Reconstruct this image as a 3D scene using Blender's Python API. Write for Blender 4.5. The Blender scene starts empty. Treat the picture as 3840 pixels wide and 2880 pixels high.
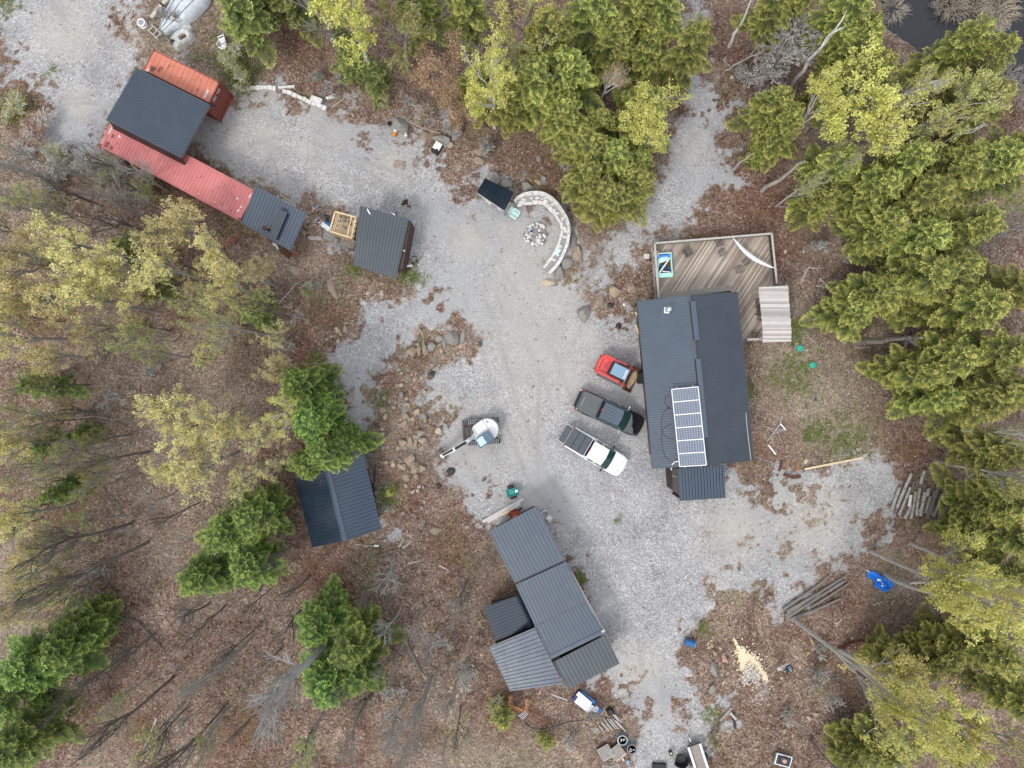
import bpy, math, random
import numpy as np
from mathutils import Vector, Matrix
C = bpy.context.scene.collection
D = bpy.data
R = math.radians
PI = math.pi
# ------------------------------------------------------------------ camera, sky, sun, exposure
HCAM = 62.0            # drone height over the yard in metres
FOC = 2665.0           # focal length expressed in photo pixels (3840 wide)
cam_d = D.cameras.new('camera'); cam = D.objects.new('camera', cam_d); C.objects.link(cam)
cam.location = (0, 0, HCAM); cam.rotation_euler = (0, 0, 0)
cam_d.sensor_width = 36.0; cam_d.lens = 36.0 * FOC / 3840.0
cam_d.clip_start = 0.5; cam_d.clip_end = 2000
bpy.context.scene.camera = cam
w = D.worlds.new('World'); bpy.context.scene.world = w; w.use_nodes = True
nt = w.node_tree; bg = nt.nodes['Background']
sky = nt.nodes.new('ShaderNodeTexSky'); sky.sky_type = 'NISHITA'; sky.sun_disc = False
SUN_EL, SUN_AZ = R(50), R(218)       # azimuth clockwise from north (+y)
sky.sun_elevation = SUN_EL; sky.sun_rotation = SUN_AZ
sky.air_density = 1.0; sky.dust_density = 4.0; sky.ozone_density = 1.0
hs = nt.nodes.new('ShaderNodeHueSaturation'); hs.inputs['Saturation'].default_value = 0.48
nt.links.new(sky.outputs[0], hs.inputs['Color']); 
# overcast cloud layer over the blue sky: brightest overhead, dimmer toward the horizon
wg = nt.nodes.new('ShaderNodeNewGeometry'); sx_ = nt.nodes.new('ShaderNodeSeparateXYZ'); nt.links.new(wg.outputs['Incoming'], sx_.inputs[0])
ab = nt.nodes.new('ShaderNodeMath'); ab.operation = 'ABSOLUTE'; nt.links.new(sx_.outputs[2], ab.inputs[0])
cr_ = nt.nodes.new('ShaderNodeValToRGB'); nt.links.new(ab.outputs[0], cr_.inputs[0])
e_ = cr_.color_ramp.elements.new(.55); e_.color = (.46,.49,.54,1); cr_.color_ramp.elements[0].color = (.12,.13,.15,1); cr_.color_ramp.elements[2].color = (1.0,1.05,1.12,1)
ml_ = nt.nodes.new('ShaderNodeVectorMath'); ml_.operation = 'SCALE'; ml_.inputs['Scale'].default_value = 9.5; nt.links.new(cr_.outputs[0], ml_.inputs[0])
mx_ = nt.nodes.new('ShaderNodeMix'); mx_.data_type = 'RGBA'; mx_.inputs[0].default_value = .75
nt.links.new(hs.outputs[0], mx_.inputs[6]); nt.links.new(ml_.outputs[0], mx_.inputs[7]); nt.links.new(mx_.outputs[2], bg.inputs['Color'])
bg.inputs['Strength'].default_value = 0.15
sun_d = D.lights.new('sun', 'SUN'); sun = D.objects.new('sun', sun_d); C.objects.link(sun)
sun_d.energy = 1.25; sun_d.angle = R(13); sun_d.color = (1.0, 0.96, 0.90)
sd = Vector((math.sin(SUN_AZ) * math.cos(SUN_EL), math.cos(SUN_AZ) * math.cos(SUN_EL), math.sin(SUN_EL)))
sun.rotation_euler = sd.to_track_quat('Z', 'Y').to_euler()
vs = bpy.context.scene.view_settings
vs.view_transform = 'Standard'; vs.look = 'None'; vs.gamma = 1.0; vs.exposure = 0.42; vs.use_curve_mapping = False
bpy.context.scene.render.resolution_x = 1024; bpy.context.scene.render.resolution_y = 768

# ------------------------------------------------------------------ helpers
def W(u, v, z=0.0):
    """a measurement in the photo (3840 x 2880 pixels) turned into metres at height z"""
    k = (HCAM - z) / FOC
    return Vector(((u - 1920) * k, -(v - 1440) * k, z))

class MB:
    """collects shapes and builds ONE mesh object"""
    def __init__(s): s.v = []; s.f = []; s.m = []; s.mi = 0; s.sm = []; s.smooth = False
    def add(s, vs_, fs_):
        o = len(s.v); s.v.extend([tuple(p) for p in vs_])
        for f in fs_:
            s.f.append(tuple(i + o for i in f)); s.m.append(s.mi); s.sm.append(s.smooth)
        return s
    def box(s, c, d, rz=0.0, M=None):
        x, y, z = d[0] / 2, d[1] / 2, d[2] / 2
        pts = [Vector(p) for p in ((-x,-y,-z),(x,-y,-z),(x,y,-z),(-x,y,-z),(-x,-y,z),(x,-y,z),(x,y,z),(-x,y,z))]
        m = M if M is not None else Matrix.Rotation(rz, 4, 'Z')
        c = Vector(c)
        return s.add([c + m @ p for p in pts], [(0,3,2,1),(4,5,6,7),(0,1,5,4),(1,2,6,5),(2,3,7,6),(3,0,4,7)])
    def bbox(s, c, d, b=0.02, rz=0.0):
        """box with chamfered upper and vertical edges"""
        x, y, z = d[0] / 2, d[1] / 2, d[2] / 2; b = min(b, x * .9, y * .9, z * .9)
        def ring(ix, zz): return [(-x+ix+b*.6,-y+ix,zz),(x-ix-b*.6,-y+ix,zz),(x-ix,-y+ix+b*.6,zz),(x-ix,y-ix-b*.6,zz),(x-ix-b*.6,y-ix,zz),(-x+ix+b*.6,y-ix,zz),(-x+ix,y-ix-b*.6,zz),(-x+ix,-y+ix+b*.6,zz)]
        rings = [ring(0, -z), ring(0, z - b), ring(b, z)]
        m = Matrix.Rotation(rz, 4, 'Z'); c = Vector(c)
        return s.loft([[c + m @ Vector(p) for p in r] for r in rings])
    def loft(s, rings, cap0=True, cap1=True, closed=True):
        n = len(rings[0]); vs_ = [p for r in rings for p in r]; fs = []
        for i in range(len(rings) - 1):
            for j in range(n if closed else n - 1):
                k = (j + 1) % n
                fs.append((i*n+j, i*n+k, (i+1)*n+k, (i+1)*n+j))
        if cap0: fs.append(tuple(range(n))[::-1])
        if cap1: fs.append(tuple((len(rings)-1)*n + j for j in range(n)))
        return s.add(vs_, fs)
    def prism(s, poly, z0, z1):
        return s.loft([[(p[0], p[1], z0) for p in poly], [(p[0], p[1], z1) for p in poly]])
    def cyl(s, c, r, h, n=16, r2=None, cap=True):
        r2 = r if r2 is None else r2
        return s.loft([[(c[0]+rr*math.cos(2*PI*i/n), c[1]+rr*math.sin(2*PI*i/n), zz) for i in range(n)] for rr, zz in ((r, c[2]), (r2, c[2]+h))], cap, cap)
    def lathe(s, c, prof, n=16):
        return s.loft([[(c[0]+rr*math.cos(2*PI*i/n), c[1]+rr*math.sin(2*PI*i/n), c[2]+zz) for i in range(n)] for rr, zz in prof])
    def tube(s, pts, rad, n=6, cap=True):
        pts = [Vector(p) for p in pts]; rings = []
        if not hasattr(rad, '__len__'): rad = [rad] * len(pts)
        prev = None
        for i, p in enumerate(pts):
            d = (pts[min(i+1, len(pts)-1)] - pts[max(i-1, 0)])
            if d.length < 1e-7: d = Vector((0,0,1))
            d.normalize()
            if prev is None:
                a = Vector((0,0,1)) if abs(d.z) < .9 else Vector((1,0,0))
                x = d.cross(a).normalized()
            else:
                x = (prev - d * prev.dot(d))
                x = x.normalized() if x.length > 1e-6 else d.orthogonal().normalized()
            prev = x; y = d.cross(x)
            rings.append([p + (x*math.cos(2*PI*k/n) + y*math.sin(2*PI*k/n)) * rad[i] for k in range(n)])
        return s.loft(rings, cap, cap)
    def bar(s, a, b, w_, h_):
        """rectangular bar from a to b, w_ across, h_ high"""
        a = Vector(a); b = Vector(b); d = (b - a)
        L = d.length; d.normalize()
        up = Vector((0,0,1)) if abs(d.z) < .95 else Vector((0,1,0))
        y = up.cross(d).normalized(); z = d.cross(y)
        M = Matrix((d, y, z)).transposed().to_4x4()
        return s.box((a + b) / 2, (L, w_, h_), M=M)
    def xform(s, M):
        s.v = [tuple(M @ Vector(p)) for p in s.v]; return s
    def build(s, name, mats, parent=None, loc=None, rz=0.0):
        me = D.meshes.new(name); me.from_pydata(s.v, [], s.f)
        if not isinstance(mats, (list, tuple)): mats = [mats]
        for m in mats: me.materials.append(m)
        me.polygons.foreach_set('material_index', s.m)
        me.polygons.foreach_set('use_smooth', s.sm)
        me.update()
        o = D.objects.new(name, me); C.objects.link(o)
        if parent is not None: o.parent = parent
        if loc is not None: o.location = loc
        if rz: o.rotation_euler = (0, 0, rz)
        return o

def tag(o, label=None, cat=None, group=None, kind=None):
    if label: o['label'] = label
    if cat: o['category'] = cat
    if group: o['group'] = group
    if kind: o['kind'] = kind
    return o
def thing(name, label, cat, loc=(0,0,0), rz=0.0, group=None):
    o = D.objects.new(name, None); C.objects.link(o); o.empty_display_size = .3
    o.location = loc; o.rotation_euler = (0, 0, rz)
    return tag(o, label, cat, group)
def dup(root, loc, rz, label=None, group=None, scale=None):
    r = root.copy(); C.objects.link(r); r.location = loc; r.rotation_euler = (0, 0, rz)
    if scale is not None: r.scale = scale
    if label: r['label'] = label
    if group: r['group'] = group
    for ch in list(root.children):
        c = ch.copy(); C.objects.link(c); c.parent = r
        for g in list(ch.children):
            d = g.copy(); C.objects.link(d); d.parent = c
    return r

# ------------------------------------------------------------------ materials
def newmat(name):
    m = D.materials.new(name); m.use_nodes = True
    t = m.node_tree; return m, t, t.nodes['Principled BSDF']
def N(t, typ, **kw):
    n = t.nodes.new(typ)
    for k, v in kw.items():
        if k in n.inputs: n.inputs[k].default_value = v
        else: setattr(n, k, v)
    return n
def ramp(t, fac, stops, interp='LINEAR'):
    r = t.nodes.new('ShaderNodeValToRGB'); r.color_ramp.interpolation = interp
    e = r.color_ramp.elements
    while len(e) < len(stops): e.new(0.5)
    for i, (p, c) in enumerate(stops):
        e[i].position = p; e[i].color = (c[0], c[1], c[2], 1)
    t.links.new(fac, r.inputs[0]); return r.outputs[0]
def mixc(t, fac, a, b, mode='MIX'):
    n = t.nodes.new('ShaderNodeMix'); n.data_type = 'RGBA'; n.blend_type = mode
    for sock, val in ((n.inputs[0], fac), (n.inputs[6], a), (n.inputs[7], b)):
        if hasattr(val, 'links'): t.links.new(val, sock)
        elif isinstance(val, (int, float)): sock.default_value = val
        else: sock.default_value = (val[0], val[1], val[2], 1)
    return n.outputs[2]
def mth(t, op, a, b=None, clamp=False):
    n = t.nodes.new('ShaderNodeMath'); n.operation = op; n.use_clamp = clamp
    for i, val in enumerate((a, b)):
        if val is None: continue
        if hasattr(val, 'links'): t.links.new(val, n.inputs[i])
        else: n.inputs[i].default_value = val
    return n.outputs[0]
def coord(t, kind='Object', scale=None):
    c = t.nodes.new('ShaderNodeTexCoord'); out = c.outputs[kind]
    if scale is not None:
        mp = t.nodes.new('ShaderNodeMapping'); mp.inputs['Scale'].default_value = scale
        t.links.new(out, mp.inputs[0]); out = mp.outputs[0]
    return out
def noise(t, vec, scale, detail=4, rough=.6):
    n = N(t, 'ShaderNodeTexNoise', Scale=scale, Detail=detail, Roughness=rough)
    t.links.new(vec, n.inputs['Vector']); return n.outputs[0]
def bump(t, bsdf, h, strength=.3, dist=.02):
    b = N(t, 'ShaderNodeBump', Strength=strength, Distance=dist)
    t.links.new(h, b.inputs['Height']); t.links.new(b.outputs[0], bsdf.inputs['Normal'])
_mc = {}
def M(name, c, c2=None, rough=.6, scale=3.0, metal=0.0, spec=.5, bmp=0.0, lo=.35, hi=.7, stretch=None, bscale=None, coat=0.0):
    if name in _mc: return _mc[name]
    m, t, b = newmat(name)
    c2 = c2 or tuple(x * .72 for x in c)
    v = coord(t, 'Object', stretch)
    f = noise(t, v, scale, 5, .65)
    t.links.new(ramp(t, f, [(lo, c), (hi, c2)]), b.inputs['Base Color'])
    b.inputs['Roughness'].default_value = rough; b.inputs['Metallic'].default_value = metal
    b.inputs['Specular IOR Level'].default_value = spec; b.inputs['Coat Weight'].default_value = coat
    if spec >= 1:                                     # sheet roofing: dust streaks and uneven gloss
        sv = noise(t, coord(t, 'Object', (.5,.5,.5)), 1.6, 8, .75); t.links.new(ramp(t, sv, [(.35,(rough*.8,)*3),(.7,(rough*1.3,)*3)]), b.inputs['Roughness'])
        bump(t, b, noise(t, coord(t, 'Object'), .9, 2, .5), .10, .10)
    if bmp: bump(t, b, noise(t, v, bscale or scale * 4, 4, .7), bmp)
    _mc[name] = m; return m

m_roof = M('charcoal_and_shaded_roofing', (.011,.021,.037), (.019,.032,.051), rough=.24, scale=.5, spec=1.0)  # also the darker slopes of house and garage, shade in the colour
m_roof2 = M('blue_grey_and_lit_roofing', (.022,.042,.074), (.034,.056,.090), rough=.27, scale=.5, spec=1.0)  # also the brighter slopes of house and garage, light in the colour
m_roof3 = M('dark_green_grey_steel_roofing', (.016,.028,.038), (.026,.040,.050), rough=.30, scale=.5, spec=1.0)
m_trimroof = M('dark_roof_flashing', (.022,.028,.040), rough=.3, spec=1.0)
m_fascia = M('dark_brown_wall_steel', (.035,.022,.020), rough=.6, scale=4)
m_wallbr = M('brown_board_wall', (.10,.06,.045), (.06,.035,.028), rough=.8, scale=6)
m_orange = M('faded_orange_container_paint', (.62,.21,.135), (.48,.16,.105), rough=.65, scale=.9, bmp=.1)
m_orangeside = M('dark_red_container_side', (.30,.075,.055), (.22,.06,.045), rough=.6, scale=1.2)  # walls a deeper red than the container roofs
m_pink = M('faded_red_container_paint', (.60,.20,.19), (.50,.155,.15), rough=.65, scale=.8, bmp=.1)
m_rust = M('rusted_steel', (.13,.05,.025), (.06,.025,.018), rough=.85, scale=7)
m_rustspot = M('bare_rust_patch', (.24,.10,.075), (.15,.07,.055), rough=.9, scale=9)
m_white = M('white_paint', (.80,.81,.82), (.70,.71,.72), rough=.4, scale=2)
m_mark = M('white_marking_paint', (.80,.76,.76), rough=.6)
m_lime = M('pale_limestone', (.74,.72,.68), (.50,.48,.455), rough=.9, scale=4, bmp=.4)
m_greyrock = M('grey_rock', (.30,.285,.26), (.17,.155,.14), rough=.95, scale=2.2, bmp=.6)
m_tanrock = M('tan_rock', (.44,.345,.235), (.26,.21,.16), rough=.95, scale=2.4, bmp=.6)
m_brownrock = M('ochre_stained_rock', (.36,.275,.185), (.19,.165,.14), rough=.95, scale=2.6, bmp=.6)
m_palerock = M('buff_rock', (.50,.42,.31), (.36,.30,.23), rough=.95, scale=3, bmp=.5)
m_pinkrock = M('pink_rock', (.55,.33,.26), (.40,.25,.20), rough=.95, scale=3, bmp=.5)
m_pine = M('fresh_sawn_lumber', (.72,.57,.36), (.60,.45,.27), rough=.7, scale=5)
m_greywood = M('weathered_grey_wood', (.34,.31,.28), (.22,.20,.18), rough=.85, scale=5, bmp=.2)
m_palewood = M('sun_bleached_wood', (.50,.47,.43), (.36,.33,.30), rough=.85, scale=5)
m_brownwood = M('brown_plywood', (.20,.14,.10), (.14,.10,.075), rough=.85, scale=4)
m_orangewood = M('orange_stained_wood', (.42,.19,.07), (.30,.13,.05), rough=.7, scale=4)
m_black = M('black_plastic', (.018,.018,.020), (.012,.012,.013), rough=.5)
m_rubber = M('black_rubber', (.022,.022,.022), (.035,.034,.033), rough=.8, scale=8)
m_blue = M('blue_plastic', (.02,.14,.36), (.015,.10,.28), rough=.4)
m_bluet = M('bright_blue_tarpaulin', (.02,.26,.85), (.03,.18,.66), rough=.42, scale=5, bmp=.8)
m_blued = M('dark_blue_plastic', (.02,.05,.22), rough=.5)
m_mint = M('mint_green_plastic', (.42,.76,.68), (.34,.66,.58), rough=.4)
m_mintp = M('pale_mint_plastic', (.60,.80,.76), (.52,.72,.68), rough=.5)
m_teal = M('teal_paint', (.02,.30,.27), (.015,.22,.20), rough=.45)
m_green = M('green_lid_plastic', (.03,.42,.30), (.03,.34,.25), rough=.5)
m_red = M('bright_red_machine_paint', (.72,.055,.045), (.58,.05,.045), rough=.35, scale=2, coat=.3)
m_glassd = M('dark_tinted_glass', (.020,.062,.058), (.014,.045,.043), rough=.08, spec=.8)
m_bluegrey = M('blue_grey_painted_roof', (.20,.32,.43), (.17,.28,.38), rough=.5)
m_carblack = M('gloss_black_car_paint', (.012,.013,.016), (.010,.011,.013), rough=.10, spec=.9, coat=1.0)
m_carwhite = M('white_car_paint', (.84,.86,.87), (.82,.84,.85), rough=.2, coat=.6)
m_chrome = M('chrome', (.75,.76,.78), rough=.18, metal=.9)
m_tail = M('red_lens', (.45,.01,.01), rough=.2)
m_tarps = M('silver_tarpaulin', (.60,.63,.66), (.42,.45,.48), rough=.38, scale=2.5, bmp=.8)
m_poly = M('cloudy_plastic_sheet', (.58,.58,.56), (.42,.42,.40), rough=.5, scale=4, bmp=.6)
m_grey = M('grey_plastic', (.28,.30,.32), (.22,.24,.26), rough=.5)
m_steel = M('galvanised_steel', (.52,.54,.56), (.42,.44,.46), rough=.4, metal=.3)
m_bluesteel = M('blue_grey_lid', (.22,.34,.44), (.16,.26,.34), rough=.5)
m_fire = M('orange_metal', (.75,.26,.03), (.60,.20,.03), rough=.5)
m_skin = M('skin', (.52,.32,.25), rough=.6)
m_hair = M('dark_hair', (.012,.010,.010), rough=.6)
m_shirt = M('black_cotton', (.014,.014,.016), rough=.9)
m_jean = M('dark_denim', (.025,.035,.060), rough=.9)
m_logbark = M('grey_log_bark', (.46,.43,.39), (.22,.20,.175), rough=.95, scale=6, bmp=.7, stretch=(.3,1,1))
m_logcut = M('cut_wood', (.55,.44,.30), rough=.8)
m_bark = M('grey_tree_bark', (.23,.21,.185), (.12,.105,.09), rough=.95, scale=3, bmp=.5)
m_barkp = M('pale_tree_bark', (.50,.48,.44), (.26,.245,.225), rough=.9, scale=4, bmp=.4)
m_barkd = M('dark_tree_bark', (.20,.175,.15), (.10,.088,.075), rough=.95, scale=3, bmp=.5)
m_barkw = M('white_birch_bark', (.74,.72,.68), (.40,.38,.35), rough=.8, scale=5, lo=.5, hi=.72)
m_orangerope = M('orange_hose', (.62,.12,.03), rough=.5)
m_ropew = M('pale_rope', (.62,.62,.60), rough=.7)
m_mud = M('dried_mud', (.30,.22,.15), (.20,.15,.11), rough=.95, scale=6)
m_sawdust = M('fresh_sawdust', (.86,.72,.50), (.70,.56,.38), rough=.95, scale=12, bmp=.6)
m_ash = M('ash_and_char', (.10,.10,.10), (.04,.04,.04), rough=.95, scale=8)
# ------------------------------------------------------------------ ground
rng = np.random.default_rng(7)
STEP = 0.15
NX, NY = 707, 561
GX0, GY0 = -(NX-1)/2*STEP, -(NY-1)/2*STEP
gx = GX0 + np.arange(NX)*STEP; gy = GY0 + np.arange(NY)*STEP
XX, YY = np.meshgrid(gx, gy)               # [row=y, col=x]
UU = XX*FOC/HCAM + 1920; VV = 1440 - YY*FOC/HCAM
def inpoly(poly):
    P = np.array(poly, float); inside = np.zeros(UU.shape, bool)
    j = len(P)-1
    u0, u1, v0, v1 = P[:,0].min(), P[:,0].max(), P[:,1].min(), P[:,1].max()
    ci = (UU[0] >= u0-10) & (UU[0] <= u1+10); ri = (VV[:,0] >= v0-10) & (VV[:,0] <= v1+10)
    if not ci.any() or not ri.any(): return inside
    cs, ce = np.where(ci)[0][[0,-1]]; rs, re = np.where(ri)[0][[0,-1]]
    u = UU[rs:re+1, cs:ce+1]; v = VV[rs:re+1, cs:ce+1]; ins = np.zeros(u.shape, bool)
    for i in range(len(P)):
        xi, yi = P[i]; xj, yj = P[j]
        if yi != yj:
            ins ^= ((yi > v) != (yj > v)) & (u < (xj-xi)*(v-yi)/(yj-yi)+xi)
        j = i
    inside[rs:re+1, cs:ce+1] = ins
    return inside
def blur(a, r):
    """three box blurs of radius r cells"""
    a = a.astype(float)
    for _ in range(3):
        for ax in (0, 1):
            k = 2*r+1
            p = np.pad(a, [(r+1, r) if i == ax else (0, 0) for i in (0, 1)], mode='edge')
            cs_ = np.cumsum(p, axis=ax)
            if ax == 0: a = (cs_[k:] - cs_[:-k])/k
            else: a = (cs_[:, k:] - cs_[:, :-k])/k
    return a
def fnoise(cell, seed):
    """smooth value noise with a given cell size in metres, about -1..1"""
    r = np.random.default_rng(seed)
    nx = int(NX*STEP/cell)+4; ny = int(NY*STEP/cell)+4
    g = r.uniform(-1, 1, (ny, nx))
    fx = (XX-GX0)/cell; fy = (YY-GY0)/cell
    ix = fx.astype(int); iy = fy.astype(int); tx = fx-ix; ty = fy-iy
    tx = tx*tx*(3-2*tx); ty = ty*ty*(3-2*ty)
    return (g[iy,ix]*(1-tx)+g[iy,ix+1]*tx)*(1-ty)+(g[iy+1,ix]*(1-tx)+g[iy+1,ix+1]*tx)*ty
def fbm(cell, seed, n=4, g=.55):
    o = 0; a = 1; s = 0
    for i in range(n):
        o = o+a*fnoise(cell/2**i, seed+i*17); s += a; a *= g
        if cell/2**i < .3: break
    return o/s*1.6
GRAVEL = [
 # car park by the containers
 [(10,-60),(560,-60),(500,30),(440,100),(500,160),(570,200),(640,210),(520,260),(420,450),(380,560),(330,610),(230,570),(110,620),(100,520),(170,440),(190,400),(150,360),(40,345),(0,250),(10,150)],
 # the main yard, the lane, the path beside the left garage
 [(560,440),(760,380),(880,345),(1000,350),(1100,358),(1180,400),(1240,430),(1330,462),(1420,478),(1500,510),(1600,540),(1660,610),(1760,620),(1830,670),(1900,740),(1960,715),(2060,735),(2140,820),(2150,950),(2070,1050),
  (2160,1030),(2240,960),(2320,860),(2400,780),(2470,640),(2520,500),(2580,390),(2600,280),(2570,170),(2560,60),(2560,-60),(2650,-60),(2650,80),(2640,200),(2680,290),(2690,400),(2730,430),(2700,490),(2715,600),(2750,680),(2650,740),(2640,790),(2540,850),(2450,890),(2440,940),(2350,980),(2300,1040),(2250,1090),(2200,1140),(2180,1190),
  (2300,1210),(2400,1150),(2460,1150),(2500,1700),(2720,1760),(2810,1830),(2880,1860),(2960,1800),(3050,1790),(3200,1720),(3330,1735),(3350,1850),(3330,1920),(3250,1950),(3190,2010),(3250,2060),(3240,2110),(3110,2110),(3010,2150),(2960,2210),(2950,2270),(2890,2290),(2850,2210),(2780,2190),(2700,2290),(2600,2340),(2560,2400),(2570,2480),(2620,2560),(2610,2650),(2560,2700),(2450,2720),(2370,2650),(2320,2600),(2260,2590),(2150,2600),(2080,2560),
  (2280,2480),(2150,2150),(2030,1900),(1960,1935),(1860,1985),(1790,1950),(1730,1900),(1690,1820),(1640,1740),(1620,1670),(1690,1590),(1640,1520),(1560,1450),(1580,1390),(1680,1350),(1790,1320),(1820,1280),(1780,1220),(1700,1190),(1600,1240),(1500,1300),(1430,1390),(1395,1480),(1390,1560),(1360,1620),(1390,1700),(1420,1850),(1455,1930),(1440,1990),(1385,2010),(1350,1980),(1330,1700),(1310,1600),(1290,1500),(1285,1400),(1270,1330),(1230,1300),(1260,1270),(1340,1270),(1370,1180),(1370,1080),(1460,1090),(1560,1110),(1640,1070),(1590,1020),(1510,990),(1440,960),(1330,800),(1160,790),(1050,720),(900,660),(740,570)],
 # patches in the lower clearing
 [(2380,2720),(2470,2700),(2560,2740),(2600,2700),(2650,2640),(2680,2650),(2650,2720),(2680,2800),(2690,2900),(2340,2900),(2350,2800)],
 [(1200,930),(1250,930),(1270,970),(1240,985),(1190,970)],
 [(1690,1860),(1760,1900),(1800,1960),(1850,1990),(1820,2010),(1770,1980),(1720,1930)],
 [(1240,1340),(1290,1320),(1300,1370),(1260,1380)],
]
LEAFY = [  # litter lying inside the gravel
 [(1400,1190),(1450,1170),(1530,1150),(1500,1180),(1440,1200)],
 [(1490,990),(1600,1040),(1640,1075),(1560,1120),(1450,1105),(1440,1060),(1480,1050)],
 [(1510,560),(1560,540),(1570,600),(1530,620)],[(1640,620),(1700,610),(1760,640),(1740,680),(1690,660)],
 [(1350,535),(1380,530),(1375,550),(1350,552)],[(1410,560),(1440,550),(1450,580),(1420,570)],[(1450,570),(1480,580),(1470,600),(1455,595)],
 [(1000,370),(1060,390),(1140,420),(1120,430),(1040,400)],
 [(2500,830),(2560,810),(2640,790),(2600,860),(2520,860)],[(2540,790),(2570,780),(2560,805)],
 [(2330,980),(2390,960),(2440,930),(2440,1020),(2400,1090),(2360,1060),(2310,1050),(2290,1040)],
 [(2190,1330),(2170,1330),(2180,1310)],[(2300,1120),(2340,1190),(2300,1240),(2260,1240),(2240,1220),(2300,1210)],
 [(1740,1780),(1770,1790),(1780,1840),(1790,1890),(1770,1910),(1750,1850)],[(1700,1770),(1720,1770),(1730,1830),(1710,1830)],
 [(2010,2010),(2050,2100),(2020,2070)],[(2230,2530),(2280,2560),(2330,2620),(2310,2640),(2240,2600)],
 [(2150,2150),(2200,2220),(2170,2210)],[(2460,2330),(2490,2325),(2490,2365),(2465,2360)],
 [(2540,2480),(2590,2490),(2580,2520),(2550,2510)],[(1360,2000),(1360,2000),(1361,2001)],
 [(2260,2530),(2310,2530),(2300,2550),(2265,2555)],[(2950,1860),(3000,1830),(3070,1870),(3030,1890),(2970,1890)],[(3220,1920),(3280,1900),(3260,1940)],
 [(2985,2000),(3020,1980),(3010,2020)],[(3040,1980),(3060,1980),(3060,2050),(3040,2040)],[(2640,560),(2700,560),(2700,620),(2650,640)],
 [(2680,560),(2720,500),(2720,620)],[(60,700),(70,700),(70,710)],[(260,500),(280,470),(275,440),(255,455)],[(860,410),(900,420),(910,450),(870,460)],
 [(2200,1060),(2120,1100),(2060,1100),(2080,1075),(2160,1050)],
]
gm = np.zeros(UU.shape)
for p in GRAVEL: gm = np.maximum(gm, inpoly(p))
for p in LEAFY: gm = np.minimum(gm, 1-inpoly(p))
pond = inpoly([(3340,-60),(3420,-80),(4200,-80),(4200,330),(3800,300),(3700,250),(3500,190),(3380,110),(3330,60)])
reed = inpoly([(3470,-60),(3820,-60),(3870,60),(3780,100),(3640,90),(3520,60)])
g0 = blur(gm, 7)
edge = np.clip(1-abs(g0-.5)/.47, 0, 1)**.6
gmask = g0 + (.46*fbm(2.0, 11, 5, .8) + .16*fnoise(.4, 5))*(.22+.78*edge) + .03
gmask = gmask - .75*np.clip((fbm(1.7, 211, 4, .7)-.50)*4, 0, 1)*np.clip(1.9-1.4*g0, 0, 1) + .42*np.clip((fbm(2.6, 311, 4, .7)-.55)*3, 0, 1)*np.clip(blur(gm, 22)*2.2, 0, 1)
# mottled ground where litter and gravel mingle: (photo u, v, radius, amount)
for u, v, r, a_ in [(3000,2000,230,.55),(2800,2130,150,.5),(3150,2100,120,.5),(2640,2300,120,.45),(2560,2580,120,.5),(2350,2560,130,.5),(2450,2700,120,.4),(1640,640,120,.5),(1350,520,100,.4),(1480,590,70,.45),(1740,680,90,.5),(1780,780,80,.35),(1060,640,70,.3),(1150,820,90,.5),(2690,760,70,.4),(2300,1180,110,.4),(2380,1010,90,.4),
  (1440,1080,140,.5),(1780,1800,130,.5),(1630,1640,80,.45),(1700,1230,80,.4),(1620,1400,90,.4),(2140,2180,90,.4),(2240,2560,80,.4),(1340,1400,80,.3),(330,560,120,.5),(130,330,120,.5),(450,60,90,.5),(560,230,60,.4),(2780,1850,110,.4),(3000,1780,160,.5)]:
    g_ = np.exp(-((UU-u)**2+(VV-v)**2)/(r*r)); n_ = fbm(1.3, 501+int(u), 4, .75)
    gmask = gmask - a_*1.6*g_*np.clip(n_*1.6+.05, 0, 1)
for u, v, r, a_ in [(2900,2180,150,.5),(2720,2660,90,.6),(2800,2560,100,.5),(3350,1990,110,.4),(3040,2260,90,.3),(1640,480,110,.5),(1560,450,80,.6),(1300,370,80,.45),(1870,640,60,.4),(2780,420,90,.5),(2760,650,80,.5),(2960,1010,80,.35),(2900,1800,120,.4),(1270,940,60,.5),(1460,2000,60,.4),(1240,1420,70,.4),(2700,980,0.1,0),(700,250,100,.4),(200,520,120,.4),(1010,330,90,.4),(2080,1080,60,.4),(2330,980,50,.3),(3200,1800,160,.3)]:
    g_ = np.exp(-((UU-u)**2+(VV-v)**2)/(r*r+1)); n_ = fbm(1.1, 701+int(u), 4, .75)
    gmask = gmask + a_*1.7*g_*np.clip(n_*1.6+.25, 0, 1)
gmask = np.clip((gmask-.5)/.9+.5, 0, 1)
bank = blur(inpoly([(1430,1400),(1560,1300),(1640,1420),(1600,1560),(1610,1760),(1500,1960),(1420,1850),(1400,1600)]), 5)
height = (1-blur(gm, 3))*(.16*fbm(5, 31, 3)+.05*fnoise(.6, 3)) + .03*fbm(7, 8, 2) + 1.0*bank*(.75+.35*np.abs(fbm(1.6, 401, 3, .7)))
height = height - .9*np.clip(blur(pond, 5)*1.4, 0, 1) + .75*blur(reed, 5)
def gz(x, y):
    i = int(round((x-GX0)/STEP)); j = int(round((y-GY0)/STEP))
    if 0 <= i < NX and 0 <= j < NY: return float(height[j, i])
    return 0.0
def isgravel(x, y):
    i = int(round((x-GX0)/STEP)); j = int(round((y-GY0)/STEP))
    return float(gmask[j, i]) if (0 <= i < NX and 0 <= j < NY) else 0.0
def G(u, v, dz=0.0):
    """point on the ground measured from the photo"""
    p = W(u, v, 0); z = gz(p.x, p.y)
    p = W(u, v, z); p.z += dz; return p
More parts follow.
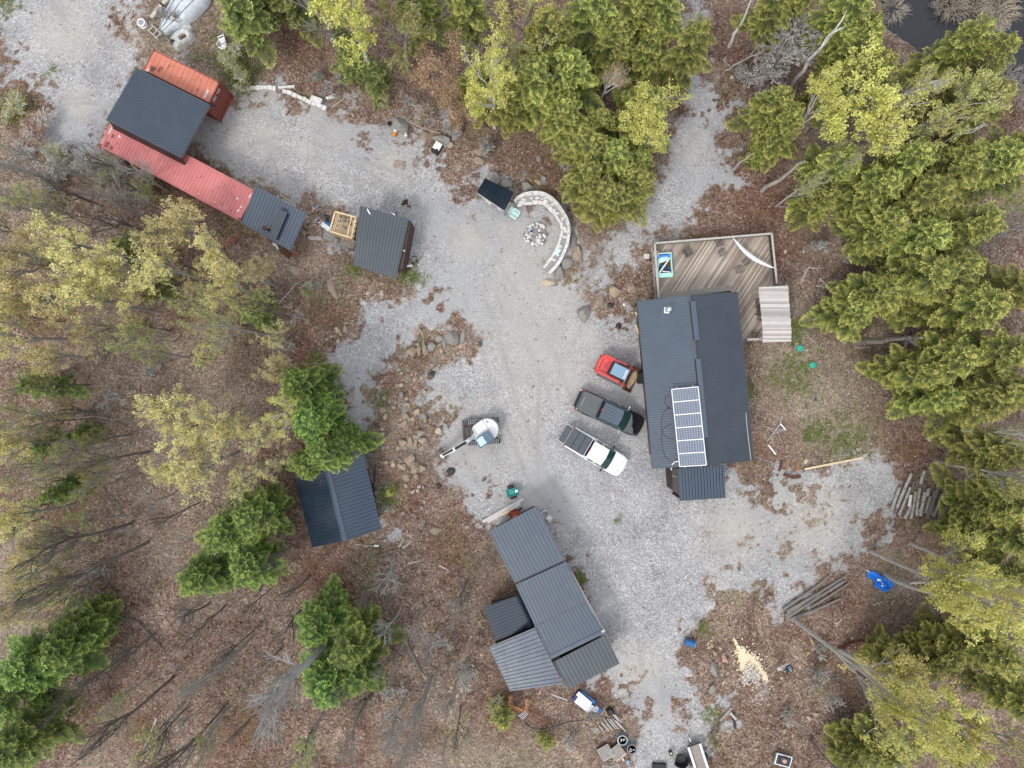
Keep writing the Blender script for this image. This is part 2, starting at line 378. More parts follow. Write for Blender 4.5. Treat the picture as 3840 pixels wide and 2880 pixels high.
# moss, rusty soil and dust as kinds of soil
moss = np.clip(fbm(4, 51, 4)*1.3-.35, 0, 1)*.7
GREEN = [(860,200,150),(900,280,90),(60,400,60),(200,270,30),(1330,1010,40),(1430,1500,40),(1460,1860,60),(2980,1400,120),(2900,1180,70),(2780,1470,60),(3180,1640,120),(3050,1620,60),(1180,1340,30),(2980,1250,60),(1540,1040,60),(330,2400,80),(2660,2680,40),(2640,2360,30),(40,20,60),(1280,1450,40),(2180,2170,40),(2320,1960,30)]
for u, v, r in GREEN: moss = np.maximum(moss, np.exp(-((UU-u)**2+(VV-v)**2)/(r*r))*.8*(.6+.8*np.clip(fnoise(.7, 77), 0, 1)))
rusty = np.clip(fbm(6, 91, 4)*1.2-.15, 0, 1)
RUST = [(1450,1420,60),(1440,1560,45),(1450,1680,50),(1530,1900,70),(1560,1330,60),(1660,2060,80),(1250,1300,60),(1180,1180,80),(1250,1200,60),(1580,1500,50),(1480,1780,50),(1700,2010,60),(1190,2150,120),(620,640,120),(700,760,80),(1150,150,130),(1150,1330,90),(2700,2500,0.1),(3420,1700,80),(2860,760,150),(2950,1600,70),(1950,2480,80),(1920,2680,120),(2050,600,150),(3450,2080,80),(270,520,40),(90,290,30)]
for u, v, r in RUST: rusty = np.maximum(rusty, np.exp(-((UU-u)**2+(VV-v)**2)/(r*r)))
dust = np.clip(fbm(9, 61, 3)*1.1-.2, 0, 1)*.6
for u, v, r in [(250,120,120),(1000,520,70),(1760,900,70),(2400,2500,90),(2750,2000,120),(1130,560,40),(1480,620,60),(300,380,60),(2030,1350,60),(3050,1950,140),(3060,1500,190),(2960,1330,120),(3180,1600,120),(2980,1200,90)]:
    dust = np.maximum(dust, np.exp(-((UU-u)**2+(VV-v)**2)/(r*r))*.8)
smoothg = np.clip(fbm(8, 131, 3)*1.2, 0, 1)
for u, v, r in [(1760,1760,110),(1340,1400,60),(2240,2300,60),(1330,1500,60),(2450,2640,110),(1750,1640,50)]:
    smoothg = np.maximum(smoothg, np.exp(-((UU-u)**2+(VV-v)**2)/(r*r)))
TRACKS = [[(200,-50),(330,120),(420,260)],[(60,330),(180,420),(330,400),(470,330)],[(90,560),(200,430),(360,420)],[(880,600),(1100,540),(1500,690),(1750,860),(1900,1100),(2050,1350),(2250,1850),(2600,2020),(3000,1950),(3300,1840)],
 [(1000,500),(1250,600),(1560,800),(1760,1060),(1830,1250),(1900,1500),(2020,1800),(2260,2100),(2440,2400),(2460,2700)],[(2620,-50),(2600,300),(2640,520),(2440,820),(2200,1100),(2060,1400),(2050,1800)],
 [(1330,1750),(1325,1480),(1420,1270),(1620,1150),(1850,1120)],[(1800,1600),(1700,1700),(1760,1830),(1830,1900)],[(2350,2300),(2700,2100),(2950,2080)]]
rut = np.zeros(UU.shape)
for tr_ in TRACKS:
    for off in (-36, 36):
        for (x0, y0), (x1, y1) in zip(tr_[:-1], tr_[1:]):
            d = np.hypot(x1-x0, y1-y0); ex, ey = (x1-x0)/d, (y1-y0)/d
            a0, b0 = x0-ey*off, y0+ex*off; s_ = np.clip((UU-a0)*ex+(VV-b0)*ey, 0, d)
            q_ = np.hypot(UU-a0-ex*s_, VV-b0-ey*s_)
            rut = np.maximum(rut, np.exp(-(q_/(10+4*fnoise(3, 5)))**2))
rut = np.clip(rut*(.55+.6*fbm(3, 17, 3)), 0, 1)
height = height - .025*rut*(gm > .5)
def grid_mesh():
    nv = NX*NY
    co = np.stack([XX, YY, height], -1).reshape(-1, 3)
    # skirt out to the horizon
    far = 900.0
    idx = np.arange(nv).reshape(NY, NX)
    q = np.stack([idx[:-1,:-1], idx[:-1,1:], idx[1:,1:], idx[1:,:-1]], -1).reshape(-1, 4)
    edge = np.concatenate([idx[0,:-1], idx[:-1,-1], idx[-1,:0:-1], idx[:0:-1,0]])
    ring = co[edge].copy(); s = far/np.maximum(abs(ring[:,0]), abs(ring[:,1])).clip(1)
    ring[:,0] *= s; ring[:,1] *= s; ring[:,2] = 0
    n = len(edge); a = np.arange(n); b = (a+1) % n
    q2 = np.stack([edge[a], nv+a, nv+b, edge[b]], -1)
    co = np.concatenate([co, ring]); q = np.concatenate([q, q2])
    me = D.meshes.new('ground'); me.vertices.add(len(co)); me.vertices.foreach_set('co', co.ravel())
    me.loops.add(q.size); me.loops.foreach_set('vertex_index', q.ravel())
    me.polygons.add(len(q)); me.polygons.foreach_set('loop_start', np.arange(0, q.size, 4)); me.polygons.foreach_set('loop_total', np.full(len(q), 4))
    me.update(calc_edges=True)
    me.polygons.foreach_set('use_smooth', np.ones(len(q), bool))
    pad = np.zeros(n)
    for nm, arrs in (('soil', (gmask, moss, rusty, rut)), ('soil_two', (dust, smoothg, pond.astype(float)))):
        at = me.attributes.new(nm, 'FLOAT_COLOR', 'POINT')
        cols = np.ones((len(co), 4), np.float32)
        for i, a_ in enumerate(arrs): cols[:, i] = np.concatenate([a_.ravel(), pad])
        at.data.foreach_set('color', cols.ravel())
    return me
gme = grid_mesh()
ground = D.objects.new('ground', gme); C.objects.link(ground); tag(ground, kind='structure')
gmat, t, b = newmat('gravel_and_leaf_litter'); gme.materials.append(gmat)
geo = t.nodes.new('ShaderNodeNewGeometry'); pos = geo.outputs['Position']
a1 = N(t, 'ShaderNodeAttribute', attribute_name='soil'); a2 = N(t, 'ShaderNodeAttribute', attribute_name='soil_two')
s1 = t.nodes.new('ShaderNodeSeparateColor'); t.links.new(a1.outputs['Color'], s1.inputs[0])
s2 = t.nodes.new('ShaderNodeSeparateColor'); t.links.new(a2.outputs['Color'], s2.inputs[0])
def vor(scale, rnd=1.0, feat='F1'):
    n = N(t, 'ShaderNodeTexVoronoi', Scale=scale, Randomness=rnd, feature=feat); t.links.new(pos, n.inputs['Vector']); return n
def sep(c):
    s = t.nodes.new('ShaderNodeSeparateColor'); t.links.new(c, s.inputs[0]); return s.outputs[0]
# gravel
vg = vor(10.5); vg2 = vor(24)
stone = mixc(t, .4, ramp(t, sep(vg.outputs['Color']), [(0,(.17,.165,.165)),(.35,(.33,.325,.325)),(.75,(.44,.43,.43)),(1,(.70,.69,.68))]), ramp(t, sep(vg2.outputs['Color']), [(0,(.16,.155,.155)),(.6,(.39,.385,.385)),(1,(.76,.75,.74))]))
ng = noise(t, pos, .35, 6, .65)
stone = mixc(t, 1.0, stone, ramp(t, ng, [(.3,(.70,.70,.72)),(.5,(.93,.925,.93)),(.7,(1.08,1.07,1.06))]), 'MULTIPLY')
fine = mixc(t, noise(t, pos, 9, 4, .7), (.30,.30,.305), (.43,.43,.435))
stone = mixc(t, mth(t, 'MULTIPLY', s2.outputs[1], .75), stone, fine)
dustc = mixc(t, noise(t, pos, 5, 5, .7), (.40,.37,.33), (.52,.47,.41))
stone = mixc(t, mth(t, 'MULTIPLY', s2.outputs[0], .8), stone, dustc)
stone = mixc(t, mth(t, 'MULTIPLY', a1.outputs['Alpha'], .6), stone, mixc(t, noise(t, pos, 7, 4, .7), (.25,.24,.23), (.36,.35,.34)))
# leaf litter
vl = vor(7.0); vl2 = vor(13.0)
leafc = [(0,(.045,.026,.02)),(.25,(.12,.073,.057)),(.52,(.195,.132,.098)),(.78,(.32,.238,.19)),(1,(.62,.53,.46))]
lit = mixc(t, .5, ramp(t, sep(vl.outputs['Color']), leafc), ramp(t, sep(vl2.outputs['Color']), leafc))
lit = mixc(t, 1.0, lit, ramp(t, noise(t, pos, .5, 6, .7), [(.3,(.48,.41,.36)),(.48,(.88,.84,.81)),(.68,(1.30,1.30,1.28))]), 'MULTIPLY')
lit = mixc(t, 1.0, lit, ramp(t, noise(t, pos, .14, 5, .6), [(.38,(.70,.64,.60)),(.62,(1.14,1.14,1.12))]), 'MULTIPLY')
lit = mixc(t, ramp(t, noise(t, pos, .33, 8, .8), [(.56,(0,0,0)),(.70,(.75,.75,.75))]), lit, (.085,.055,.038))
lit = mixc(t, ramp(t, noise(t, pos, 1.6, 5, .7), [(.45,(0,0,0)),(.62,(.5,.5,.5))]), lit, (.25,.20,.165))
lit = mixc(t, mth(t, 'MULTIPLY', s1.outputs[2], .7), lit, mixc(t, sep(vl.outputs['Color']), (.07,.035,.024), (.20,.095,.06)))
lit = mixc(t, mth(t, 'MULTIPLY', s2.outputs[0], .62), lit, mixc(t, sep(vl2.outputs['Color']), (.24,.20,.15), (.52,.46,.37)))
mossn = mth(t, 'MULTIPLY', s1.outputs[1], ramp(t, noise(t, pos, 3.0, 6, .75), [(.42,(0,0,0)),(.62,(1,1,1))]))
lit = mixc(t, mth(t, 'MULTIPLY', mossn, .8), lit, mixc(t, sep(vl2.outputs['Color']), (.07,.10,.025), (.22,.25,.10)))
fac = mth(t, 'ADD', s1.outputs[0], mth(t, 'MULTIPLY', mth(t, 'SUBTRACT', noise(t, pos, 2.6, 10, .9), .5), 2.6))
fac = ramp(t, fac, [(.38,(0,0,0)),(.62,(1,1,1))])
# scattered leaves blown on to the gravel
vs_ = vor(6.0)
spk = mth(t, 'MULTIPLY', ramp(t, sep(vs_.outputs['Color']), [(.90,(0,0,0)),(.92,(1,1,1))]), ramp(t, noise(t, pos, .8, 4, .7), [(.50,(0,0,0)),(.66,(1,1,1))]))
stone = mixc(t, mth(t, 'MULTIPLY', spk, .8), stone, (.16,.12,.10))
col = mixc(t, fac, lit, stone)
col = mixc(t, s2.outputs[2], col, (.035,.028,.022))
t.links.new(col, b.inputs['Base Color']); b.inputs['Roughness'].default_value = 1.0; b.inputs['Specular IOR Level'].default_value = .1
hh = mth(t, 'ADD', mth(t, 'MULTIPLY', sep(vl.outputs['Color']), .7), noise(t, pos, 14, 4, .8))
bump(t, b, hh, .55, .06)
# pond
mb = MB(); mb.add([(32,24,-.32),(60,24,-.32),(60,60,-.32),(32,60,-.32)], [(0,1,2,3)])
wm, t2, b2 = newmat('dark_pond_water'); b2.inputs['Base Color'].default_value = (.012,.013,.016,1); b2.inputs['Roughness'].default_value = .08
bump(t2, b2, noise(t2, coord(t2, 'Object'), 2.5, 3, .5), .04, .05)
tag(mb.build('pond_water', wm), kind='structure')
# ------------------------------------------------------------------ buildings
def lerp(a, b, t): return a + (b - a) * t
def ribbed(a, b, c, d, n, prof='rib', hr=.035, wr=.22, thick=.05):
    """steel sheet over the quad a b c d; n ribs spread along a->b, each running a->d"""
    a, b, c, d = map(Vector, (a, b, c, d))
    nrm = (b - a).cross(d - a).normalized()
    if nrm.z < 0: nrm = -nrm
    ts = [0.0]; hs_ = [0.0]
    for i in range(n):
        s = 1.0 / n; c0 = (i + .5) * s
        if prof == 'rib': pts = ((-wr/2, 0), (-wr/4, 1), (wr/4, 1), (wr/2, 0))
        else: pts = ((-.33, 0), (-.17, 1), (.17, 1), (.33, 0))
        for o, h in pts: ts.append(c0 + o * s); hs_.append(h * hr)
    ts.append(1.0); hs_.append(0.0)
    mb = MB(); top0 = []; top1 = []; bot0 = []; bot1 = []
    for t_, h in zip(ts, hs_):
        p = lerp(a, b, t_) + nrm * h; q = lerp(d, c, t_) + nrm * h
        top0.append(p); top1.append(q)
        bot0.append(p - nrm * thick); bot1.append(q - nrm * thick)
    k = len(ts)
    V = top0 + top1 + bot0 + bot1; F = []
    for i in range(k - 1):
        F.append((i, i+1, k+i+1, k+i)); F.append((2*k+i, 3*k+i, 3*k+i+1, 2*k+i+1))
        F.append((i, 2*k+i, 2*k+i+1, i+1)); F.append((k+i, k+i+1, 3*k+i+1, 3*k+i))
    F.append((0, k, 3*k, 2*k)); F.append((k-1, 3*k-1, 4*k-1, 2*k-1))
    return mb.add(V, F)
def inset(poly, d):
    c = sum((Vector((p[0], p[1])) for p in poly), Vector((0, 0))) / len(poly)
    out = []
    for p in poly:
        v = Vector((p[0], p[1])) - c; out.append(c + v * max(0.1, 1 - d / v.length))
    return out
def walls_under(name, pts, parent, mat, ins=.6, drop=.06):
    """closed wall block under a roof whose corner points are pts"""
    base = inset(pts, ins); mb = MB(); n = len(base)
    lo = [(p.x, p.y, -.3) for p in base]; hi = [(p.x, p.y, q.z - drop) for p, q in zip(base, pts)]
    mb.loft([lo, hi], True, True)
    return mb.build(name, mat, parent)

# ---- shipping containers
def container(name, label, P4, z1, mtop, mside, nrib, ends):
    """P4: photo corners of the top a b c d (a->b long side)"""
    a, b_, c_, d_ = [W(p[0], p[1], z1) for p in P4]
    t_ = thing(name, label, 'shipping container', ((a+c_)/2).xy.to_3d())
    O = Vector(t_.location)
    ux = (b_ - a).normalized(); uy = (d_ - a).normalized(); L = (b_ - a).length; Wd = (d_ - a).length
    def P(x, y, z): return a + ux*x + uy*y + Vector((0,0,z - z1)) - O
    mb = MB()                                           # corrugated roof sheet
    for i in range(nrib):
        x0 = L*i/nrib + .02; x1 = L*(i+1)/nrib - .07
        for (xa, xb, h0, h1) in ((x0, x0+.04, -.035, 0), (x0+.04, x1, 0, 0), (x1, x1+.035, 0, -.035), (x1+.035, L*(i+1)/nrib+.02, -.035, -.035)):
            xb = min(xb, L)
            mb.add([P(xa,.06,z1+h0), P(xb,.06,z1+h1), P(xb,Wd-.06,z1+h1), P(xa,Wd-.06,z1+h0)], [(0,1,2,3)])
    mb.build('roof_panel', mtop, t_)
    mb = MB()                                           # corrugated side walls, all round
    def wall(o, e, nn, inward):
        k = int((e-o).length/.28); dirv = (e-o)/k
        pts = []
        for i in range(k):
            for f, dd in ((0,0),(.3,0),(.5,.045),(.8,.045)): pts.append(o + dirv*(i+f) + inward*dd)
        pts.append(e)
        V = [(p.x,p.y,-.1) for p in pts] + [(p.x,p.y,z1-.1) for p in pts]; k2 = len(pts)
        mb.add(V, [(i,i+1,k2+i+1,k2+i) for i in range(k2-1)])
    A, B, C_, D_ = P(.03,.03,0), P(L-.03,.03,0), P(L-.03,Wd-.03,0), P(.03,Wd-.03,0)
    for o, e, inn in ((A,B,uy),(B,C_,-ux),(C_,D_,-uy),(D_,A,ux)): wall(o, e, 0, inn)
    mb.build('side_wall', mside, t_)
    mb = MB()                                           # frame rails and corner castings
    for o, e in ((P(0,0,0),P(L,0,0)),(P(L,0,0),P(L,Wd,0)),(P(L,Wd,0),P(0,Wd,0)),(P(0,Wd,0),P(0,0,0))):
        for z in (z1-.04, .08):
            mb.bar((o.x,o.y,z),(e.x,e.y,z), .10, .12)
    for o in (P(0,0,0),P(L,0,0),P(L,Wd,0),P(0,Wd,0)): mb.bar((o.x,o.y,-.1),(o.x,o.y,z1+.02), .13, .13)
    mb.build('frame', mside if nrib < 20 else mtop, t_)
    for o in (P(.06,.06,z1+.005),P(L-.06,.06,z1+.005),P(L-.06,Wd-.06,z1+.005),P(.06,Wd-.06,z1+.005)):
        MB().box(o, (.17,.13,.06), rz=math.atan2(ux.y,ux.x)).build('corner_casting', m_rust, t_)
    return t_, P, L, Wd, ux, uy
def marks(P, spots, z, name, parent, mat=None):
    mb = MB()
    for x, y, w_, h_ in spots:
        q = [P(x,y,z), P(x+w_,y,z), P(x+w_,y+h_,z), P(x,y+h_,z)]
        mb.add(q + [p + Vector((0,0,-.03)) for p in q], [(0,1,2,3),(0,4,5,1),(1,5,6,2),(2,6,7,3),(3,7,4,0)])
    return mb.build(name, mat or m_mark, parent)
ZC = 3.0
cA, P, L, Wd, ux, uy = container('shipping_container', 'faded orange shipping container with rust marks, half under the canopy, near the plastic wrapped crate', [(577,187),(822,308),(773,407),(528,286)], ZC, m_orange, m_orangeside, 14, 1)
r_ = random.Random(4)
marks(P, [(L-.62,.95+.075*i,.11+.02*(i%3),.052) for i in range(11)]+[(L-.47,.97,.05,.7)], ZC+.012, 'white_lettering', cA)
marks(P, [(.25,1.6,.12,.42),(.34,1.72,.07,.16)], ZC+.012, 'white_lettering', cA)
marks(P, [(.4,1.25,.42,.3),(.5,1.5,.2,.2),(1.05,1.0,.15,.5)]+[(r_.uniform(1,L-1),r_.uniform(.3,1.9),r_.uniform(.03,.07),r_.uniform(.1,.3)) for _ in range(12)], ZC+.008, 'rust_patch', cA, m_rustspot)
mb = MB()                                               # two rows of stencilled characters on the end wall
for i in range(10):
    y = .45 + i*.105 + (.14 if i > 4 else 0)
    for z, s in ((2.66,.07),(2.46,.06)):
        if i in (4,) and z < 2.5: continue
        mb.box(P(L+.03, y, z), (.02, s, .11), rz=math.atan2(ux.y,ux.x))
mb.build('stencilled_characters', m_mark, cA)
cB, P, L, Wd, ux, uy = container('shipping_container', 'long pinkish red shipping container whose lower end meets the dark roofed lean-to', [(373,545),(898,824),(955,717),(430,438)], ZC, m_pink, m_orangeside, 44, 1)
marks(P, [(.17,1.2+.09*i,.10+.05*(i%2),.06) for i in range(9)], ZC+.012, 'white_lettering', cB)
marks(P, [(.03,.22+.16*i,.06,.10) for i in range(4)]+[(.0,1.9+.15*i,.06,.09) for i in range(3)], ZC+.012, 'white_lettering', cB)
for (x, y, s) in ((1.05,1.45,.2),(L-1.05,1.5,.2)):
    mb = MB(); q = [P(x,y-s*.8,ZC+.012), P(x+s,y,ZC+.012), P(x,y+s*.5,ZC+.012)]; mb.add(q+[p+Vector((0,0,-.03)) for p in q], [(0,1,2),(0,3,4,1),(1,4,5,2),(2,5,3,0)]); mb.build('white_triangle_mark', m_mark, cB)
marks(P, [(L-.5,.5,.12,.25),(L-.42,.9,.1,.2),(L-.2,2.0,.1,.3)], ZC+.012, 'white_lettering', cB)
marks(P, [(.5,1.05,.25,.3),(.35,.1,.35,.5),(.8,.08,.3,.35)]+[(r_.uniform(1,L-.5),r_.uniform(.15,2.3),r_.uniform(.03,.08),r_.uniform(.04,.14)) for _ in range(34)], ZC+.008, 'rust_patch', cB, m_rustspot)
marks(P, [(r_.uniform(4,L-.5),r_.uniform(.1,.5),.07,.05) for _ in range(12)]+[(r_.uniform(3,L-.5),r_.uniform(.1,2.3),.05,.05) for _ in range(14)], ZC+.014, 'flaked_paint', cB)

# ---- canopy between the containers
def gable_building(): pass
t_ = thing('canopy', 'large dark corrugated steel canopy roof spanning the two red containers', 'canopy', W(595,422,0))
O = Vector(t_.location)
zt = 4.15
a, b_, c_, d_ = [W(*p, z) - O for p, z in (((512,254),zt+.15),((399,449),zt),((681,592),zt),((788,393),zt+.15))]
ribbed(a, b_, c_, d_, 25, 'wave', .12, thick=.04).build('corrugated_roof', m_roof2, t_)
mb = MB()
ins = [lerp(p, (a+b_+c_+d_)/4, .03) for p in (a, b_, c_, d_)]
for i, (p, q) in enumerate(((ins[1], ins[2]), (ins[0], ins[3]))):
    e = (q-p).normalized(); nn = Vector((e.y,-e.x,0)); nn = nn if (p+nn).length > p.length else -nn
    lo = [p+nn*.42, q+nn*.42]; hi = [p-nn*.05, q-nn*.05]
    mb.loft([[(lo[0].x,lo[0].y,3.02),(lo[1].x,lo[1].y,3.02),(lo[1].x-nn.x*.06,lo[1].y-nn.y*.06,3.02),(lo[0].x-nn.x*.06,lo[0].y-nn.y*.06,3.02)],
             [(hi[0].x,hi[0].y,p.z-.07),(hi[1].x,hi[1].y,q.z-.07),(hi[1].x-nn.x*.06,hi[1].y-nn.y*.06,q.z-.07),(hi[0].x-nn.x*.06,hi[0].y-nn.y*.06,p.z-.07)]])
mb.build('side_panel', m_fascia, t_)
mb = MB()
for k in range(7):
    p = lerp(ins[0], ins[3], k/6); q = lerp(ins[1], ins[2], k/6)
    mb.bar(p - Vector((0,0,.16)), q - Vector((0,0,.16)), .09, .16)
mb.build('rafters', m_greywood, t_)
mb = MB(); f0 = ins[2]
mb.bar(lerp(b_,a,-.005)+Vector((0,0,-.09)), lerp(c_,d_,-.005)+Vector((0,0,-.09)), .03, .16)
mb.build('eave_trim', m_trimroof, t_)

# ---- generic simple building
def shed(name, label, planes, wallpoly, wallmat, cat='shed', extra=None):
    """planes: list of (4 photo corners with heights, rib count, profile, material, rib height)"""
    allp = [W(p[0], p[1], p[2]) for pl in planes for p in pl[0]]
    c0 = sum(allp, Vector())/len(allp); c0.z = 0
    t_ = thing(name, label, cat, c0)
    for pl in planes:
        q = [W(p[0], p[1], p[2]) - c0 for p in pl[0]]
        ribbed(*q, pl[1], pl[2], pl[4] if len(pl) > 4 else .035).build('roof', pl[3], t_)
    if wallpoly:
        pts = [W(p[0], p[1], p[2]) - c0 for p in wallpoly]
        walls_under('wall', pts, t_, wallmat)
    return t_, c0
def ridge_cap(t_, c0, p, q, w_=.34, h=.05, mat=None):
    a = W(*p) - c0; b_ = W(*q) - c0
    mb = MB(); d = (b_-a).normalized(); s = d.cross(Vector((0,0,1))).normalized()
    prof = [(-w_/2,-.055),(-w_/2,-.03),(0,h),(w_/2,-.03),(w_/2,-.055)]
    mb.loft([[e + s*x + Vector((0,0,z)) for x, z in prof] for e in (a, b_)])
    return mb.build('ridge_cap', mat or m_trimroof, t_)
def edge_trim(t_, c0, pts, w_=.06, h=.14, mat=None, name='roof_trim'):
    mb = MB(); q = [W(*p) - c0 for p in pts]
    for a, b_ in zip(q[:-1], q[1:]): mb.bar(a + Vector((0,0,-.06)), b_ + Vector((0,0,-.06)), w_, h)
    return mb.build(name, mat or m_trimroof, t_)

# main house
ZE, ZR = 3.5, 4.45
hL0, hL1 = (2389,1130,ZE), (2447,1757,ZE); hR0, hR1 = (2766,1095,ZE), (2827,1726,ZE)
hT0, hT1 = (2588,1107,ZR), (2653,1744,ZR)
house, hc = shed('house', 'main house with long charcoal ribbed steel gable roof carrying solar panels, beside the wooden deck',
   [((hL0,hL1,hT1,hT0), 68, 'rib', m_roof2, .045), ((hT0,hT1,hR1,hR0), 68, 'rib', m_roof, .045)], None, None, 'house')  # same steel on both slopes, the right one coloured darker as shade
mb = MB()
q = [W(*p) - hc for p in (hL0,hT0,hR0,hR1,hT1,hL1)]
base = inset(q, .95)
mb.loft([[(p.x,p.y,-.3) for p in base], [(p.x,p.y,qq.z-.12) for p, qq in zip(base, q)]])
mb.build('wall', m_wallbr, house)
ridge_cap(house, hc, hT0, hT1, .42)
edge_trim(house, hc, [hL0, hL1], .07, .16); edge_trim(house, hc, [hR0, hR1], .05, .14)
edge_trim(house, hc, [hL0, hT0, hR0], .05, .16); edge_trim(house, hc, [hL1, hT1, hR1], .05, .16)
def ridgevent(p, q, w_=.42, h=.22):
    a = W(*p) - hc; b_ = W(*q) - hc; mb = MB()
    mb.bar(a, b_, w_, h)
    o = mb.build('ridge_vent', m_roof2, house); 
    mb = MB(); d = (b_-a).normalized(); s = d.cross(Vector((0,0,1))).normalized()
    for k in (-1, 1): mb.bar(a + s*k*(w_/2+.02) + Vector((0,0,-.03)), b_ + s*k*(w_/2+.02) + Vector((0,0,-.03)), .03, .16)
    mb.build('vent_louvre', m_black, o)
ridgevent((2597,1130,ZR+.10),(2613,1277,ZR+.10)); ridgevent((2617,1346,ZR+.10),(2645,1640,ZR+.10))
# stove flue
def roofz(u, v):   # height on the left slope
    t0 = (u - lerp(hL0[0], hL1[0], (v-1120)/630)) / 200.0
    return lerp(ZE, ZR, max(0, min(1, t0)))
fz = roofz(2500,1165); fp = W(2500,1164,fz+.06) - hc
fl = MB().box(fp, (.42,.48,.05), rz=-.09).build('flue_flashing', m_white, house)
MB().lathe(fp+Vector((.02,.02,.02)), [(.17,0),(.17,.16),(.12,.30),(.12,.85),(.19,.85),(.19,1.0),(.05,1.08)], 18).build('flue_pipe', m_chrome, house)
# roof cable
mb = MB()
def roofline(pts, r=.014):
    mb.tube([W(u, v, roofz(u, v)+.06) - hc for u, v in pts], r, 4)
roofline([(2508,1482),(2494,1492),(2494,1512),(2506,1528),(2486,1548),(2480,1580),(2482,1612),(2480,1650),(2486,1688),(2494,1712),(2510,1728),(2530,1738)])
roofline([(2486,1615),(2492,1635),(2508,1643),(2525,1648)]); roofline([(2520,1590),(2500,1598),(2484,1612)])
mb.build('roof_cable', m_black, house)
MB().box(W(2509,1531,roofz(2509,1531)+.08) - hc, (.2,.1,.05), rz=-.6).build('cable_joint', m_black, house)
mb = MB(); mb.tube([W(2544,1729,4.2)-hc, W(2532,1731,4.1)-hc, W(2522,1740,3.9)-hc, W(2518,1752,3.6)-hc, W(2517,1762,3.0)-hc], .05, 8); mb.build('white_conduit', m_white, house)
mb = MB(); mb.tube([W(2797,1548,ZE+.1)-hc, W(2801,1600,ZE+.12)-hc, W(2807,1650,ZE+.09)-hc, W(2816,1726,ZE+.08)-hc], .035, 5); mb.build('scraped_edge_strip', m_palewood, house)
MB().box(W(2403,1420,.5)-hc, (.5,.9,1.0)).build('meter_box', m_black, house)
for sgn in (0,):
    mb = MB(); mb.tube([W(2382,1140,3.3)-hc, W(2384,1142,.1)-hc], .05, 6); mb.build('downspout', m_black, house)
# solar array
sa = thing('solar_array', 'row of six blue solar panels in white frames tilted across the house ridge', 'solar panels', W(2583,1600,4.4))
so = Vector(sa.location); A, B, C_, D_ = [W(*p) - so for p in ((2518,1460,4.75),(2618,1450,5.05),(2649,1744,5.05),(2548,1750,4.75))]
m_cell, t, b = newmat('solar_cells')
v = coord(t, 'UV'); br = N(t, 'ShaderNodeTexBrick', Scale=1.0); br.offset = 0; 
br.inputs['Color1'].default_value = (.11,.13,.175,1); br.inputs['Color2'].default_value = (.125,.145,.19,1); br.inputs['Mortar'].default_value = (.34,.38,.44,1)
br.inputs['Brick Width'].default_value = .1; br.inputs['Row Height'].default_value = .1667; br.inputs['Mortar Size'].default_value = .008
t.links.new(v, br.inputs['Vector']); t.links.new(br.outputs['Color'], b.inputs['Base Color']); b.inputs['Roughness'].default_value = .22
nrm = (B-A).cross(D_-A).normalized(); nrm = nrm if nrm.z > 0 else -nrm
for i in range(6):
    p0, p1 = lerp(A, D_, i/6), lerp(B, C_, i/6); p3, p2 = lerp(A, D_, (i+1)/6), lerp(B, C_, (i+1)/6)
    mb = MB(); q = [p0, p1, p2, p3]
    cc = sum(q, Vector())/4; q = [lerp(x, cc, .02) for x in q]
    mb.loft([[x - nrm*.03 for x in q], [x for x in q]])
    o = mb.build('solar_panel', m_cell, sa); uv = o.data.uv_layers.new(name='UVMap')
    for pl in o.data.polygons:
        for li in pl.loop_indices:
            vi = o.data.loops[li].vertex_index % 4; uv.data[li].uv = ((0,0),(1,0),(1,1),(0,1))[vi]
    mb = MB()
    for e0, e1 in ((p0,p1),(p1,p2),(p2,p3),(p3,p0)): mb.bar(lerp(e0,cc,.01), lerp(e1,cc,.01), .07, .06)
    mb.build('panel_frame', m_white, o)
mb = MB()
for f in (.2, .8):
    p, q = lerp(A, B, f), lerp(D_, C_, f); e = (q-p).normalized()
    mb.bar(p - e*.15 - nrm*.07, q + e*.12 - nrm*.07, .06, .05)
for f in (.02, .5, .98):
    for g in (.1, .9):
        p = lerp(lerp(A, B, g), lerp(D_, C_, g), f); mb.bar(p, p - Vector((0,0,.62 if g < .5 else .6)), .05, .05)
mb.build('mounting_rail', m_steel, sa)
# rear porch
pr, pc = shed('porch', 'small porch with wavy corrugated grey steel roof at the lower end of the house', [(((2541,1757,2.9),(2716,1742,2.9),(2721,1867,2.65),(2549,1878,2.65)), 15, 'wave', m_roof2, .10)], None, None, 'porch')
mb = MB()
for p in ((2549,1868),(2714,1858),(2632,1866)): q = W(p[0], p[1], 2.55) - pc; mb.bar((q.x,q.y,-.1), (q.x,q.y,2.6), .12, .12)
mb.build('post', m_wallbr, pr)
mb = MB(); q = [W(*p) - pc for p in ((2519,1757,2.5),(2550,1757,2.8),(2556,1872,2.5),(2545,1854,2.4),(2523,1838,2.3))]
mb.loft([[(p.x,p.y,-.1) for p in q], q]); mb.build('side_cladding', m_fascia, pr)
mb = MB(); mb.bar(W(2520,1783,2.46)-pc, W(2545,1792,2.6)-pc, .05, .05); mb.build('cladding_batten', m_greywood, pr)

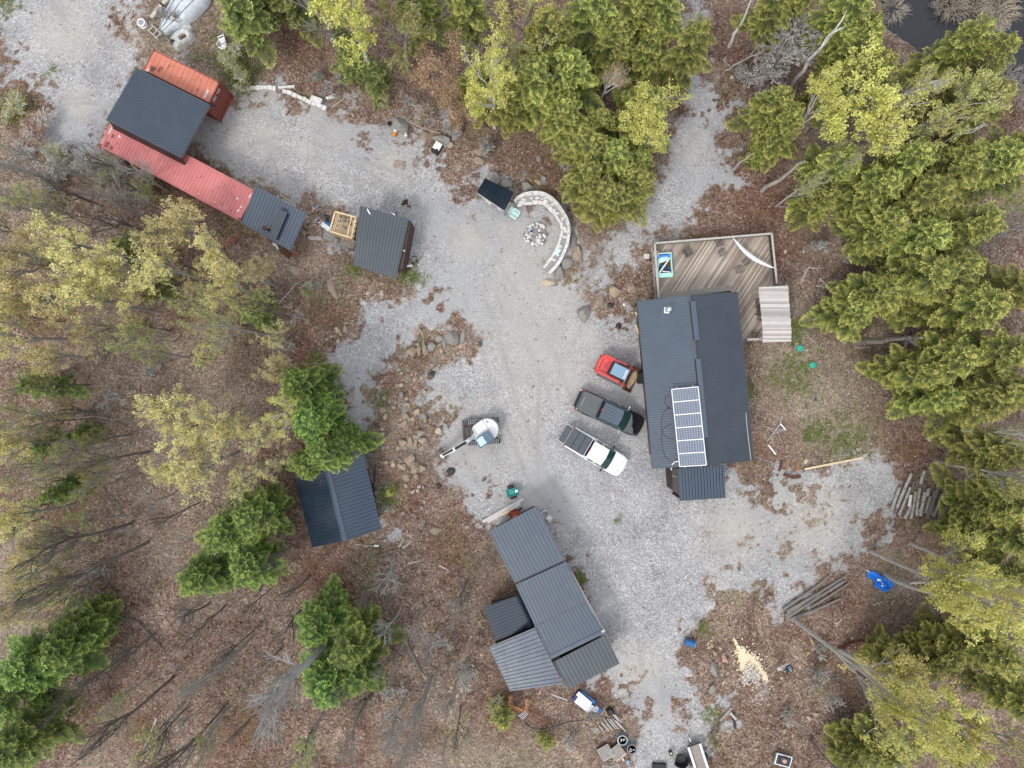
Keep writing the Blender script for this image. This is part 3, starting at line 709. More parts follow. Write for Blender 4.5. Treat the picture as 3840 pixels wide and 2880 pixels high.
# garage on the left
gz0, gz1 = 2.7, 4.5
q = dict(BL=(1170,2052,gz0), TL=(1085,1712,gz0), BR=(1431,1983,gz0), TR=(1346,1633,gz0), RT=(1205,1675,gz1), RB=(1292,2028,gz1))
gar, gc = shed('garage', 'gable roofed garage with one glossy near black slope, half hidden under the green hemlock', [((q['TL'],q['BL'],q['RB'],q['RT']), 26, 'rib', m_roof, .035), ((q['RT'],q['RB'],q['BR'],q['TR']), 26, 'rib', m_roof2, .045)], None, None, 'garage')  # left slope's dark reflection is put into its colour
mb = MB(); pts = [W(*q[k]) - gc for k in ('TL','RT','TR','BR','RB','BL')]; base = inset(pts, .8)
mb.loft([[(p.x,p.y,-.3) for p in base], [(p.x,p.y,qq.z-.12) for p, qq in zip(base, pts)]]); mb.build('wall', m_wallbr, gar)
ridge_cap(gar, gc, q['RT'], q['RB'], .40, .06, m_roof2)
edge_trim(gar, gc, [(1353,1642,gz0-.02),(1380,1755,gz0-.02)], .14, .14, m_black, 'gutter'); edge_trim(gar, gc, [q['BL'], q['RB'], q['BR']], .05, .14)
pipe = MB(); pipe.bar(G(1411,1745,.12), G(1400,1838,.12), .11, .09)
tag(pipe.build('gutter_length', m_trimroof), 'loose dark gutter length lying beside the bright slope of the garage', 'gutter')

# sheds of the lower row
ZL = 3.1
sh1, c1 = shed('shed', 'shed with blue grey ribbed roof, upper end of the lower row, nearest the teal cart', [(((1831,1993,ZL),(2013,1897,ZL+.3),(2120,2101,ZL+.3),(1930,2186,ZL)), 15, 'rib', m_roof2, .05)],
   ((1831,1993,ZL),(2013,1897,ZL+.3),(2120,2101,ZL+.3),(1930,2186,ZL)), m_wallbr)
edge_trim(sh1, c1, [(1831,1993,ZL),(1930,2186,ZL)], .05, .16); edge_trim(sh1, c1, [(1930,2188,ZL+.04),(2122,2100,ZL+.34)], .10, .06, m_black)
sh2, c2 = shed('shed', 'middle shed of the lower row, its ribbed roof stepped in two bays', [
   (((1934,2192,ZL-.15),(2124,2105,ZL+.15),(2198,2260,ZL+.15),(2007,2349,ZL-.15)), 16, 'rib', m_roof2, .05),
   (((2007,2351,ZL-.2),(2199,2262,ZL+.1),(2263,2368,ZL+.1),(2064,2466,ZL-.2)), 16, 'rib', m_roof2, .05)],
   ((1934,2192,ZL-.3),(2124,2105,ZL-.05),(2263,2370,ZL-.05),(2064,2466,ZL-.3)), m_wallbr)
edge_trim(sh2, c2, [(2005,2350,ZL-.10),(2200,2260,ZL+.20)], .14, .07); edge_trim(sh2, c2, [(2064,2466,ZL-.1),(2266,2368,ZL+.2)], .34, .05, m_roof2, 'flashing')
edge_trim(sh2, c2, [(1934,2192,ZL-.15),(2064,2466,ZL-.2)], .07, .10)
sh3, c3 = shed('shed', 'shed with darker charcoal roof at the lower right end of the lower row', [(((2074,2483,ZL-.35),(2271,2380,ZL-.1),(2324,2488,ZL-.1),(2130,2587,ZL-.35)), 15, 'rib', m_roof3, .05)],
   ((2074,2483,ZL-.35),(2271,2380,ZL-.1),(2324,2488,ZL-.1),(2130,2587,ZL-.35)), m_wallbr)
sh5, c5 = shed('shed', 'wide blue grey shed jutting to the lower left, over the orange timber frame', [(((1832,2427,2.6),(1913,2592,2.5),(2112,2565,3.0),(2006,2353,3.0)), 14, 'rib', m_roof2, .05)],
   ((1832,2427,2.5),(1913,2592,2.5),(2105,2565,2.9),(2006,2360,2.9)), m_wallbr)
edge_trim(sh5, c5, [(1832,2427,2.6),(1913,2592,2.5)], .05, .14)
sh6, c6 = shed('shed', 'small glossy black lean-to roof tucked between the two wings of the lower row', [(((1815,2277,2.9),(1858,2403,2.9),(2001,2347,1.9),(1950,2230,1.9)), 11, 'rib', m_roof, .04)],
   ((1815,2277,2.8),(1858,2403,2.8),(2001,2347,1.8),(1950,2230,1.8)), m_wallbr)
mb = MB(); a, b_ = W(2140,2142,2.9)-c2, W(2262,2366,2.9)-c2; mb.bar(a, b_, .16, .10); o = mb.build('gutter', m_white, sh2)
mb = MB(); d = (b_-a).normalized(); s = d.cross(Vector((0,0,1)))
mb.bar(a+Vector((0,0,.055)), b_+Vector((0,0,.055)), .08, .012); mb.build('gutter_channel', m_grey, o)
mb = MB(); a, b_ = W(2262,2368,2.75)-c3, W(2305,2456,2.75)-c3; mb.bar(a, b_, .16, .10); o = mb.build('gutter', m_white, sh3)
MB().bar(a+Vector((0,0,.055)), b_+Vector((0,0,.055)), .08, .012).build('gutter_channel', m_grey, o)
MB().box(W(2262,2366,3.35)-c2, (.3,.2,.12), rz=.4).build('gutter_block', m_palewood, sh2)

# lean-to against the long container
ln, lc = shed('lean_to', 'dark ribbed lean-to with raised box vent at the end of the pinkish container', [(((960,696,3.15),(1151,799,3.15),(1090,941,2.9),(903,835,2.9)), 17, 'rib', m_roof2, .035)],
   ((975,715,3.0),(1115,792,3.0),(1065,905,2.8),(925,825,2.8)), m_wallbr, 'lean-to')
mb = MB(); pa = [W(*p)-lc for p in ((1042,779,3.5),(1077,798,3.5),(1035,897,3.3),(1003,878,3.3))]
mb.loft([[p-Vector((0,0,.45)) for p in pa], pa]); mb.build('raised_vent', m_roof, ln)
mb = MB()
for f in (.25,.5,.75): mb.bar(lerp(pa[0],pa[1],f)+Vector((0,0,.01)), lerp(pa[3],pa[2],f)+Vector((0,0,.01)), .04, .03)
mb.build('vent_rib', m_trimroof, ln)
fp = W(1003,861,3.1)-lc
MB().lathe(fp, [(.09,-.1),(.09,.55),(.19,.56),(.19,.66),(.04,.74)], 14).build('flue_pipe', m_rust, ln)
mb = MB(); mb.tube([W(1060,776,3.35)-lc, W(1066,782,3.4)-lc, W(1076,785,3.35)-lc, W(1062,790,3.3)-lc, W(1056,781,3.3)-lc], .03, 5); mb.build('coiled_cable', m_black, ln)

# dark roofed shed by the timber frame
bs, bc = shed('shed', 'square shed with charcoal ribbed roof dusted grey, next to the unfinished timber frame', [
   (((1351,771,3.0),(1533,822,3.0),(1508,938,2.85),(1335,885,2.85)), 15, 'rib', m_roof3, .03),
   (((1335.5,883,2.84),(1508.5,936,2.84),(1485,1046,2.62),(1327,995,2.55)), 15, 'rib', m_roof3, .03)],
   None, m_wallbr)
mb = MB(); q = [W(*p)-bc for p in ((1360,790,2.8),(1539,826,2.8),(1508,1012,2.4),(1338,975,2.4))]
mb.loft([[(p.x,p.y,-.2) for p in q], q]); mb.build('wall', m_wallbr, bs)
mb = MB(); q = [W(*p)-bc for p in ((1320,960,2.66),(1335,890,2.8),(1400,985,2.68),(1420,1027,2.58),(1325,992,2.5))]
mb = MB()
for pts in ([(1378,781),(1392,806),(1383,800),(1377,788)], [(1509,937),(1520,941),(1518,944)], [(1465,797),(1483,805),(1480,808)]):
    qq = [W(p[0],p[1],3.0)-bc+Vector((0,0,.05)) for p in pts]; mb.loft([[x-Vector((0,0,.05)) for x in qq], qq])
mb.build('painted_sky_glint', m_white, bs)  # white shards painted in for the sky reflected on the roof
# firewood shelter
fs, fc = shed('firewood_shelter', 'small open shelter with dark ribbed roof next to the curved stone bench', [(((1819,668,1.65),(1927,722,1.65),(1893,790,2.3),(1788,720,2.3)), 9, 'rib', m_roof, .03)], None, None, 'shelter')
mb = MB()
for p in ((1822,676,1.5),(1920,724,1.5),(1891,784,2.15),(1795,722,2.15)): q = W(*p)-fc; mb.bar((q.x,q.y,-.05),(q.x,q.y,q.z), .1, .1)
mb.build('corner_posts', m_greywood, fs)
a, b_ = W(1788,724,2.15)-fc, W(1891,792,2.15)-fc; MB().bar(a, b_, .06, .16).build('front_beam', m_palewood, fs)
mb = MB(); a, b_ = W(1825,748,.6)-fc, W(1872,777,.6)-fc
r_ = random.Random(3)
for i in range(16):
    p = lerp(a, b_, r_.random()) + Vector((r_.uniform(-.15,.15), r_.uniform(-.1,.25), r_.uniform(-.4,.2))); mb.box(p, (.35,.22,.16), rz=r_.uniform(-1,1))
tag(mb.build('paper_sacks', m_white), None); o = D.objects['paper_sacks']; o.location = fc
tag(o, 'crumpled white sacks piled under the edge of the small firewood shelter', 'sacks')

# ---- deck
ZD = .95
dk = thing('deck', 'large weathered wooden deck of diagonal boards wrapping the upper end of the house', 'deck', W(2670,1080,0))
dO = Vector(dk.location)
m_deck, t, b = newmat('weathered_deck_boards')
mp = t.nodes.new('ShaderNodeMapping'); mp.inputs['Rotation'].default_value = (0, 0, R(-57)); t.links.new(coord(t, 'Object'), mp.inputs[0])
sx = t.nodes.new('ShaderNodeSeparateXYZ'); t.links.new(mp.outputs[0], sx.inputs[0])
bi = mth(t, 'FLOOR', mth(t, 'DIVIDE', sx.outputs[1], .145)); fr = mth(t, 'FRACT', mth(t, 'DIVIDE', sx.outputs[1], .145))
wn = N(t, 'ShaderNodeTexWhiteNoise', noise_dimensions='1D'); t.links.new(bi, wn.inputs['W'])
mp2 = t.nodes.new('ShaderNodeMapping'); mp2.inputs['Scale'].default_value = (.7, 9, 1); t.links.new(mp.outputs[0], mp2.inputs[0])
g1 = noise(t, mp2.outputs[0], 2.0, 6, .8)
cb = ramp(t, mth(t, 'ADD', mth(t, 'MULTIPLY', wn.outputs['Value'], .45), mth(t, 'MULTIPLY', g1, .65)), [(.25,(.19,.15,.12)),(.5,(.34,.275,.225)),(.7,(.48,.41,.345)),(.9,(.68,.61,.54))])
cb = mixc(t, ramp(t, noise(t, mp.outputs[0], .6, 4, .6), [(.5,(0,0,0)),(.72,(.3,.3,.3))]), cb, (.30,.22,.15))
gap = ramp(t, fr, [(.0,(0,0,0)),(.06,(0,0,0)),(.10,(1,1,1)),(.97,(1,1,1)),(1,(0,0,0))])
t.links.new(mixc(t, gap, (.05,.04,.035), cb), b.inputs['Base Color']); b.inputs['Roughness'].default_value = .9
bump(t, b, gap, .5, .01)
poly = [W(*p, ZD) - dO for p in ((2441,918),(2882,880),(2902,1075),(2860,1272),(2784,1278),(2766,1090),(2600,1100),(2456,1125))]
poly = [W(*p, ZD) - dO for p in ((2441,918),(2882,880),(2903,1076),(2960,1076),(2960,1276),(2784,1280),(2740,1090),(2456,1125))]
mb = MB(); mb.loft([[(p.x,p.y,ZD-.08) for p in poly], [(p.x,p.y,ZD) for p in poly]]); mb.build('deck_boards', m_deck, dk)
mb = MB()
for i, (u, v) in enumerate([(2445,922),(2600,908),(2740,896),(2878,884),(2888,980),(2899,1070),(2950,1080),(2950,1270),(2800,1272),(2450,1020),(2458,1120)]):
    p = W(u, v, ZD)-dO; mb.bar((p.x,p.y,-.3),(p.x,p.y,ZD-.08), .14, .14)
mb.build('deck_post', m_greywood, dk)
def railing(p, q, dark=True):
    a, b_ = W(*p, ZD)-dO, W(*q, ZD)-dO; H_ = 1.0
    a.z = b_.z = 0
    mb = MB(); mb.bar(a+Vector((0,0,ZD+H_)), b_+Vector((0,0,ZD+H_)), .17, .045); rl = mb.build('top_rail', m_palewood, dk)
    mb = MB(); mb.bar(a+Vector((0,0,ZD+.12)), b_+Vector((0,0,ZD+.12)), .05, .09); mb.bar(a+Vector((0,0,ZD+H_-.1)), b_+Vector((0,0,ZD+H_-.1)), .05, .09); mb.build('lower_rail', m_greywood, dk)
    mb = MB(); n = int((b_-a).length/.13)
    for i in range(n+1):
        x = lerp(a, b_, i/max(n,1)); mb.bar(x+Vector((0,0,ZD+.1)), x+Vector((0,0,ZD+H_-.04)), .035, .035)
    mb.build('balusters', m_black, dk)
railing((2446,921),(2878,885)); railing((2446,921),(2461,1122)); railing((2878,885),(2897,1070)); railing((2787,1276),(2858,1272))
mb = MB(); a, b_ = W(2462,1118,ZD)-dO, W(2745,1086,ZD)-dO
for k in range(3):
    s = Vector((.03,.16,0))*k; mb.bar(Vector((a.x,a.y,ZD+.01))+s, Vector((b_.x,b_.y,ZD+.01))+s, .14, .03)
mb.build('border_board', m_greywood, dk)
# bench beside the tub
bn = thing('bench', 'narrow weathered bench plank between the deck railing and the mint tub', 'bench', W(2456,995,ZD)); bo = Vector(bn.location)
MB().bar(W(2456,968,ZD+.4)-bo, W(2459,1038,ZD+.4)-bo, .34, .05).build('seat', m_greywood, bn)
for v in (975, 1032):
    MB().box(W(2457,v,ZD+.19)-bo, (.28,.08,.38)).build('leg', m_greywood, bn)
ot = MB(); ot.bbox((0,0,.22), (.48,.50,.44), .03); ot.box((0,.0,.46), (.5,.06,.03)); ot.box((0,.2,.46), (.5,.06,.03)); ot.box((0,-.2,.46), (.5,.06,.03))
tag(ot.build('wooden_crate', m_palewood, None, W(2456,955,ZD)), 'pale square wooden crate at the corner of the mint tub on the deck', 'crate')
# sail
mb = MB(); n = 14
s0, s1 = W(2751,894,ZD+1.0), W(2906,1006,ZD+1.0); perp = Vector((.58,.8,0))
V = []
for i in range(n+1):
    f = i/n; c = lerp(s0, s1, f) - perp*.28*math.sin(f*PI) ; wv = .16*math.sin(f*PI)**.7+.015
    V += [c-perp*wv+Vector((0,0,-.25*math.sin(f*PI))), c+Vector((0,0,.04-.25*math.sin(f*PI))), c+perp*wv+Vector((0,0,-.28*math.sin(f*PI)))]
mb.add(V, [(3*i+k,3*i+k+1,3*i+k+4,3*i+k+3) for i in range(n) for k in (0,1)])
V2 = [v_-Vector((0,0,.03)) for v_ in V]; mb.add(V2, [(3*i+k,3*i+k+3,3*i+k+4,3*i+k+1) for i in range(n) for k in (0,1)])
mb.tube([s0, s0+Vector((-.1,.1,.02))], .02, 5); mb.tube([s1, s1+Vector((.15,-.1,.02))], .02, 5)
tag(mb.build('shade_sail', m_white), 'rolled white shade sail strung across the upper right corner of the deck', 'sail')
# bleached board roof over the deck corner
gzb = thing('gazebo', 'open shelter with sun bleached plank roof at the right edge of the deck', 'gazebo', W(2906,1180,0)); go = Vector(gzb.location)
m_planks, t, b = newmat('bleached_roof_planks')
sx = t.nodes.new('ShaderNodeSeparateXYZ'); t.links.new(coord(t, 'Object'), sx.inputs[0])
bi = mth(t, 'FLOOR', mth(t, 'DIVIDE', sx.outputs[1], .14)); wn = N(t, 'ShaderNodeTexWhiteNoise', noise_dimensions='1D'); t.links.new(bi, wn.inputs['W'])
mp2 = t.nodes.new('ShaderNodeMapping'); mp2.inputs['Scale'].default_value = (1.2, 8, 1); t.links.new(coord(t, 'Object'), mp2.inputs[0])
t.links.new(ramp(t, mth(t, 'ADD', mth(t, 'MULTIPLY', wn.outputs['Value'], .4), mth(t, 'MULTIPLY', noise(t, mp2.outputs[0], 2, 6, .8), .6)), [(.25,(.30,.27,.25)),(.5,(.46,.42,.40)),(.75,(.66,.62,.59))]), b.inputs['Base Color']); b.inputs['Roughness'].default_value = .9
A, B, C_, D_ = [W(*p)-go for p in ((2844,1077,3.35),(2954,1071,3.35),(2968,1236,3.5),(2860,1236,3.5))]
E, F_ = [W(*p)-go for p in ((2860,1286,3.15),(2967,1281,3.15))]
mb = MB(); k = 20
for i in range(k):
    p, q = lerp(A, D_, i/k), lerp(B, C_, i/k); p2, q2 = lerp(A, D_, (i+.93)/k), lerp(B, C_, (i+.93)/k)
    e = r_.uniform(-.03,.03); dx = (q-p).normalized()*e; z = Vector((0,0,r_.uniform(0,.02)))
    mb.loft([[x-Vector((0,0,.03)) for x in (p+dx,q+dx,q2+dx,p2+dx)], [x+z for x in (p+dx,q+dx,q2+dx,p2+dx)]])
for i in range(6):
    p, q = lerp(D_, E, i/6), lerp(C_, F_, i/6); p2, q2 = lerp(D_, E, (i+.93)/6), lerp(C_, F_, (i+.93)/6)
    mb.loft([[x-Vector((0,0,.03)) for x in (p,q,q2,p2)], [x+Vector((0,0,.005)) for x in (p,q,q2,p2)]])
mb.build('roof_planks', m_planks, gzb)
for p in ((2852,1088,3.2),(2948,1082,3.2),(2960,1262,3.1),(2866,1266,3.1)):
    q = W(*p)-go; MB().bar((q.x,q.y,.95),(q.x,q.y,q.z), .13, .13).build('post', m_palewood, gzb)
# ------------------------------------------------------------------ vehicles
def pickup(name, label, u, v, ang, L, Wd, paint, roofp, tail_open, lid_n, scale=1.0):
    """a crew cab pickup; x points forward, origin on the ground under its centre"""
    t_ = thing(name, label, 'pickup truck', W(u, v, 0), ang)
    hl, hw = L/2, Wd/2
    def sect(tab, x):
        for (x0, y0), (x1, y1) in zip(tab[:-1], tab[1:]):
            if x0 <= x <= x1: return y0 + (y1-y0)*(x-x0)/(x1-x0)
        return tab[-1][1]
    bedx = -hl + .30 + 1.55 + .1                    # front wall of the bed
    cowl = hl - 1.30
    wtab = [(-hl, hw*.90), (-hl+.12, hw*.97), (bedx, hw), (cowl, hw), (hl-.55, hw*.985), (hl-.25, hw*.90), (hl-.08, hw*.74), (hl, hw*.55)]
    ztab = [(-hl, 1.08), (bedx, 1.10), (cowl-.3, 1.10), (cowl, 1.12), (hl-.5, 1.03), (hl-.12, .93), (hl, .78)]
    xs = [-hl + L*i/44 for i in range(45)]; ts = [-1,-.97,-.9,-.75,-.5,-.25,0,.25,.5,.75,.9,.97,1]
    mb = MB(); mb.smooth = True; rows = []
    for x in xs:
        w_ = sect(wtab, x); z = sect(ztab, x); row = [(x, -w_*.93, .38), (x, -w_*1.0, .62)]
        for q in ts:
            drop = .10*max(0, (abs(q)-.85)/.15)**2 + (.05*abs(q)**3 if x > cowl-.3 else .01*abs(q))
            bump_ = .022*math.exp(-((abs(q)-.55)/.12)**2) if x > cowl else 0
            row.append((x, w_*q, z - drop + bump_))
        row += [(x, w_, .62), (x, w_*.93, .38)]; rows.append(row)
    mb.loft(rows, True, True, False)
    mb.build('body', paint, t_)
    # bumper
    mb = MB(); mb.bbox((-hl-.07, 0, .55), (.20, Wd*.86, .18), .04); mb.build('rear_bumper', m_chrome if paint is not m_carblack else m_black, t_)
    mb = MB(); fr_ = [(hl-.02,-hw*.6),(hl+.05,-hw*.45),(hl+.07,0),(hl+.05,hw*.45),(hl-.02,hw*.6)]
    mb.loft([[(x,y,.40) for x,y in fr_]+[(hl-.3,hw*.6,.40),(hl-.3,-hw*.6,.40)], [(x,y,.62) for x,y in fr_]+[(hl-.3,hw*.6,.62),(hl-.3,-hw*.6,.62)]]); mb.build('front_bumper', paint, t_)
    # cab
    cx0, cx1 = bedx+.02, cowl-.05                    # belt line ends
    rx0, rx1 = cx0+.14, cx1-.68
    def ring(x0, x1, w_, z, rr=.12):
        return [(x0+rr,-w_,z),(x1-rr,-w_,z),(x1-rr*.2,-w_*.88,z),(x1+.05,0,z),(x1-rr*.2,w_*.88,z),(x1-rr,w_,z),(x0+rr,w_,z),(x0,w_*.9,z),(x0,-w_*.9,z)]
    mb = MB(); mb.loft([ring(cx0, cx1, hw*.95, 1.02), ring(cx0+.05, cx1-.22, hw*.90, 1.30), ring(rx0-.03, rx1+.04, hw*.77, 1.80), ring(rx0+.03, rx1-.04, hw*.70, 1.86)])
    mb.build('cab_roof', roofp, t_)
    if roofp is not m_carwhite:
        mb = MB()
        for y in (-.42,-.14,.14,.42): mb.bbox(((rx0+rx1)/2-.22, y, 1.868), ((rx1-rx0)*.55,.05,.02), .008)
        mb.build('roof_rib', m_trimroof, t_)
    def glass(pts, nm='window', m_=None):
        mb = MB(); pts = [Vector(p) for p in pts]; n_ = (pts[1]-pts[0]).cross(pts[-1]-pts[0]).normalized()
        if n_.z < 0: n_ = -n_
        mb.loft([[p-n_*.02 for p in pts], [p+n_*.012 for p in pts]]); return mb.build(nm, m_ or m_glassd, t_)
    A0 = (cx1-.02, 1.09); A1 = (rx1+.04, 1.80)
    wsh = []
    for f, yy in ((0,-.88),(0,-.5),(0,0),(0,.5),(0,.88),(1,.74),(1,.4),(1,0),(1,-.4),(1,-.74)):
        x, z = (cx1-.02, 1.10) if f == 0 else (rx1+.01, 1.80)
        cur = .09*(1-(yy/.88)**2) if f == 0 else .07*(1-(yy/.74)**2)
        wsh.append((x+cur, yy*hw, z))
    mb = MB(); cc = [(0,1,8,9),(1,2,7,8),(2,3,6,7),(3,4,5,6)]
    mb.add(wsh, cc)
    mb.add([(x+.02,y,z+.03) for x,y,z in wsh], cc); mb.build('windshield', m_glassd, t_)
    glass([(cx0+.0,-hw*.80,1.22),(cx0+.0,hw*.80,1.22),(rx0-.03,hw*.70,1.76),(rx0-.03,-hw*.70,1.76)], 'rear_window', m_black)
    for s in (-1, 1):
        for x0, x1, e in ((cx0+.30, (cx0+cx1)/2-.22, 0), ((cx0+cx1)/2-.10, cx1-.42, .28)):
            mb = MB(); q = [(x0,s*(hw*.935),1.16),(x1+e,s*(hw*.935),1.16),(x1-.05,s*(hw*.81),1.70),(x0+.12,s*(hw*.81),1.70)]
            mb.loft([[(a,b_-s*.05,c) for a,b_,c in q], [(a,b_+s*.012,c) for a,b_,c in q]]); mb.build('side_window', m_glassd, t_)
        # mirror
        mb = MB(); mb.bbox((cx1-.38, s*(hw+.16), 1.20), (.12,.24,.18), .03); mb.bar((cx1-.38,s*hw*.93,1.14),(cx1-.38,s*(hw+.1),1.17), .05,.05)
        mr = mb.build('side_mirror', m_black if paint is m_carwhite else m_chrome, t_)
        for x in ((cx0+.34), (cx0+cx1)/2+.12):
            MB().bbox((x, s*(hw+.01), .98), (.20,.05,.05), .015).build('door_handle', paint if paint is m_carwhite else m_chrome, t_)
        # wheels
        for x in (-hl+1.08, hl-.98):
            mb = MB(); prof = [(.28,-.13),(.37,-.12),(.39,-.05),(.39,.05),(.37,.12),(.28,.13)]
            rg = [[(x+rr*math.cos(2*PI*i/20), s*(hw-.10)+yy, .39+rr*math.sin(2*PI*i/20)) for i in range(20)] for rr, yy in prof]
            mb.loft(rg); wh = mb.build('wheel', m_rubber, t_)
            mb = MB(); rg = [[(x+rr*math.cos(2*PI*i/16), s*(hw+.035)+s*yy, .39+rr*math.sin(2*PI*i/16)) for i in range(16)] for rr, yy in ((.24,-.05),(.24,0),(.08,.012))]
            mb.loft(rg); mb.build('rim', m_chrome, wh)
        MB().bbox((-hl+.06, s*hw*.88, .98), (.12,.16,.30), .03).build('tail_light', m_tail, t_)
        MB().bbox((hl-.16, s*hw*.74, .84), (.22,.26,.12), .04).build('headlight', m_chrome if paint is m_carwhite else m_glassd, t_)
    # third brake light
    MB().box((rx0-.02, 0, 1.80), (.08,.30,.05)).build('brake_light', m_tail, t_)
    # bed cover with folds
    x0, x1 = (-hl+.01 if tail_open else -hl+.14), bedx-.03
    mb = MB(); kk = lid_n
    for i in range(kk):
        xa, xb = lerp(x0,x1,i/kk)+.012, lerp(x0,x1,(i+1)/kk)-.012
        mb.bbox(((xa+xb)/2, 0, 1.125), (xb-xa, Wd*.86, .05), .02)
    bc_ = mb.build('bed_cover', m_lid if paint is m_carwhite else m_bedlid, t_)
    mb = MB(); mb.box(((x0+x1)/2,0,1.09), (x1-x0,Wd*.84,.03)); mb.build('cover_seam', m_black, bc_)
    if tail_open:
        mb = MB(); mb.bbox((-hl-.28, 0, .86), (.56, Wd*.80, .08), .02); tg = mb.build('tailgate', m_lid, t_)
        mb = MB(); mb.bar((-hl-.60, -Wd*.40, .83), (-hl-.02, -Wd*.40, .83), .06, .09); mb.bar((-hl-.60, Wd*.40, .83), (-hl-.02, Wd*.40, .83), .06, .09); mb.build('tailgate_edge', paint, tg)
        mb = MB()
        for i in range(9): mb.box((-hl-.30, -.5+i*.125, .865), (.10,.05,.012))
        mb.build('pressed_lettering', m_black, tg)
        MB().box((-hl-.46,.35,.868), (.05,.09,.01)).build('latch_plate', m_white, tg)
    else:
        for s in (-1,1): MB().bbox((-hl-.1, s*hw*.80, .62), (.16,.18,.14), .04).build('bumper_corner', m_chrome, t_)
        MB().box((-hl+.22,.55,1.155),(.05,.05,.02)).build('cover_latch', m_white, bc_)
        mb = MB(); mb.tube([(-hl+.38,-.38,1.17),(-hl+.38,.38,1.17)], .018, 6); mb.build('cover_handle', m_chrome, bc_)
    if paint is m_carwhite:
        for y in (-.42,.42): MB().box((hl-.42, y, 1.04), (.20,.03,.02), rz=-.25*(1 if y > 0 else -1)).build('hood_vent', m_black, t_)
        mb = MB(); mb.bbox((rx0+.18,.42,1.875),(.14,.05,.03),.01); mb.build('roof_antenna', m_black, t_)
    else:
        for s in (-1,1):
            mb = MB(); mb.loft([[(hl-.62,s*.30,1.06),(hl-.20,s*.20,1.0),(hl-.62,s*.36,1.06)], [(hl-.62,s*.30,1.09),(hl-.20,s*.20,1.0),(hl-.62,s*.36,1.07)]]); mb.build('hood_crease', m_carblack, t_)
    for s in (-.35,.3):
        mb = MB(); mb.bar((cx1+.06, s, 1.16), (cx1-.04, s-.45, 1.22), .025, .02); mb.build('wiper', m_black, t_)
    return t_
m_lid = M('grey_bed_cover', (.045,.055,.07), rough=.3, spec=.8)
m_bedlid = M('satin_black_bed_lid', (.055,.065,.068), (.09,.10,.10), rough=.32, scale=1.2, spec=.7)
pickup('pickup_truck', 'black crew cab pickup with bed cover, between the red loader and the white pickup', 2283, 1549, R(-24.5), 5.95, 1.98, m_carblack, m_roof2, False, 1)
pickup('pickup_truck', 'white crew cab pickup with its tailgate lowered, parked below the black pickup', 2232, 1692, R(-30.5), 5.55, 1.98, m_carwhite, m_carwhite, True, 3)

# ---- compact track loader
ld = thing('track_loader', 'red compact track loader with pale blue cab roof and rusty bucket, facing the house', 'loader', W(2300,1390,0), R(-26)); ld.scale = (1.1,1.1,1.05)
def trackbelt(parent, cx, cy, L, w_, h, name='track'):
    prof = []
    for i in range(9): a = PI/2 + PI*i/8; prof.append((cx-L/2+h/2+h/2*math.cos(a), h/2+h/2*math.sin(a)))
    for i in range(9): a = -PI/2 + PI*i/8; prof.append((cx+L/2-h/2+h/2*math.cos(a), h/2+h/2*math.sin(a)))
    mb = MB(); mb.loft([[(x, cy-w_/2, z) for x, z in prof], [(x, cy+w_/2, z) for x, z in prof]])
    tb = mb.build(name, m_rubber, parent)
    mb = MB(); n = int(L/.16)
    for i in range(n):
        x = cx-L/2+.15+(L-.3)*i/(n-1)
        for s in (-1,1): mb.box((x+s*.02, cy+s*w_*.26, h+.012), (.075, w_*.42, .035))
    mb.build('track_lug', m_grey, tb)
    return tb
for s in (-1,1): trackbelt(ld, .0, s*.72, 2.15, .36, .62)
mb = MB(); mb.smooth = False
out = [(-1.45,-.62),(-1.36,-.80),(-.9,-.80),(.55,-.52),(.85,-.50),(.85,.50),(.55,.52),(-.9,.80),(-1.36,.80),(-1.45,.62),(-1.55,0)]
mb.loft([[(x,y*.8,.35) for x,y in out], [(x,y,.7) for x,y in out], [(x*.98,y*.97,1.05) for x,y in out], [(x*.94,y*.88,1.25) for x,y in out]])
bd = mb.build('body', m_red, ld)
mb = MB()
for i in range(7): mb.box((-1.22, -.36+i*.12, 1.262), (.07,.08,.02))
for i in range(4): mb.box((-.82, -.18+i*.12, 1.262), (.36,.025,.02))
mb.cyl((-.72,.36,1.25), .06, .03, 10); mb.build('hood_vent', m_black, bd)
mb = MB(); mb.bbox((.18,0,1.55), (1.42,.98,.95), .06); cb = mb.build('cab', m_black, ld)
mb = MB(); mb.bbox((.26,0,2.06), (1.30,.92,.10), .04); rf = mb.build('cab_roof', m_bluegrey, ld)
mb = MB()
for i in range(6): mb.box((.74, -.30+i*.12, 2.115), (.20,.05,.012)); mb.box((.66,-.33+i*.12,2.114),(.05,.09,.01))
mb.build('roof_marking', m_mark, rf)
for s in (-1,1):
    mb = MB(); mb.bar((-1.15,s*.70,1.45),(.60,s*.74,1.50), .14,.20); mb.bar((.55,s*.74,1.50),(1.18,s*.70,.75), .13,.18); mb.bar((-1.15,s*.70,1.5),(-1.25,s*.66,.9), .16,.2); mb.cyl((1.0,s*.70-.06,.95), .1, .12, 10)
    mb.build('lift_arm', m_red, ld)
    mb = MB(); mb.tube([(-.9,s*.62,.8),(.35,s*.66,1.35)], .05, 8); mb.build('hydraulic_cylinder', m_chrome, ld)
    MB().bbox((-1.52,s*.55,.85), (.06,.16,.2), .02).build('tail_light', m_tail, ld)
mb = MB(); sec = [(1.22,.12),(1.22,.62),(1.34,.66),(1.36,.20),(1.40,.14),(1.98,.08),(1.98,.05),(1.28,.05)]
mb.loft([[(x,-.98,z) for x,z in sec], [(x,.98,z) for x,z in sec]])
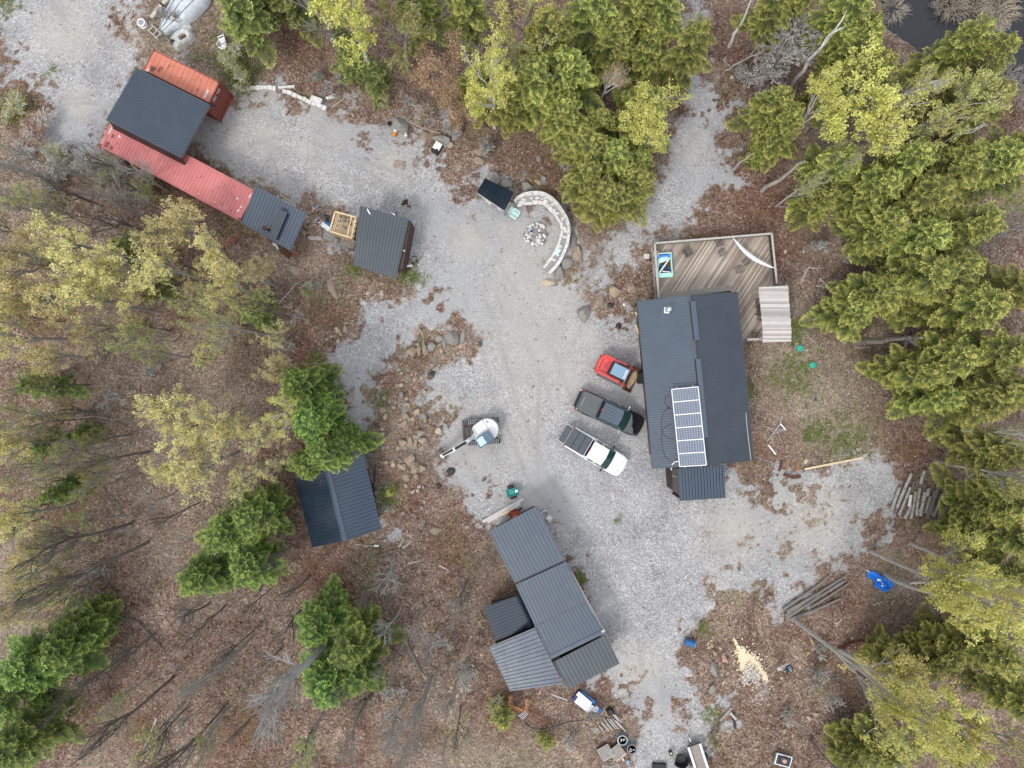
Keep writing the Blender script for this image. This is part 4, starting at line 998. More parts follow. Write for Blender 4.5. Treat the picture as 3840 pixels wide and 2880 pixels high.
for s in (-1,1): mb.loft([[(x,s*.98,z) for x,z in ((1.22,.05),(1.22,.64),(1.36,.66),(1.95,.30),(1.98,.05))], [(x,s*1.02,z) for x,z in ((1.22,.05),(1.22,.64),(1.36,.66),(1.95,.30),(1.98,.05))]])
bk = mb.build('bucket', m_rust, ld)
mb = MB(); rr = random.Random(9); mb.smooth = True
mb.loft([[(1.62+.28*math.cos(a)*(1+.2*math.sin(3*a)), .85*math.sin(a), z) for a in [2*PI*i/18 for i in range(18)]] for z in (.13,.15)]+[[(1.62+.16*math.cos(a), .6*math.sin(a), .18) for a in [2*PI*i/18 for i in range(18)]]])
mb.build('mud_in_bucket', M('pale_mud', (.46,.34,.20), (.24,.19,.16), rough=.95, scale=3, lo=.42, hi=.58), bk)
mb = MB(); mb.bar((1.28,-.95,.69),(1.28,.95,.69), .08,.05); mb.build('bucket_lip', m_rust, bk)

# ---- mini excavator
ex = thing('mini_excavator', 'white mini excavator on rubber tracks with its arm stretched to the lower left', 'excavator', W(1812,1617,0), R(4))
for s in (-1,1): trackbelt(ex, .05, s*.92, 2.75, .42, .58)
mb = MB(); mb.box((0,0,.42), (1.5,1.5,.28)); mb.bar((-.7,-.55,.35),(-1.6,-.55,.35), .10,.16); mb.bar((-.7,.55,.35),(-1.6,.55,.35), .10,.16); mb.bar((-1.2,-.55,.34),(-1.2,.55,.34), .10,.1); mb.build('undercarriage', m_rust, ex)
mb = MB(); mb.bbox((-1.68,0,.30), (.14,2.15,.46), .04); mb.bar((-1.60,-1.0,.5),(-1.60,1.0,.5), .05,.04); mb.build('dozer_blade', M('worn_dark_steel', (.12,.10,.09), (.07,.055,.05), rough=.8), ex)
HA = R(-147) - R(4)         # direction of the boom in the excavator's own frame
def hx(x, y, z, cx=.16, cy=.05):
    c, s = math.cos(HA), math.sin(HA); return (cx + x*c - y*s, cy + x*s + y*c, z)
mb = MB(); mb.smooth = False
ho = []
for i in range(15): a = PI/2 + PI*i/14; ho.append((-.25+1.02*math.cos(a), .98*math.sin(a)))
ho += [(.55,-.92),(.78,-.75),(.80,.0),(.80,.92)]
mb.loft([[hx(x*.92,y*.92,.62) for x,y in ho], [hx(x,y,.80) for x,y in ho], [hx(x,y,1.35) for x,y in ho], [hx(x*.97,y*.97,1.48) for x,y in ho], [hx(x*.85,y*.85,1.54) for x,y in ho]])
up = mb.build('upper_body', m_white, ex)
mb = MB(); mb.add([hx(-.45,-1.0,1.552), hx(-.41,-1.0,1.552), hx(-.41,.9,1.552), hx(-.45,.9,1.552)], [(0,1,2,3)]); mb = MB()
mb.bar(hx(-.42,-.92,1.53), hx(-.42,.9,1.53), .035,.03); mb.bar(hx(-.42,.02,1.54), hx(.72,.02,1.54), .025,.02)
mb.build('panel_gap', m_black, up)
mb = MB(); mb.loft([[hx(x,y,z) for x,y in ((-.78,-.42),(-.55,-.60),(-.66,-.70))] for z in (1.50,1.555)]); mb.build('warning_mark', m_black, up)
mb = MB()
for i in range(5): mb.bar(hx(.60,-.68+i*.13,1.545), hx(.72,-.68+i*.13,1.545), .06,.03)
mb.build('vent', m_black, up)
mb = MB(); q = [(-.36,.08),(.95,.08),(.95,.98),(-.36,.98)]
mb.loft([[hx(x,y,.9) for x,y in q], [hx(x,y,2.25) for x,y in q]]); cb = mb.build('cab', m_glassd, ex)
mb = MB(); mb.loft([[hx(x*1.02,y*1.01,2.25) for x,y in q], [hx(x*1.02,y*1.01,2.34) for x,y in q], [hx(x*.95+.01,(y-.5)*.9+.5,2.38) for x,y in q]])
m_cabr = M('blue_grey_cab_roof', (.09,.14,.20), rough=.4)
rf = mb.build('cab_roof', m_cabr, ex)
mb = MB(); mb.loft([[hx(x,y,z) for x,y in ((.28,.16),(.90,.16),(.90,.88),(.28,.88))] for z in (2.37,2.395)]); mb.build('roof_window', M('pale_blue_skylight', (.52,.68,.76), rough=.12, spec=.8), rf)
# boom, stick, bucket, all in the upper body's frame
def bars(pts, w_, h_, mat, nm, par=None, n_=1):
    mb = MB()
    for a, b_ in zip(pts[:-1], pts[1:]): mb.bar(hx(*a), hx(*b_), w_, h_)
    return mb.build(nm, mat, par or ex)
bars([(.75,-.10,.75),(1.15,-.10,.80)], .46, .34, m_white, 'boom_pivot')
bars([(1.05,-.10,.85),(1.55,-.12,1.75),(2.75,-.16,2.35)], .30, .28, m_white, 'boom')
bars([(1.25,-.10,.75),(1.95,-.13,1.62),(2.30,-.14,1.92)], .11, .12, m_black, 'boom_cylinder')
bars([(1.75,-.10,2.08),(2.75,-.16,2.66)], .20, .14, m_black, 'hose_bundle')
bars([(2.62,-.16,2.50),(3.2,-.18,2.2),(4.25,-.24,.95)], .29, .26, m_white, 'stick')
bars([(3.0,-.20,2.52),(4.05,-.24,1.36)], .17, .14, m_black, 'stick_cylinder')
bars([(4.15,-.12,1.05),(4.35,-.13,.6)], .22, .2, m_white, 'bucket_link')
mb = MB(); bsec = [(4.10,.95),(4.45,.80),(4.62,.35),(4.45,.02),(4.05,.0),(4.15,.12),(4.40,.20),(4.48,.45),(4.30,.72)]
mb.loft([[hx(x,-.70,z) for x,z in bsec], [hx(x,.25,z) for x,z in bsec]]); mb.build('bucket', M('worn_bucket_steel', (.20,.17,.16), (.10,.08,.08), rough=.7), ex)

# ---- garden cart
ct = thing('garden_cart', 'teal garden cart on two fat black wheels, near the timber beams', 'cart', W(1922,1842,0), R(15))
mb = MB(); mb.box((0,0,.42), (1.05,.62,.03))
for s in (-1,1): mb.box((0,s*.30,.55), (1.05,.04,.24)); mb.box((s*.52,0,.55), (.04,.62,.24))
mb.build('tray', m_teal, ct)
for s in (-1,1):
    mb = MB(); mb.loft([[(-.05+rr*math.cos(2*PI*i/18), s*.46+yy, .29+rr*math.sin(2*PI*i/18)) for i in range(18)] for rr, yy in ((.15,-.13),(.26,-.13),(.29,-.08),(.29,.08),(.26,.13),(.15,.13))]); w_ = mb.build('wheel', m_rubber, ct)
    MB().lathe((-.05, s*.46, .29), [(.05,-.02),(.05,.02)]).build('hub', m_grey, w_)
mb = MB(); mb.bar((.5,0,.5),(1.25,.06,.30), .06,.05); mb.bar((1.22,-.06,.3),(1.22,.14,.3), .04,.04); mb.build('drawbar', m_teal, ct)
mb = MB(); mb.lathe((.02,0,.44), [(.16,0),(.16,.14),(.13,.14)], 14); mb.lathe((.20,-.02,.44), [(.12,0),(.12,.12)], 12); tag(mb.build('coiled_hose', m_teal), 'teal coil lying in the tray of the garden cart', 'hose'); D.objects['coiled_hose'].location = ct.location; D.objects['coiled_hose'].rotation_euler = ct.rotation_euler
mb = MB(); mb.bbox((.36,.03,.62), (.24,.24,.26), .03); mb.box((.36,.03,.755),(.09,.10,.01)); tag(mb.build('white_box', m_white), 'small white box riding at the front of the teal cart', 'box'); D.objects['white_box'].location = ct.location; D.objects['white_box'].rotation_euler = ct.rotation_euler
# ---- wheelbarrow tucked under the shed eave
wb = thing('wheelbarrow', 'orange red wheelbarrow half under the upper shed roof, below the timber beams', 'wheelbarrow', G(1927,1923), R(35))
mb = MB(); q = lambda s_, z: [(x*s_,y*s_,z) for x,y in ((-.42,-.28),(-.30,-.36),(.30,-.30),(.55,-.12),(.55,.12),(.30,.30),(-.30,.36),(-.42,.28))]
mb.loft([q(.6,.30), q(1,.62)], True, False); mb.loft([q(.56,.32), q(.96,.62)], True, False); mb.build('tray', M('orange_red_paint', (.42,.08,.035), (.30,.06,.03), rough=.5), wb)
mb = MB()
for s in (-1,1): mb.tube([(.70,s*.08,.2),(.1,s*.2,.32),(-.5,s*.26,.50),(-.95,s*.28,.58)], .022, 6)
mb.build('handle', m_palewood, wb)
mb = MB(); mb.loft([[(.68+rr*math.cos(2*PI*i/14), yy, .19+rr*math.sin(2*PI*i/14)) for i in range(14)] for rr, yy in ((.12,-.04),(.19,-.03),(.19,.03),(.12,.04))]); mb.build('wheel', m_rubber, wb)

# ---- tracked trailer / log splitter group at the lower edge
tr = thing('utility_trailer', 'narrow utility trailer with white side beams at the bottom edge of the photo', 'trailer', W(2612,2830,0), R(108))
mb = MB(); mb.box((0,0,.45), (2.6,.95,.06)); mb.build('trailer_bed', M('dusty_trailer_bed', (.30,.27,.24), (.20,.17,.15), rough=.9, scale=3), tr)
mb = MB()
for s in (-1,1): mb.bbox((-.05,s*.52,.58), (2.5,.20,.22), .03)
mb.build('side_beam', m_white, tr)
mb = MB(); mb.bar((1.25,-.62,.62),(1.25,.62,.62), .10,.08); mb.bar((1.3,.2,.5),(2.1,.14,.42), .07,.07); mb.build('front_rail', m_black, tr)
MB().bbox((1.72,.18,.52), (.38,.08,.1), .02).build('tow_coupler', m_white, tr)
for s in (-1,1):
    mb = MB(); mb.loft([[(-.3+rr*math.cos(2*PI*i/16), s*.76+yy, .32+rr*math.sin(2*PI*i/16)) for i in range(16)] for rr, yy in ((.2,-.10),(.32,-.09),(.32,.09),(.2,.10))]); mb.build('wheel', m_rubber, tr)
dg = thing('plastic_tub', 'large black plastic tub lying against the white beamed trailer', 'tub', G(2553,2845), R(20))
mb = MB(); rg = []
for s_, z in ((.75,.0),(.9,.3),(1,.5)): rg.append([(.62*s_*math.cos(a)*(1+.12*math.cos(4*a)), .58*s_*math.sin(a), z) for a in [2*PI*i/20 for i in range(20)]])
mb.loft(rg, True, False); mb.loft([[(x*.94,y*.94,z+.04) for x,y,z in r__] for r__ in rg], True, False); mb.build('shell', m_black, dg)
mb = MB(); mb.tube([(.62*math.cos(a)*(1+.12*math.cos(4*a)), .58*math.sin(a), .52) for a in [2*PI*i/20 for i in range(21)]], .035, 6); mb.build('rim', m_rubber, dg)
mb = MB(); mb.lathe((0,0,0), [(.16,0),(.18,.3),(.19,.42),(.15,.42),(.15,.36)], 14); pt = mb.build('bucket', m_black, None, G(2513,2818)); tag(pt, 'small black bucket with tan contents above the black tub', 'bucket')
MB().lathe((0,0,.36), [(.13,0),(.10,.04)], 10).build('contents', m_logcut, pt)
mb = MB(); rr = random.Random(5)
for i in range(6): mb.bar((-.5+.2*i, -.3, .35), (-.5+.2*i, .3, .35), .06, .05)
mb.box((0,0,.18),(1.2,.62,.3)); mb.bar((-.6,-.32,.4),(.6,-.32,.4), .05,.06)
tag(mb.build('wire_cage', m_black, None, G(2470,2872), R(-3)), 'low black crate of slats at the bottom edge left of the black tub', 'crate')

# ---- covered boat and neighbours, top left
bt = thing('covered_boat', 'long boat wrapped in silver tarpaulin at the top edge beside the beige beam', 'boat', W(680,20,0), 0)
O = Vector(bt.location); mb = MB(); mb.smooth = True
c0, c1 = W(598,108,.7)-O, W(760,-70,.9)-O; ax = (c1-c0).normalized(); sd_ = ax.cross(Vector((0,0,1))).normalized(); rr = random.Random(8)
LL = (c1-c0).length; rings = []
for i in range(25):
    f = i/24; w_ = (.30+.95*min(1,f*2.0)**.7) * (1 if f < .8 else 1-.4*(f-.8)/.2)
    ce = lerp(c0, c1, f); zt_ = .55+.55*min(1,f*2)
    rings.append([ce+sd_*(w_*k)+Vector((0,0,-ce.z+z*zt_+(.05*math.sin(f*40+k*5) if z > .3 else 0))) for k, z in ((-1.05,0),(-1,.5),(-.72,.86),(-.35,.96),(0,1.12),(.35,.96),(.72,.86),(1,.5),(1.05,0))])
mb.loft(rings, True, True, False); mb.build('tarpaulin_cover', m_tarps, bt)
mb = MB()
for k in (-.5,.05,.5): mb.tube([lerp(c0,c1,f)+sd_*((.30+.95*min(1,f*2.0)**.7)*k)+Vector((0,0,-lerp(c0,c1,f).z+(.55+.55*min(1,f*2))*(1.1-abs(k)*.32)+.03)) for f in [i/12 for i in range(13)]], .03, 5)
mb.build('strap', m_grey, bt)
mb = MB(); pts = [G(576,76,.35), G(600,48,.42), G(628,18,.45), G(655,-6,.45), G(680,-24,.45)]
for a, b_ in zip(pts[:-1], pts[1:]): mb.bar(a, b_, .32, .28)
bm = mb.build('foam_beam', M('beige_foam', (.50,.46,.40), (.40,.36,.31), rough=.8)); tag(bm, 'curved beige beam lying along the left side of the tarpaulin covered boat', 'beam')
mb = MB(); mb.box((0,0,0),(.2,.34,.30)); mb.build('black_strap', m_black, bm, G(618,28,.44), R(45))
sp = thing('cable_drum', 'white round drum on the gravel left of the covered boat', 'drum', G(540,95))
MB().lathe((0,0,0), [(.33,0),(.33,.10),(.26,.12),(.26,.38),(.35,.40),(.35,.52)], 22).build('drum_body', m_white, sp)
MB().lathe((0,0,.52), [(.24,0),(.24,.02),(.08,.03)], 18).build('drum_lid', m_grey, sp)
fr = thing('wooden_trestle', 'small grey wooden frame lying at the bow of the covered boat', 'frame', G(586,126), R(-43))
mb = MB()
for y in (-.28,.28): mb.bar((-.62,y,.3),(.62,y,.3), .09,.08)
for x in (-.4,.1,.5): mb.bar((x,-.30,.34),(x,.30,.34), .08,.06)
for x in (-.5,.5):
    for y in (-.28,.28): mb.bar((x,y,0),(x,y,.3), .07,.07)
mb.build('rails', m_palewood, fr)
hp = thing('plastic_wrapped_crate', 'open crate wrapped in cloudy plastic sheet above the orange container', 'crate', G(688,150), R(32))
mb = MB(); rr = random.Random(6)
def rag(cx, cy, rx_, ry_, z, n=18, j=.12): return [(cx+rx_*math.cos(2*PI*i/n)*(1+rr.uniform(-j,j)), cy+ry_*math.sin(2*PI*i/n)*(1+rr.uniform(-j,j)), z+rr.uniform(-.05,.05)) for i in range(n)]
o1 = [(.9*math.copysign(abs(math.cos(a))**.6, math.cos(a))*(1+rr.uniform(-.1,.1)), .62*math.copysign(abs(math.sin(a))**.6, math.sin(a))*(1+rr.uniform(-.1,.1))) for a in [2*PI*i/20 for i in range(20)]]
mb.loft([[(x*1.15,y*1.2,0) for x,y in o1], [(x,y,.5+rr.uniform(-.05,.05)) for x,y in o1], [(x*.85,y*.8,.66+rr.uniform(-.06,.06)) for x,y in o1], [(x*.42+.15,y*.38,.5) for x,y in o1], [(x*.36+.15,y*.34,.2) for x,y in o1]], False, True)
mb.build('plastic_sheet', m_poly, hp)
MB().lathe((.15,0,.2),[(.3,0),(.2,.04)],12).build('leaves_inside', m_rust, hp)
tag(MB().lathe((0,0,0), [(.2,0),(.24,.15),(.2,.28),(.05,.34)], 10).build('black_bag', m_black, None, G(659,170,.45)), 'small black bag lying on the plastic wrapped crate', 'bag')
tag(MB().lathe((0,0,0), [(.5,0),(.42,.18),(.25,.3),(.02,.42)], 9).build('plastic_sheet_heap', m_poly, None, G(702,108)), 'loose heap of cloudy plastic sheet behind the wrapped crate', 'sheet')
def resin_chair(loc, rz, label, mat=None, gz_=0):
    t_ = thing('garden_chair', label, 'chair', loc, rz)
    mat = mat or m_white
    mb = MB(); mb.bbox((0,0,.40),(.48,.48,.05),.02); mb.build('seat', mat, t_)
    mb = MB()
    for i in range(5): mb.bar((-.24,-.2+.1*i,.42),(-.36,-.2+.1*i,.88), .06,.03)
    mb.bar((-.36,-.25,.88),(-.36,.25,.88), .05,.05); mb.build('backrest', mat, t_)
    for s in (-1,1):
        MB().bar((-.28,s*.27,.64),(.24,s*.27,.62), .07,.03).build('armrest', mat, t_)
    for x in (-.22,.2):
        for y in (-.24,.24): MB().bar((x,y,0),(x,y,.62 if x > 0 else .40), .045,.045).build('leg', mat, t_)
    return t_
resin_chair(G(840,160), R(200), 'white plastic chair in the brush near the top edge, upper of two')
resin_chair(G(845,184), R(-30), 'white plastic chair in the brush near the top edge, lower of two')
# ------------------------------------------------------------------ rocks
def rock_mesh(seed, squash=.6, ang=.35):
    import bmesh
    rr = random.Random(seed); bm = bmesh.new(); bmesh.ops.create_icosphere(bm, subdivisions=2, radius=1.0)
    planes = [(Vector((rr.uniform(-1,1), rr.uniform(-1,1), rr.uniform(-.4,1))).normalized(), rr.uniform(.42,.80)) for _ in range(12)]
    for v_ in bm.verts:
        p = v_.co * (1 + rr.uniform(-.06,.06))
        for n_, d in planes:
            e = p.dot(n_) - d
            if e > 0: p = p - n_*e
        p.z *= squash; v_.co = p
    me = D.meshes.new('rock'); bm.to_mesh(me); bm.free(); return me
_rm = {}
rock_mats = dict(g=m_greyrock, t=m_tanrock, b=m_brownrock, p=m_palerock, w=m_lime, k=m_pinkrock)
def rock(u, v, sx, sy, rot, mk, label, group=None, h=None, name='rock', seed=None):
    """sx, sy: size in photo pixels"""
    k = (seed if seed is not None else (int(u*7+v*3) % 9), mk)
    if k not in _rm: _rm[k] = rock_mesh(k[0]*13+5, .62); _rm[k].materials.append(rock_mats[mk])
    o = D.objects.new(name, _rm[k]); C.objects.link(o)
    p = G(u, v); a, b_ = sx*.01163*1.15, sy*.01163*1.15; hz = h or min(a, b_)*1.1
    o.location = (p.x, p.y, p.z + hz*.25); o.scale = (a, b_, hz); o.rotation_euler = (0, 0, R(-rot))
    tag(o, label, 'boulder' if name == 'boulder' else 'rock', group); return o
B_ = 'boulder'
for a in [
 (2193,1180,56,72,5,'g','large flat grey boulder, lowest of the arc left of the house'),
 (2247,1132,82,40,-55,'b','long ochre boulder standing between two others in the arc left of the house'),
 (2302,1092,56,46,-15,'t','buff boulder with gravel on top in the arc left of the house'),
 (2366,1080,50,40,20,'b','ochre boulder nearest the deck corner in the arc left of the house'),
 (2160,955,40,84,-15,'b','tall ochre boulder behind the lower half of the curved stone bench'),
 (2127,985,60,50,-20,'g','grey slab leaning on the outer side of the curved bench'),
 (2095,1020,50,60,15,'g','grey block at the outer foot of the curved bench'),
 (2150,905,30,80,5,'g','thin grey slab upright behind the curved bench'),
 (2060,1058,56,32,-10,'p','pale slab with pale chips just past the lower end of the curved bench'),
 (2100,790,34,50,-60,'g','grey rock under the hemlock behind the curved bench'),
 (1975,700,60,40,5,'g','grey rock between the hemlocks and the top of the curved bench'),
 (1855,665,70,50,10,'g','grey boulder just above the firewood shelter'),
 (1905,690,60,36,20,'g','long grey rock above the right end of the firewood shelter'),
 (1592,510,50,34,-25,'b','ochre boulder nearest the white and tan canister along the upper edge'),
 (1650,525,86,46,20,'g','wide grey boulder behind the white topped box'),
 (1710,515,30,38,20,'g','upright grey rock past the white topped box'),
 (1692,548,30,30,40,'t','small buff rock right of the white topped box'),
 (1502,470,90,60,10,'g','flat grey rock outcrop behind the orange and white canisters'),
 (1776,575,18,36,0,'b','small ochre rock at the bend of the upper gravel edge'),
 (1800,608,66,36,30,'b','long tan grey boulder at the bend of the upper gravel edge'),
 (1700,1268,64,54,10,'g','biggest pale grey boulder at the upper tip of the rock pile island'),
 (1737,1262,24,66,10,'g','narrow grey slab at the upper tip of the rock pile island'),
 (1548,1320,46,46,0,'b','square brown boulder in the rock pile island'),
 (1592,1308,26,62,-5,'b','upright brown slab left in the rock pile island'),
 (1572,1315,18,50,0,'b','narrow brown slab beside the square boulder of the rock pile'),
 (1620,1298,44,36,-30,'g','grey boulder in the middle of the rock pile island'),
 (1650,1270,40,30,10,'g','grey boulder behind the middle of the rock pile island'),
 (1667,1285,18,50,0,'g','thin slab between the grey boulders of the rock pile'),
 (1525,1330,20,46,15,'g','outermost thin slab at the left end of the rock pile'),
 (1510,1750,32,30,0,'t','round tan boulder on the slope right of the garage, above the green sapling'),
 (1475,1740,24,26,20,'p','pale angular rock on the slope left of the round tan boulder'),
 (1420,1488,26,34,-10,'g','grey rock high on the bank beside the narrow path'),
 (1437,1540,32,32,20,'b','brown rock on the bank beside the narrow path'),
 (1445,1565,20,26,0,'t','tan rock just below the brown one on the bank'),
 (1477,1527,20,18,20,'t','small tan rock in the middle of the bank'),
 (1418,1642,28,20,0,'p','buff wedge rock low on the bank'),
 (1641,1617,30,38,-10,'p','buff boulder on the litter tongue left of the excavator blade'),
 (1630,1988,60,34,-20,'b','flat brown rock in the litter below the excavator'),
 (2717,2472,30,24,20,'k','pinkish rock near the sawdust'),
 (2678,2510,36,60,-20,'g','grey boulder below the pinkish rock'),
 (2670,2580,34,44,10,'g','grey rounded boulder lower in the right clearing'),
 (1264,1237,26,26,0,'p','heart shaped pale rock by the garage path, uppermost'),
 (1295,1233,24,34,10,'t','tan upright rock right of the heart shaped rock'),
 (1276,1251,22,18,0,'t','flat tan rock below the heart shaped rock'),
 (1330,1260,28,16,-10,'t','long tan rock at the right of the path rock cluster'),
 (1308,1277,20,20,20,'p','small buff rock at the lower edge of the path rock cluster'),
 (1268,1280,18,16,0,'p','lowest buff rock of the path rock cluster'),
 (1432,1096,26,30,-20,'t','buff rock alone in the grey patch below the square shed'),
 (1436,1062,26,18,-20,'b','small brown rock just below the square shed'),
 (3046,2405,14,40,-30,'t','thin tan rock beside the long pale trunk in the lower right'),
 (3054,2676,30,20,15,'t','tan rock in the brush at the lower right'),
 (3035,2693,26,18,-15,'p','buff rock beside the tan rock in the lower right brush'),
 (2942,2740,20,20,20,'t','small tan rock above the fire box'),
 (3022,1727,22,26,20,'p','buff rock left of the long pale board'),
 (3484,1643,24,24,-20,'p','buff rock by the roots of the white trunk on the right'),
 (2945,945,18,18,0,'p','small buff rock in the litter above the deck corner'),
 (3013,942,12,20,10,'p','pale rock in the path above the right end of the deck'),
 (2055,500,26,24,0,'w','pale rock under the hemlocks at the top centre'),
 (2742,293,18,18,0,'p','white rock beside the gravel lane'),
]: rock(*a[:7], group=None, name=B_ if max(a[2], a[3]) > 40 else 'rock')
rr = random.Random(21)
def scatter_rocks(n, box, sz, mats, label, group):
    u0, v0, u1, v1 = box
    for i in range(n):
        s = rr.uniform(*sz); rock(rr.uniform(u0,u1), rr.uniform(v0,v1), s, s*rr.uniform(.6,1.1), rr.uniform(0,180), rr.choice(mats), label, group)
scatter_rocks(22, (1420,1370,1600,1480), (9,20), 'ggbtp', 'small rock in the loose rubble at the lower left of the rock pile island', 'small rocks of the rock pile')
scatter_rocks(14, (1560,1240,1800,1330), (9,22), 'ggbt', 'small rock wedged among the boulders of the rock pile island', 'wedged rocks of the rock pile')
scatter_rocks(70, (1405,1440,1600,1990), (7,22), 'gbtpg', 'small rock strewn on the leafy bank right of the garage', 'small rocks on the bank')
scatter_rocks(20, (1505,1480,1590,1790), (20,42), 'bbgt', 'stained rock of the broken ledge on the leafy bank right of the garage', 'ledge rocks on the bank')
scatter_rocks(16, (1900,590,2120,690), (12,32), 'ggbt', 'rock in the rubble between the hemlocks and the curved bench', 'rubble rocks above the bench')
scatter_rocks(10, (2070,1000,2150,1070), (12,26), 'ggb', 'rock heaped at the outer foot of the curved bench', 'rocks at the bench foot')
scatter_rocks(10, (2650,2380,2720,2470), (9,20), 'gtp', 'small rock near the blue barrel', 'small rocks by the blue barrel')
scatter_rocks(10, (1860,600,1930,720), (10,24), 'gbt', 'rock behind the firewood shelter', 'rocks behind the shelter')
scatter_rocks(14, (2880,2250,3200,2800), (7,16), 'pt', 'small buff rock in the lower right clearing', 'small rocks of the lower clearing')
scatter_rocks(8, (1170,1050,1330,1320), (8,20), 'tbp', 'small rock in the litter between the square shed and the path', 'small rocks above the path')
# rock outcrops on the bank
for i, (u, v, a, b_, r__) in enumerate([(1250,1090,34,90,-30),(1530,1660,36,60,-10),(1560,1660,18,60,10),(1540,1720,40,50,20),(1520,1560,34,44,0),(1100,1010,40,60,-40),(1800,570,50,40,0)]):
    lab = ['tan rock outcrop running down from the square shed','ochre ledge across the lower bank','narrow ledge at the edge of the bank above the bucket','rounded ledge above the round tan boulder','ledge in the middle of the bank','stained rock outcrop below the dark lean-to','buff ledge in gravel at the bend of the upper edge'][i]
    rock(u, v, a, b_, r__, 'b', lab, name=B_, h=.35)

# limestone edging, one course of separate stones
def stone_block(pts, z0, z1, label, group, name='edging_stone', mat=None):
    p = [G(*q) for q in pts]; c = sum(p, Vector())/len(p); mb = MB()
    z = c.z; ins_ = [lerp(q, c, .06) for q in p]
    mb.loft([[(q.x-c.x,q.y-c.y,z0) for q in p], [(q.x-c.x,q.y-c.y,z1-.03) for q in p], [(q.x-c.x,q.y-c.y,z1) for q in ins_]])
    return tag(mb.build(name, mat or m_lime, None, c), label, 'stone', group)
ORD = 'first second third fourth fifth sixth seventh eighth ninth tenth eleventh twelfth thirteenth fourteenth'.split()
def along(line, n, w_, jit, z1, label, group, rr, name='edging_stone', skip=()):
    L = [Vector(q) for q in line]; seg = [(b_-a).length for a, b_ in zip(L[:-1], L[1:])]; T = sum(seg)
    cuts = [0]+sorted((i+rr.uniform(-.28,.28))/n for i in range(1, n))+[1]
    def at(f):
        d = f*T
        for s_, a, b_ in zip(seg, L[:-1], L[1:]):
            if d <= s_+1e-6: return lerp(a, b_, d/s_), (b_-a).normalized()
            d -= s_
        return L[-1], (L[-1]-L[-2]).normalized()
    for i in range(n):
        if i in skip: continue
        a, d = at(cuts[i]+.003); b_, e = at(cuts[i+1]-.003); wa = w_*rr.uniform(.8,1.15)
        na = Vector((-d.y,d.x)); nb = Vector((-e.y,e.x)); o = rr.uniform(-jit,jit)
        q = [a+na*(-wa/2+o), b_+nb*(-wa/2+o+rr.uniform(-1,1)), b_+nb*(wa/2+o), a+na*(wa/2+o+rr.uniform(-1,1))]
        lb = label if n < 3 and i == 0 else '%s, %s from the left' % (label, ORD[i])
        stone_block([(x.x,x.y) for x in q][::-1], -.05, z1+rr.uniform(-.03,.03), lb, group, name)
rr = random.Random(12)
along([(910,339),(950,333),(1000,331),(1038,336)], 9, 14, .8, .3, 'white limestone block of the straight edging row', 'left edging stones', rr)
along([(1045,333),(1108,328)], 2, 9, 1, .25, 'thin white stone lying behind the edging row', 'thin edging stones', rr)
along([(1062,344),(1095,354),(1130,369),(1165,386),(1200,399),(1226,412)], 9, 14, 1, .3, 'white limestone block of the curved edging row', 'right edging stones', rr)
along([(1168,370),(1210,385)], 1, 18, 1, .35, 'largest white slab above the right end of the edging row', None, rr)
along([(1225,372),(1255,366)], 2, 10, 2, .3, 'short white stone past the right end of the edging row', 'loose edging stones', rr)
# fire pit bench: one built wall (seat and back) of mortared limestone
bench = thing('stone_bench', 'curved bench of white limestone blocks with a raised back, wrapped round the fire pit', 'bench', W(2060,860,0)); bO = Vector(bench.location)
outer = [(1927,752),(1938,736),(1962,722),(1995,716),(2030,716),(2062,728),(2092,756),(2115,790),(2134,822),(2140,860),(2137,900),(2124,940),(2105,980),(2085,1008),(2064,1026)]
inner = [(1944,778),(1950,770),(1975,768),(2015,765),(2032,765),(2052,780),(2077,806),(2095,832),(2106,858),(2100,882),(2090,915),(2078,945),(2060,970),(2044,990),(2036,1003)]
def path_pts(pl, n):
    L = [Vector(q) for q in pl]; seg = [(b_-a).length for a, b_ in zip(L[:-1], L[1:])]; T = sum(seg); out = []
    for i in range(n):
        d = T*i/(n-1)
        for s_, a, b_ in zip(seg, L[:-1], L[1:]):
            if d <= s_+1e-5: out.append(lerp(a, b_, min(1,d/s_))); break
            d -= s_
        else: out.append(L[-1])
    return out
NO = 80; po = path_pts(outer, NO); pi_ = path_pts(inner, NO)
def strip(f0, f1, i0, i1, z0, z1, mb, j=.0):
    q = [lerp(pi_[i0],po[i0],f0+j), lerp(pi_[i0],po[i0],f1), lerp(pi_[i1],po[i1],f1-j), lerp(pi_[i1],po[i1],f0)]
    p = [W(x.x, x.y, z1)-bO for x in q]; c = sum(p, Vector())/4
    p = [lerp(x, c, .035) for x in p]
    mb.loft([[(x.x,x.y,z0) for x in p], [(x.x,x.y,z1-.02) for x in p], [tuple(lerp(Vector((x.x,x.y,z1)), Vector((c.x,c.y,z1)), .04)) for x in p]])
mb = MB()
for i in range(NO-1): strip(-.0, 1.0, i, i+1, -.1, .40, mb) if False else None
q = [W(x.x,x.y,.38)-bO for x in pi_]; q2 = [W(x.x,x.y,.38)-bO for x in po]
mb.loft([[ (a.x,a.y,-.1),(a.x,a.y,.38),(b_.x,b_.y,.38),(b_.x,b_.y,-.1)] for a, b_ in zip(q, q2)]); mb.build('mortared_base', M('pale_grey_mortar', (.34,.33,.32), (.26,.25,.245), rough=.95, scale=6), bench)
rr = random.Random(2); i = 0
while i < NO-1:                                        # back rest course
    k = min(NO-1, i+rr.choice((3,4,5,6))); mb = MB(); strip(.72, 1.02, i, k, .3, .86+rr.uniform(-.02,.02), mb); mb.build('back_stone', m_lime, bench); i = k
i = 0
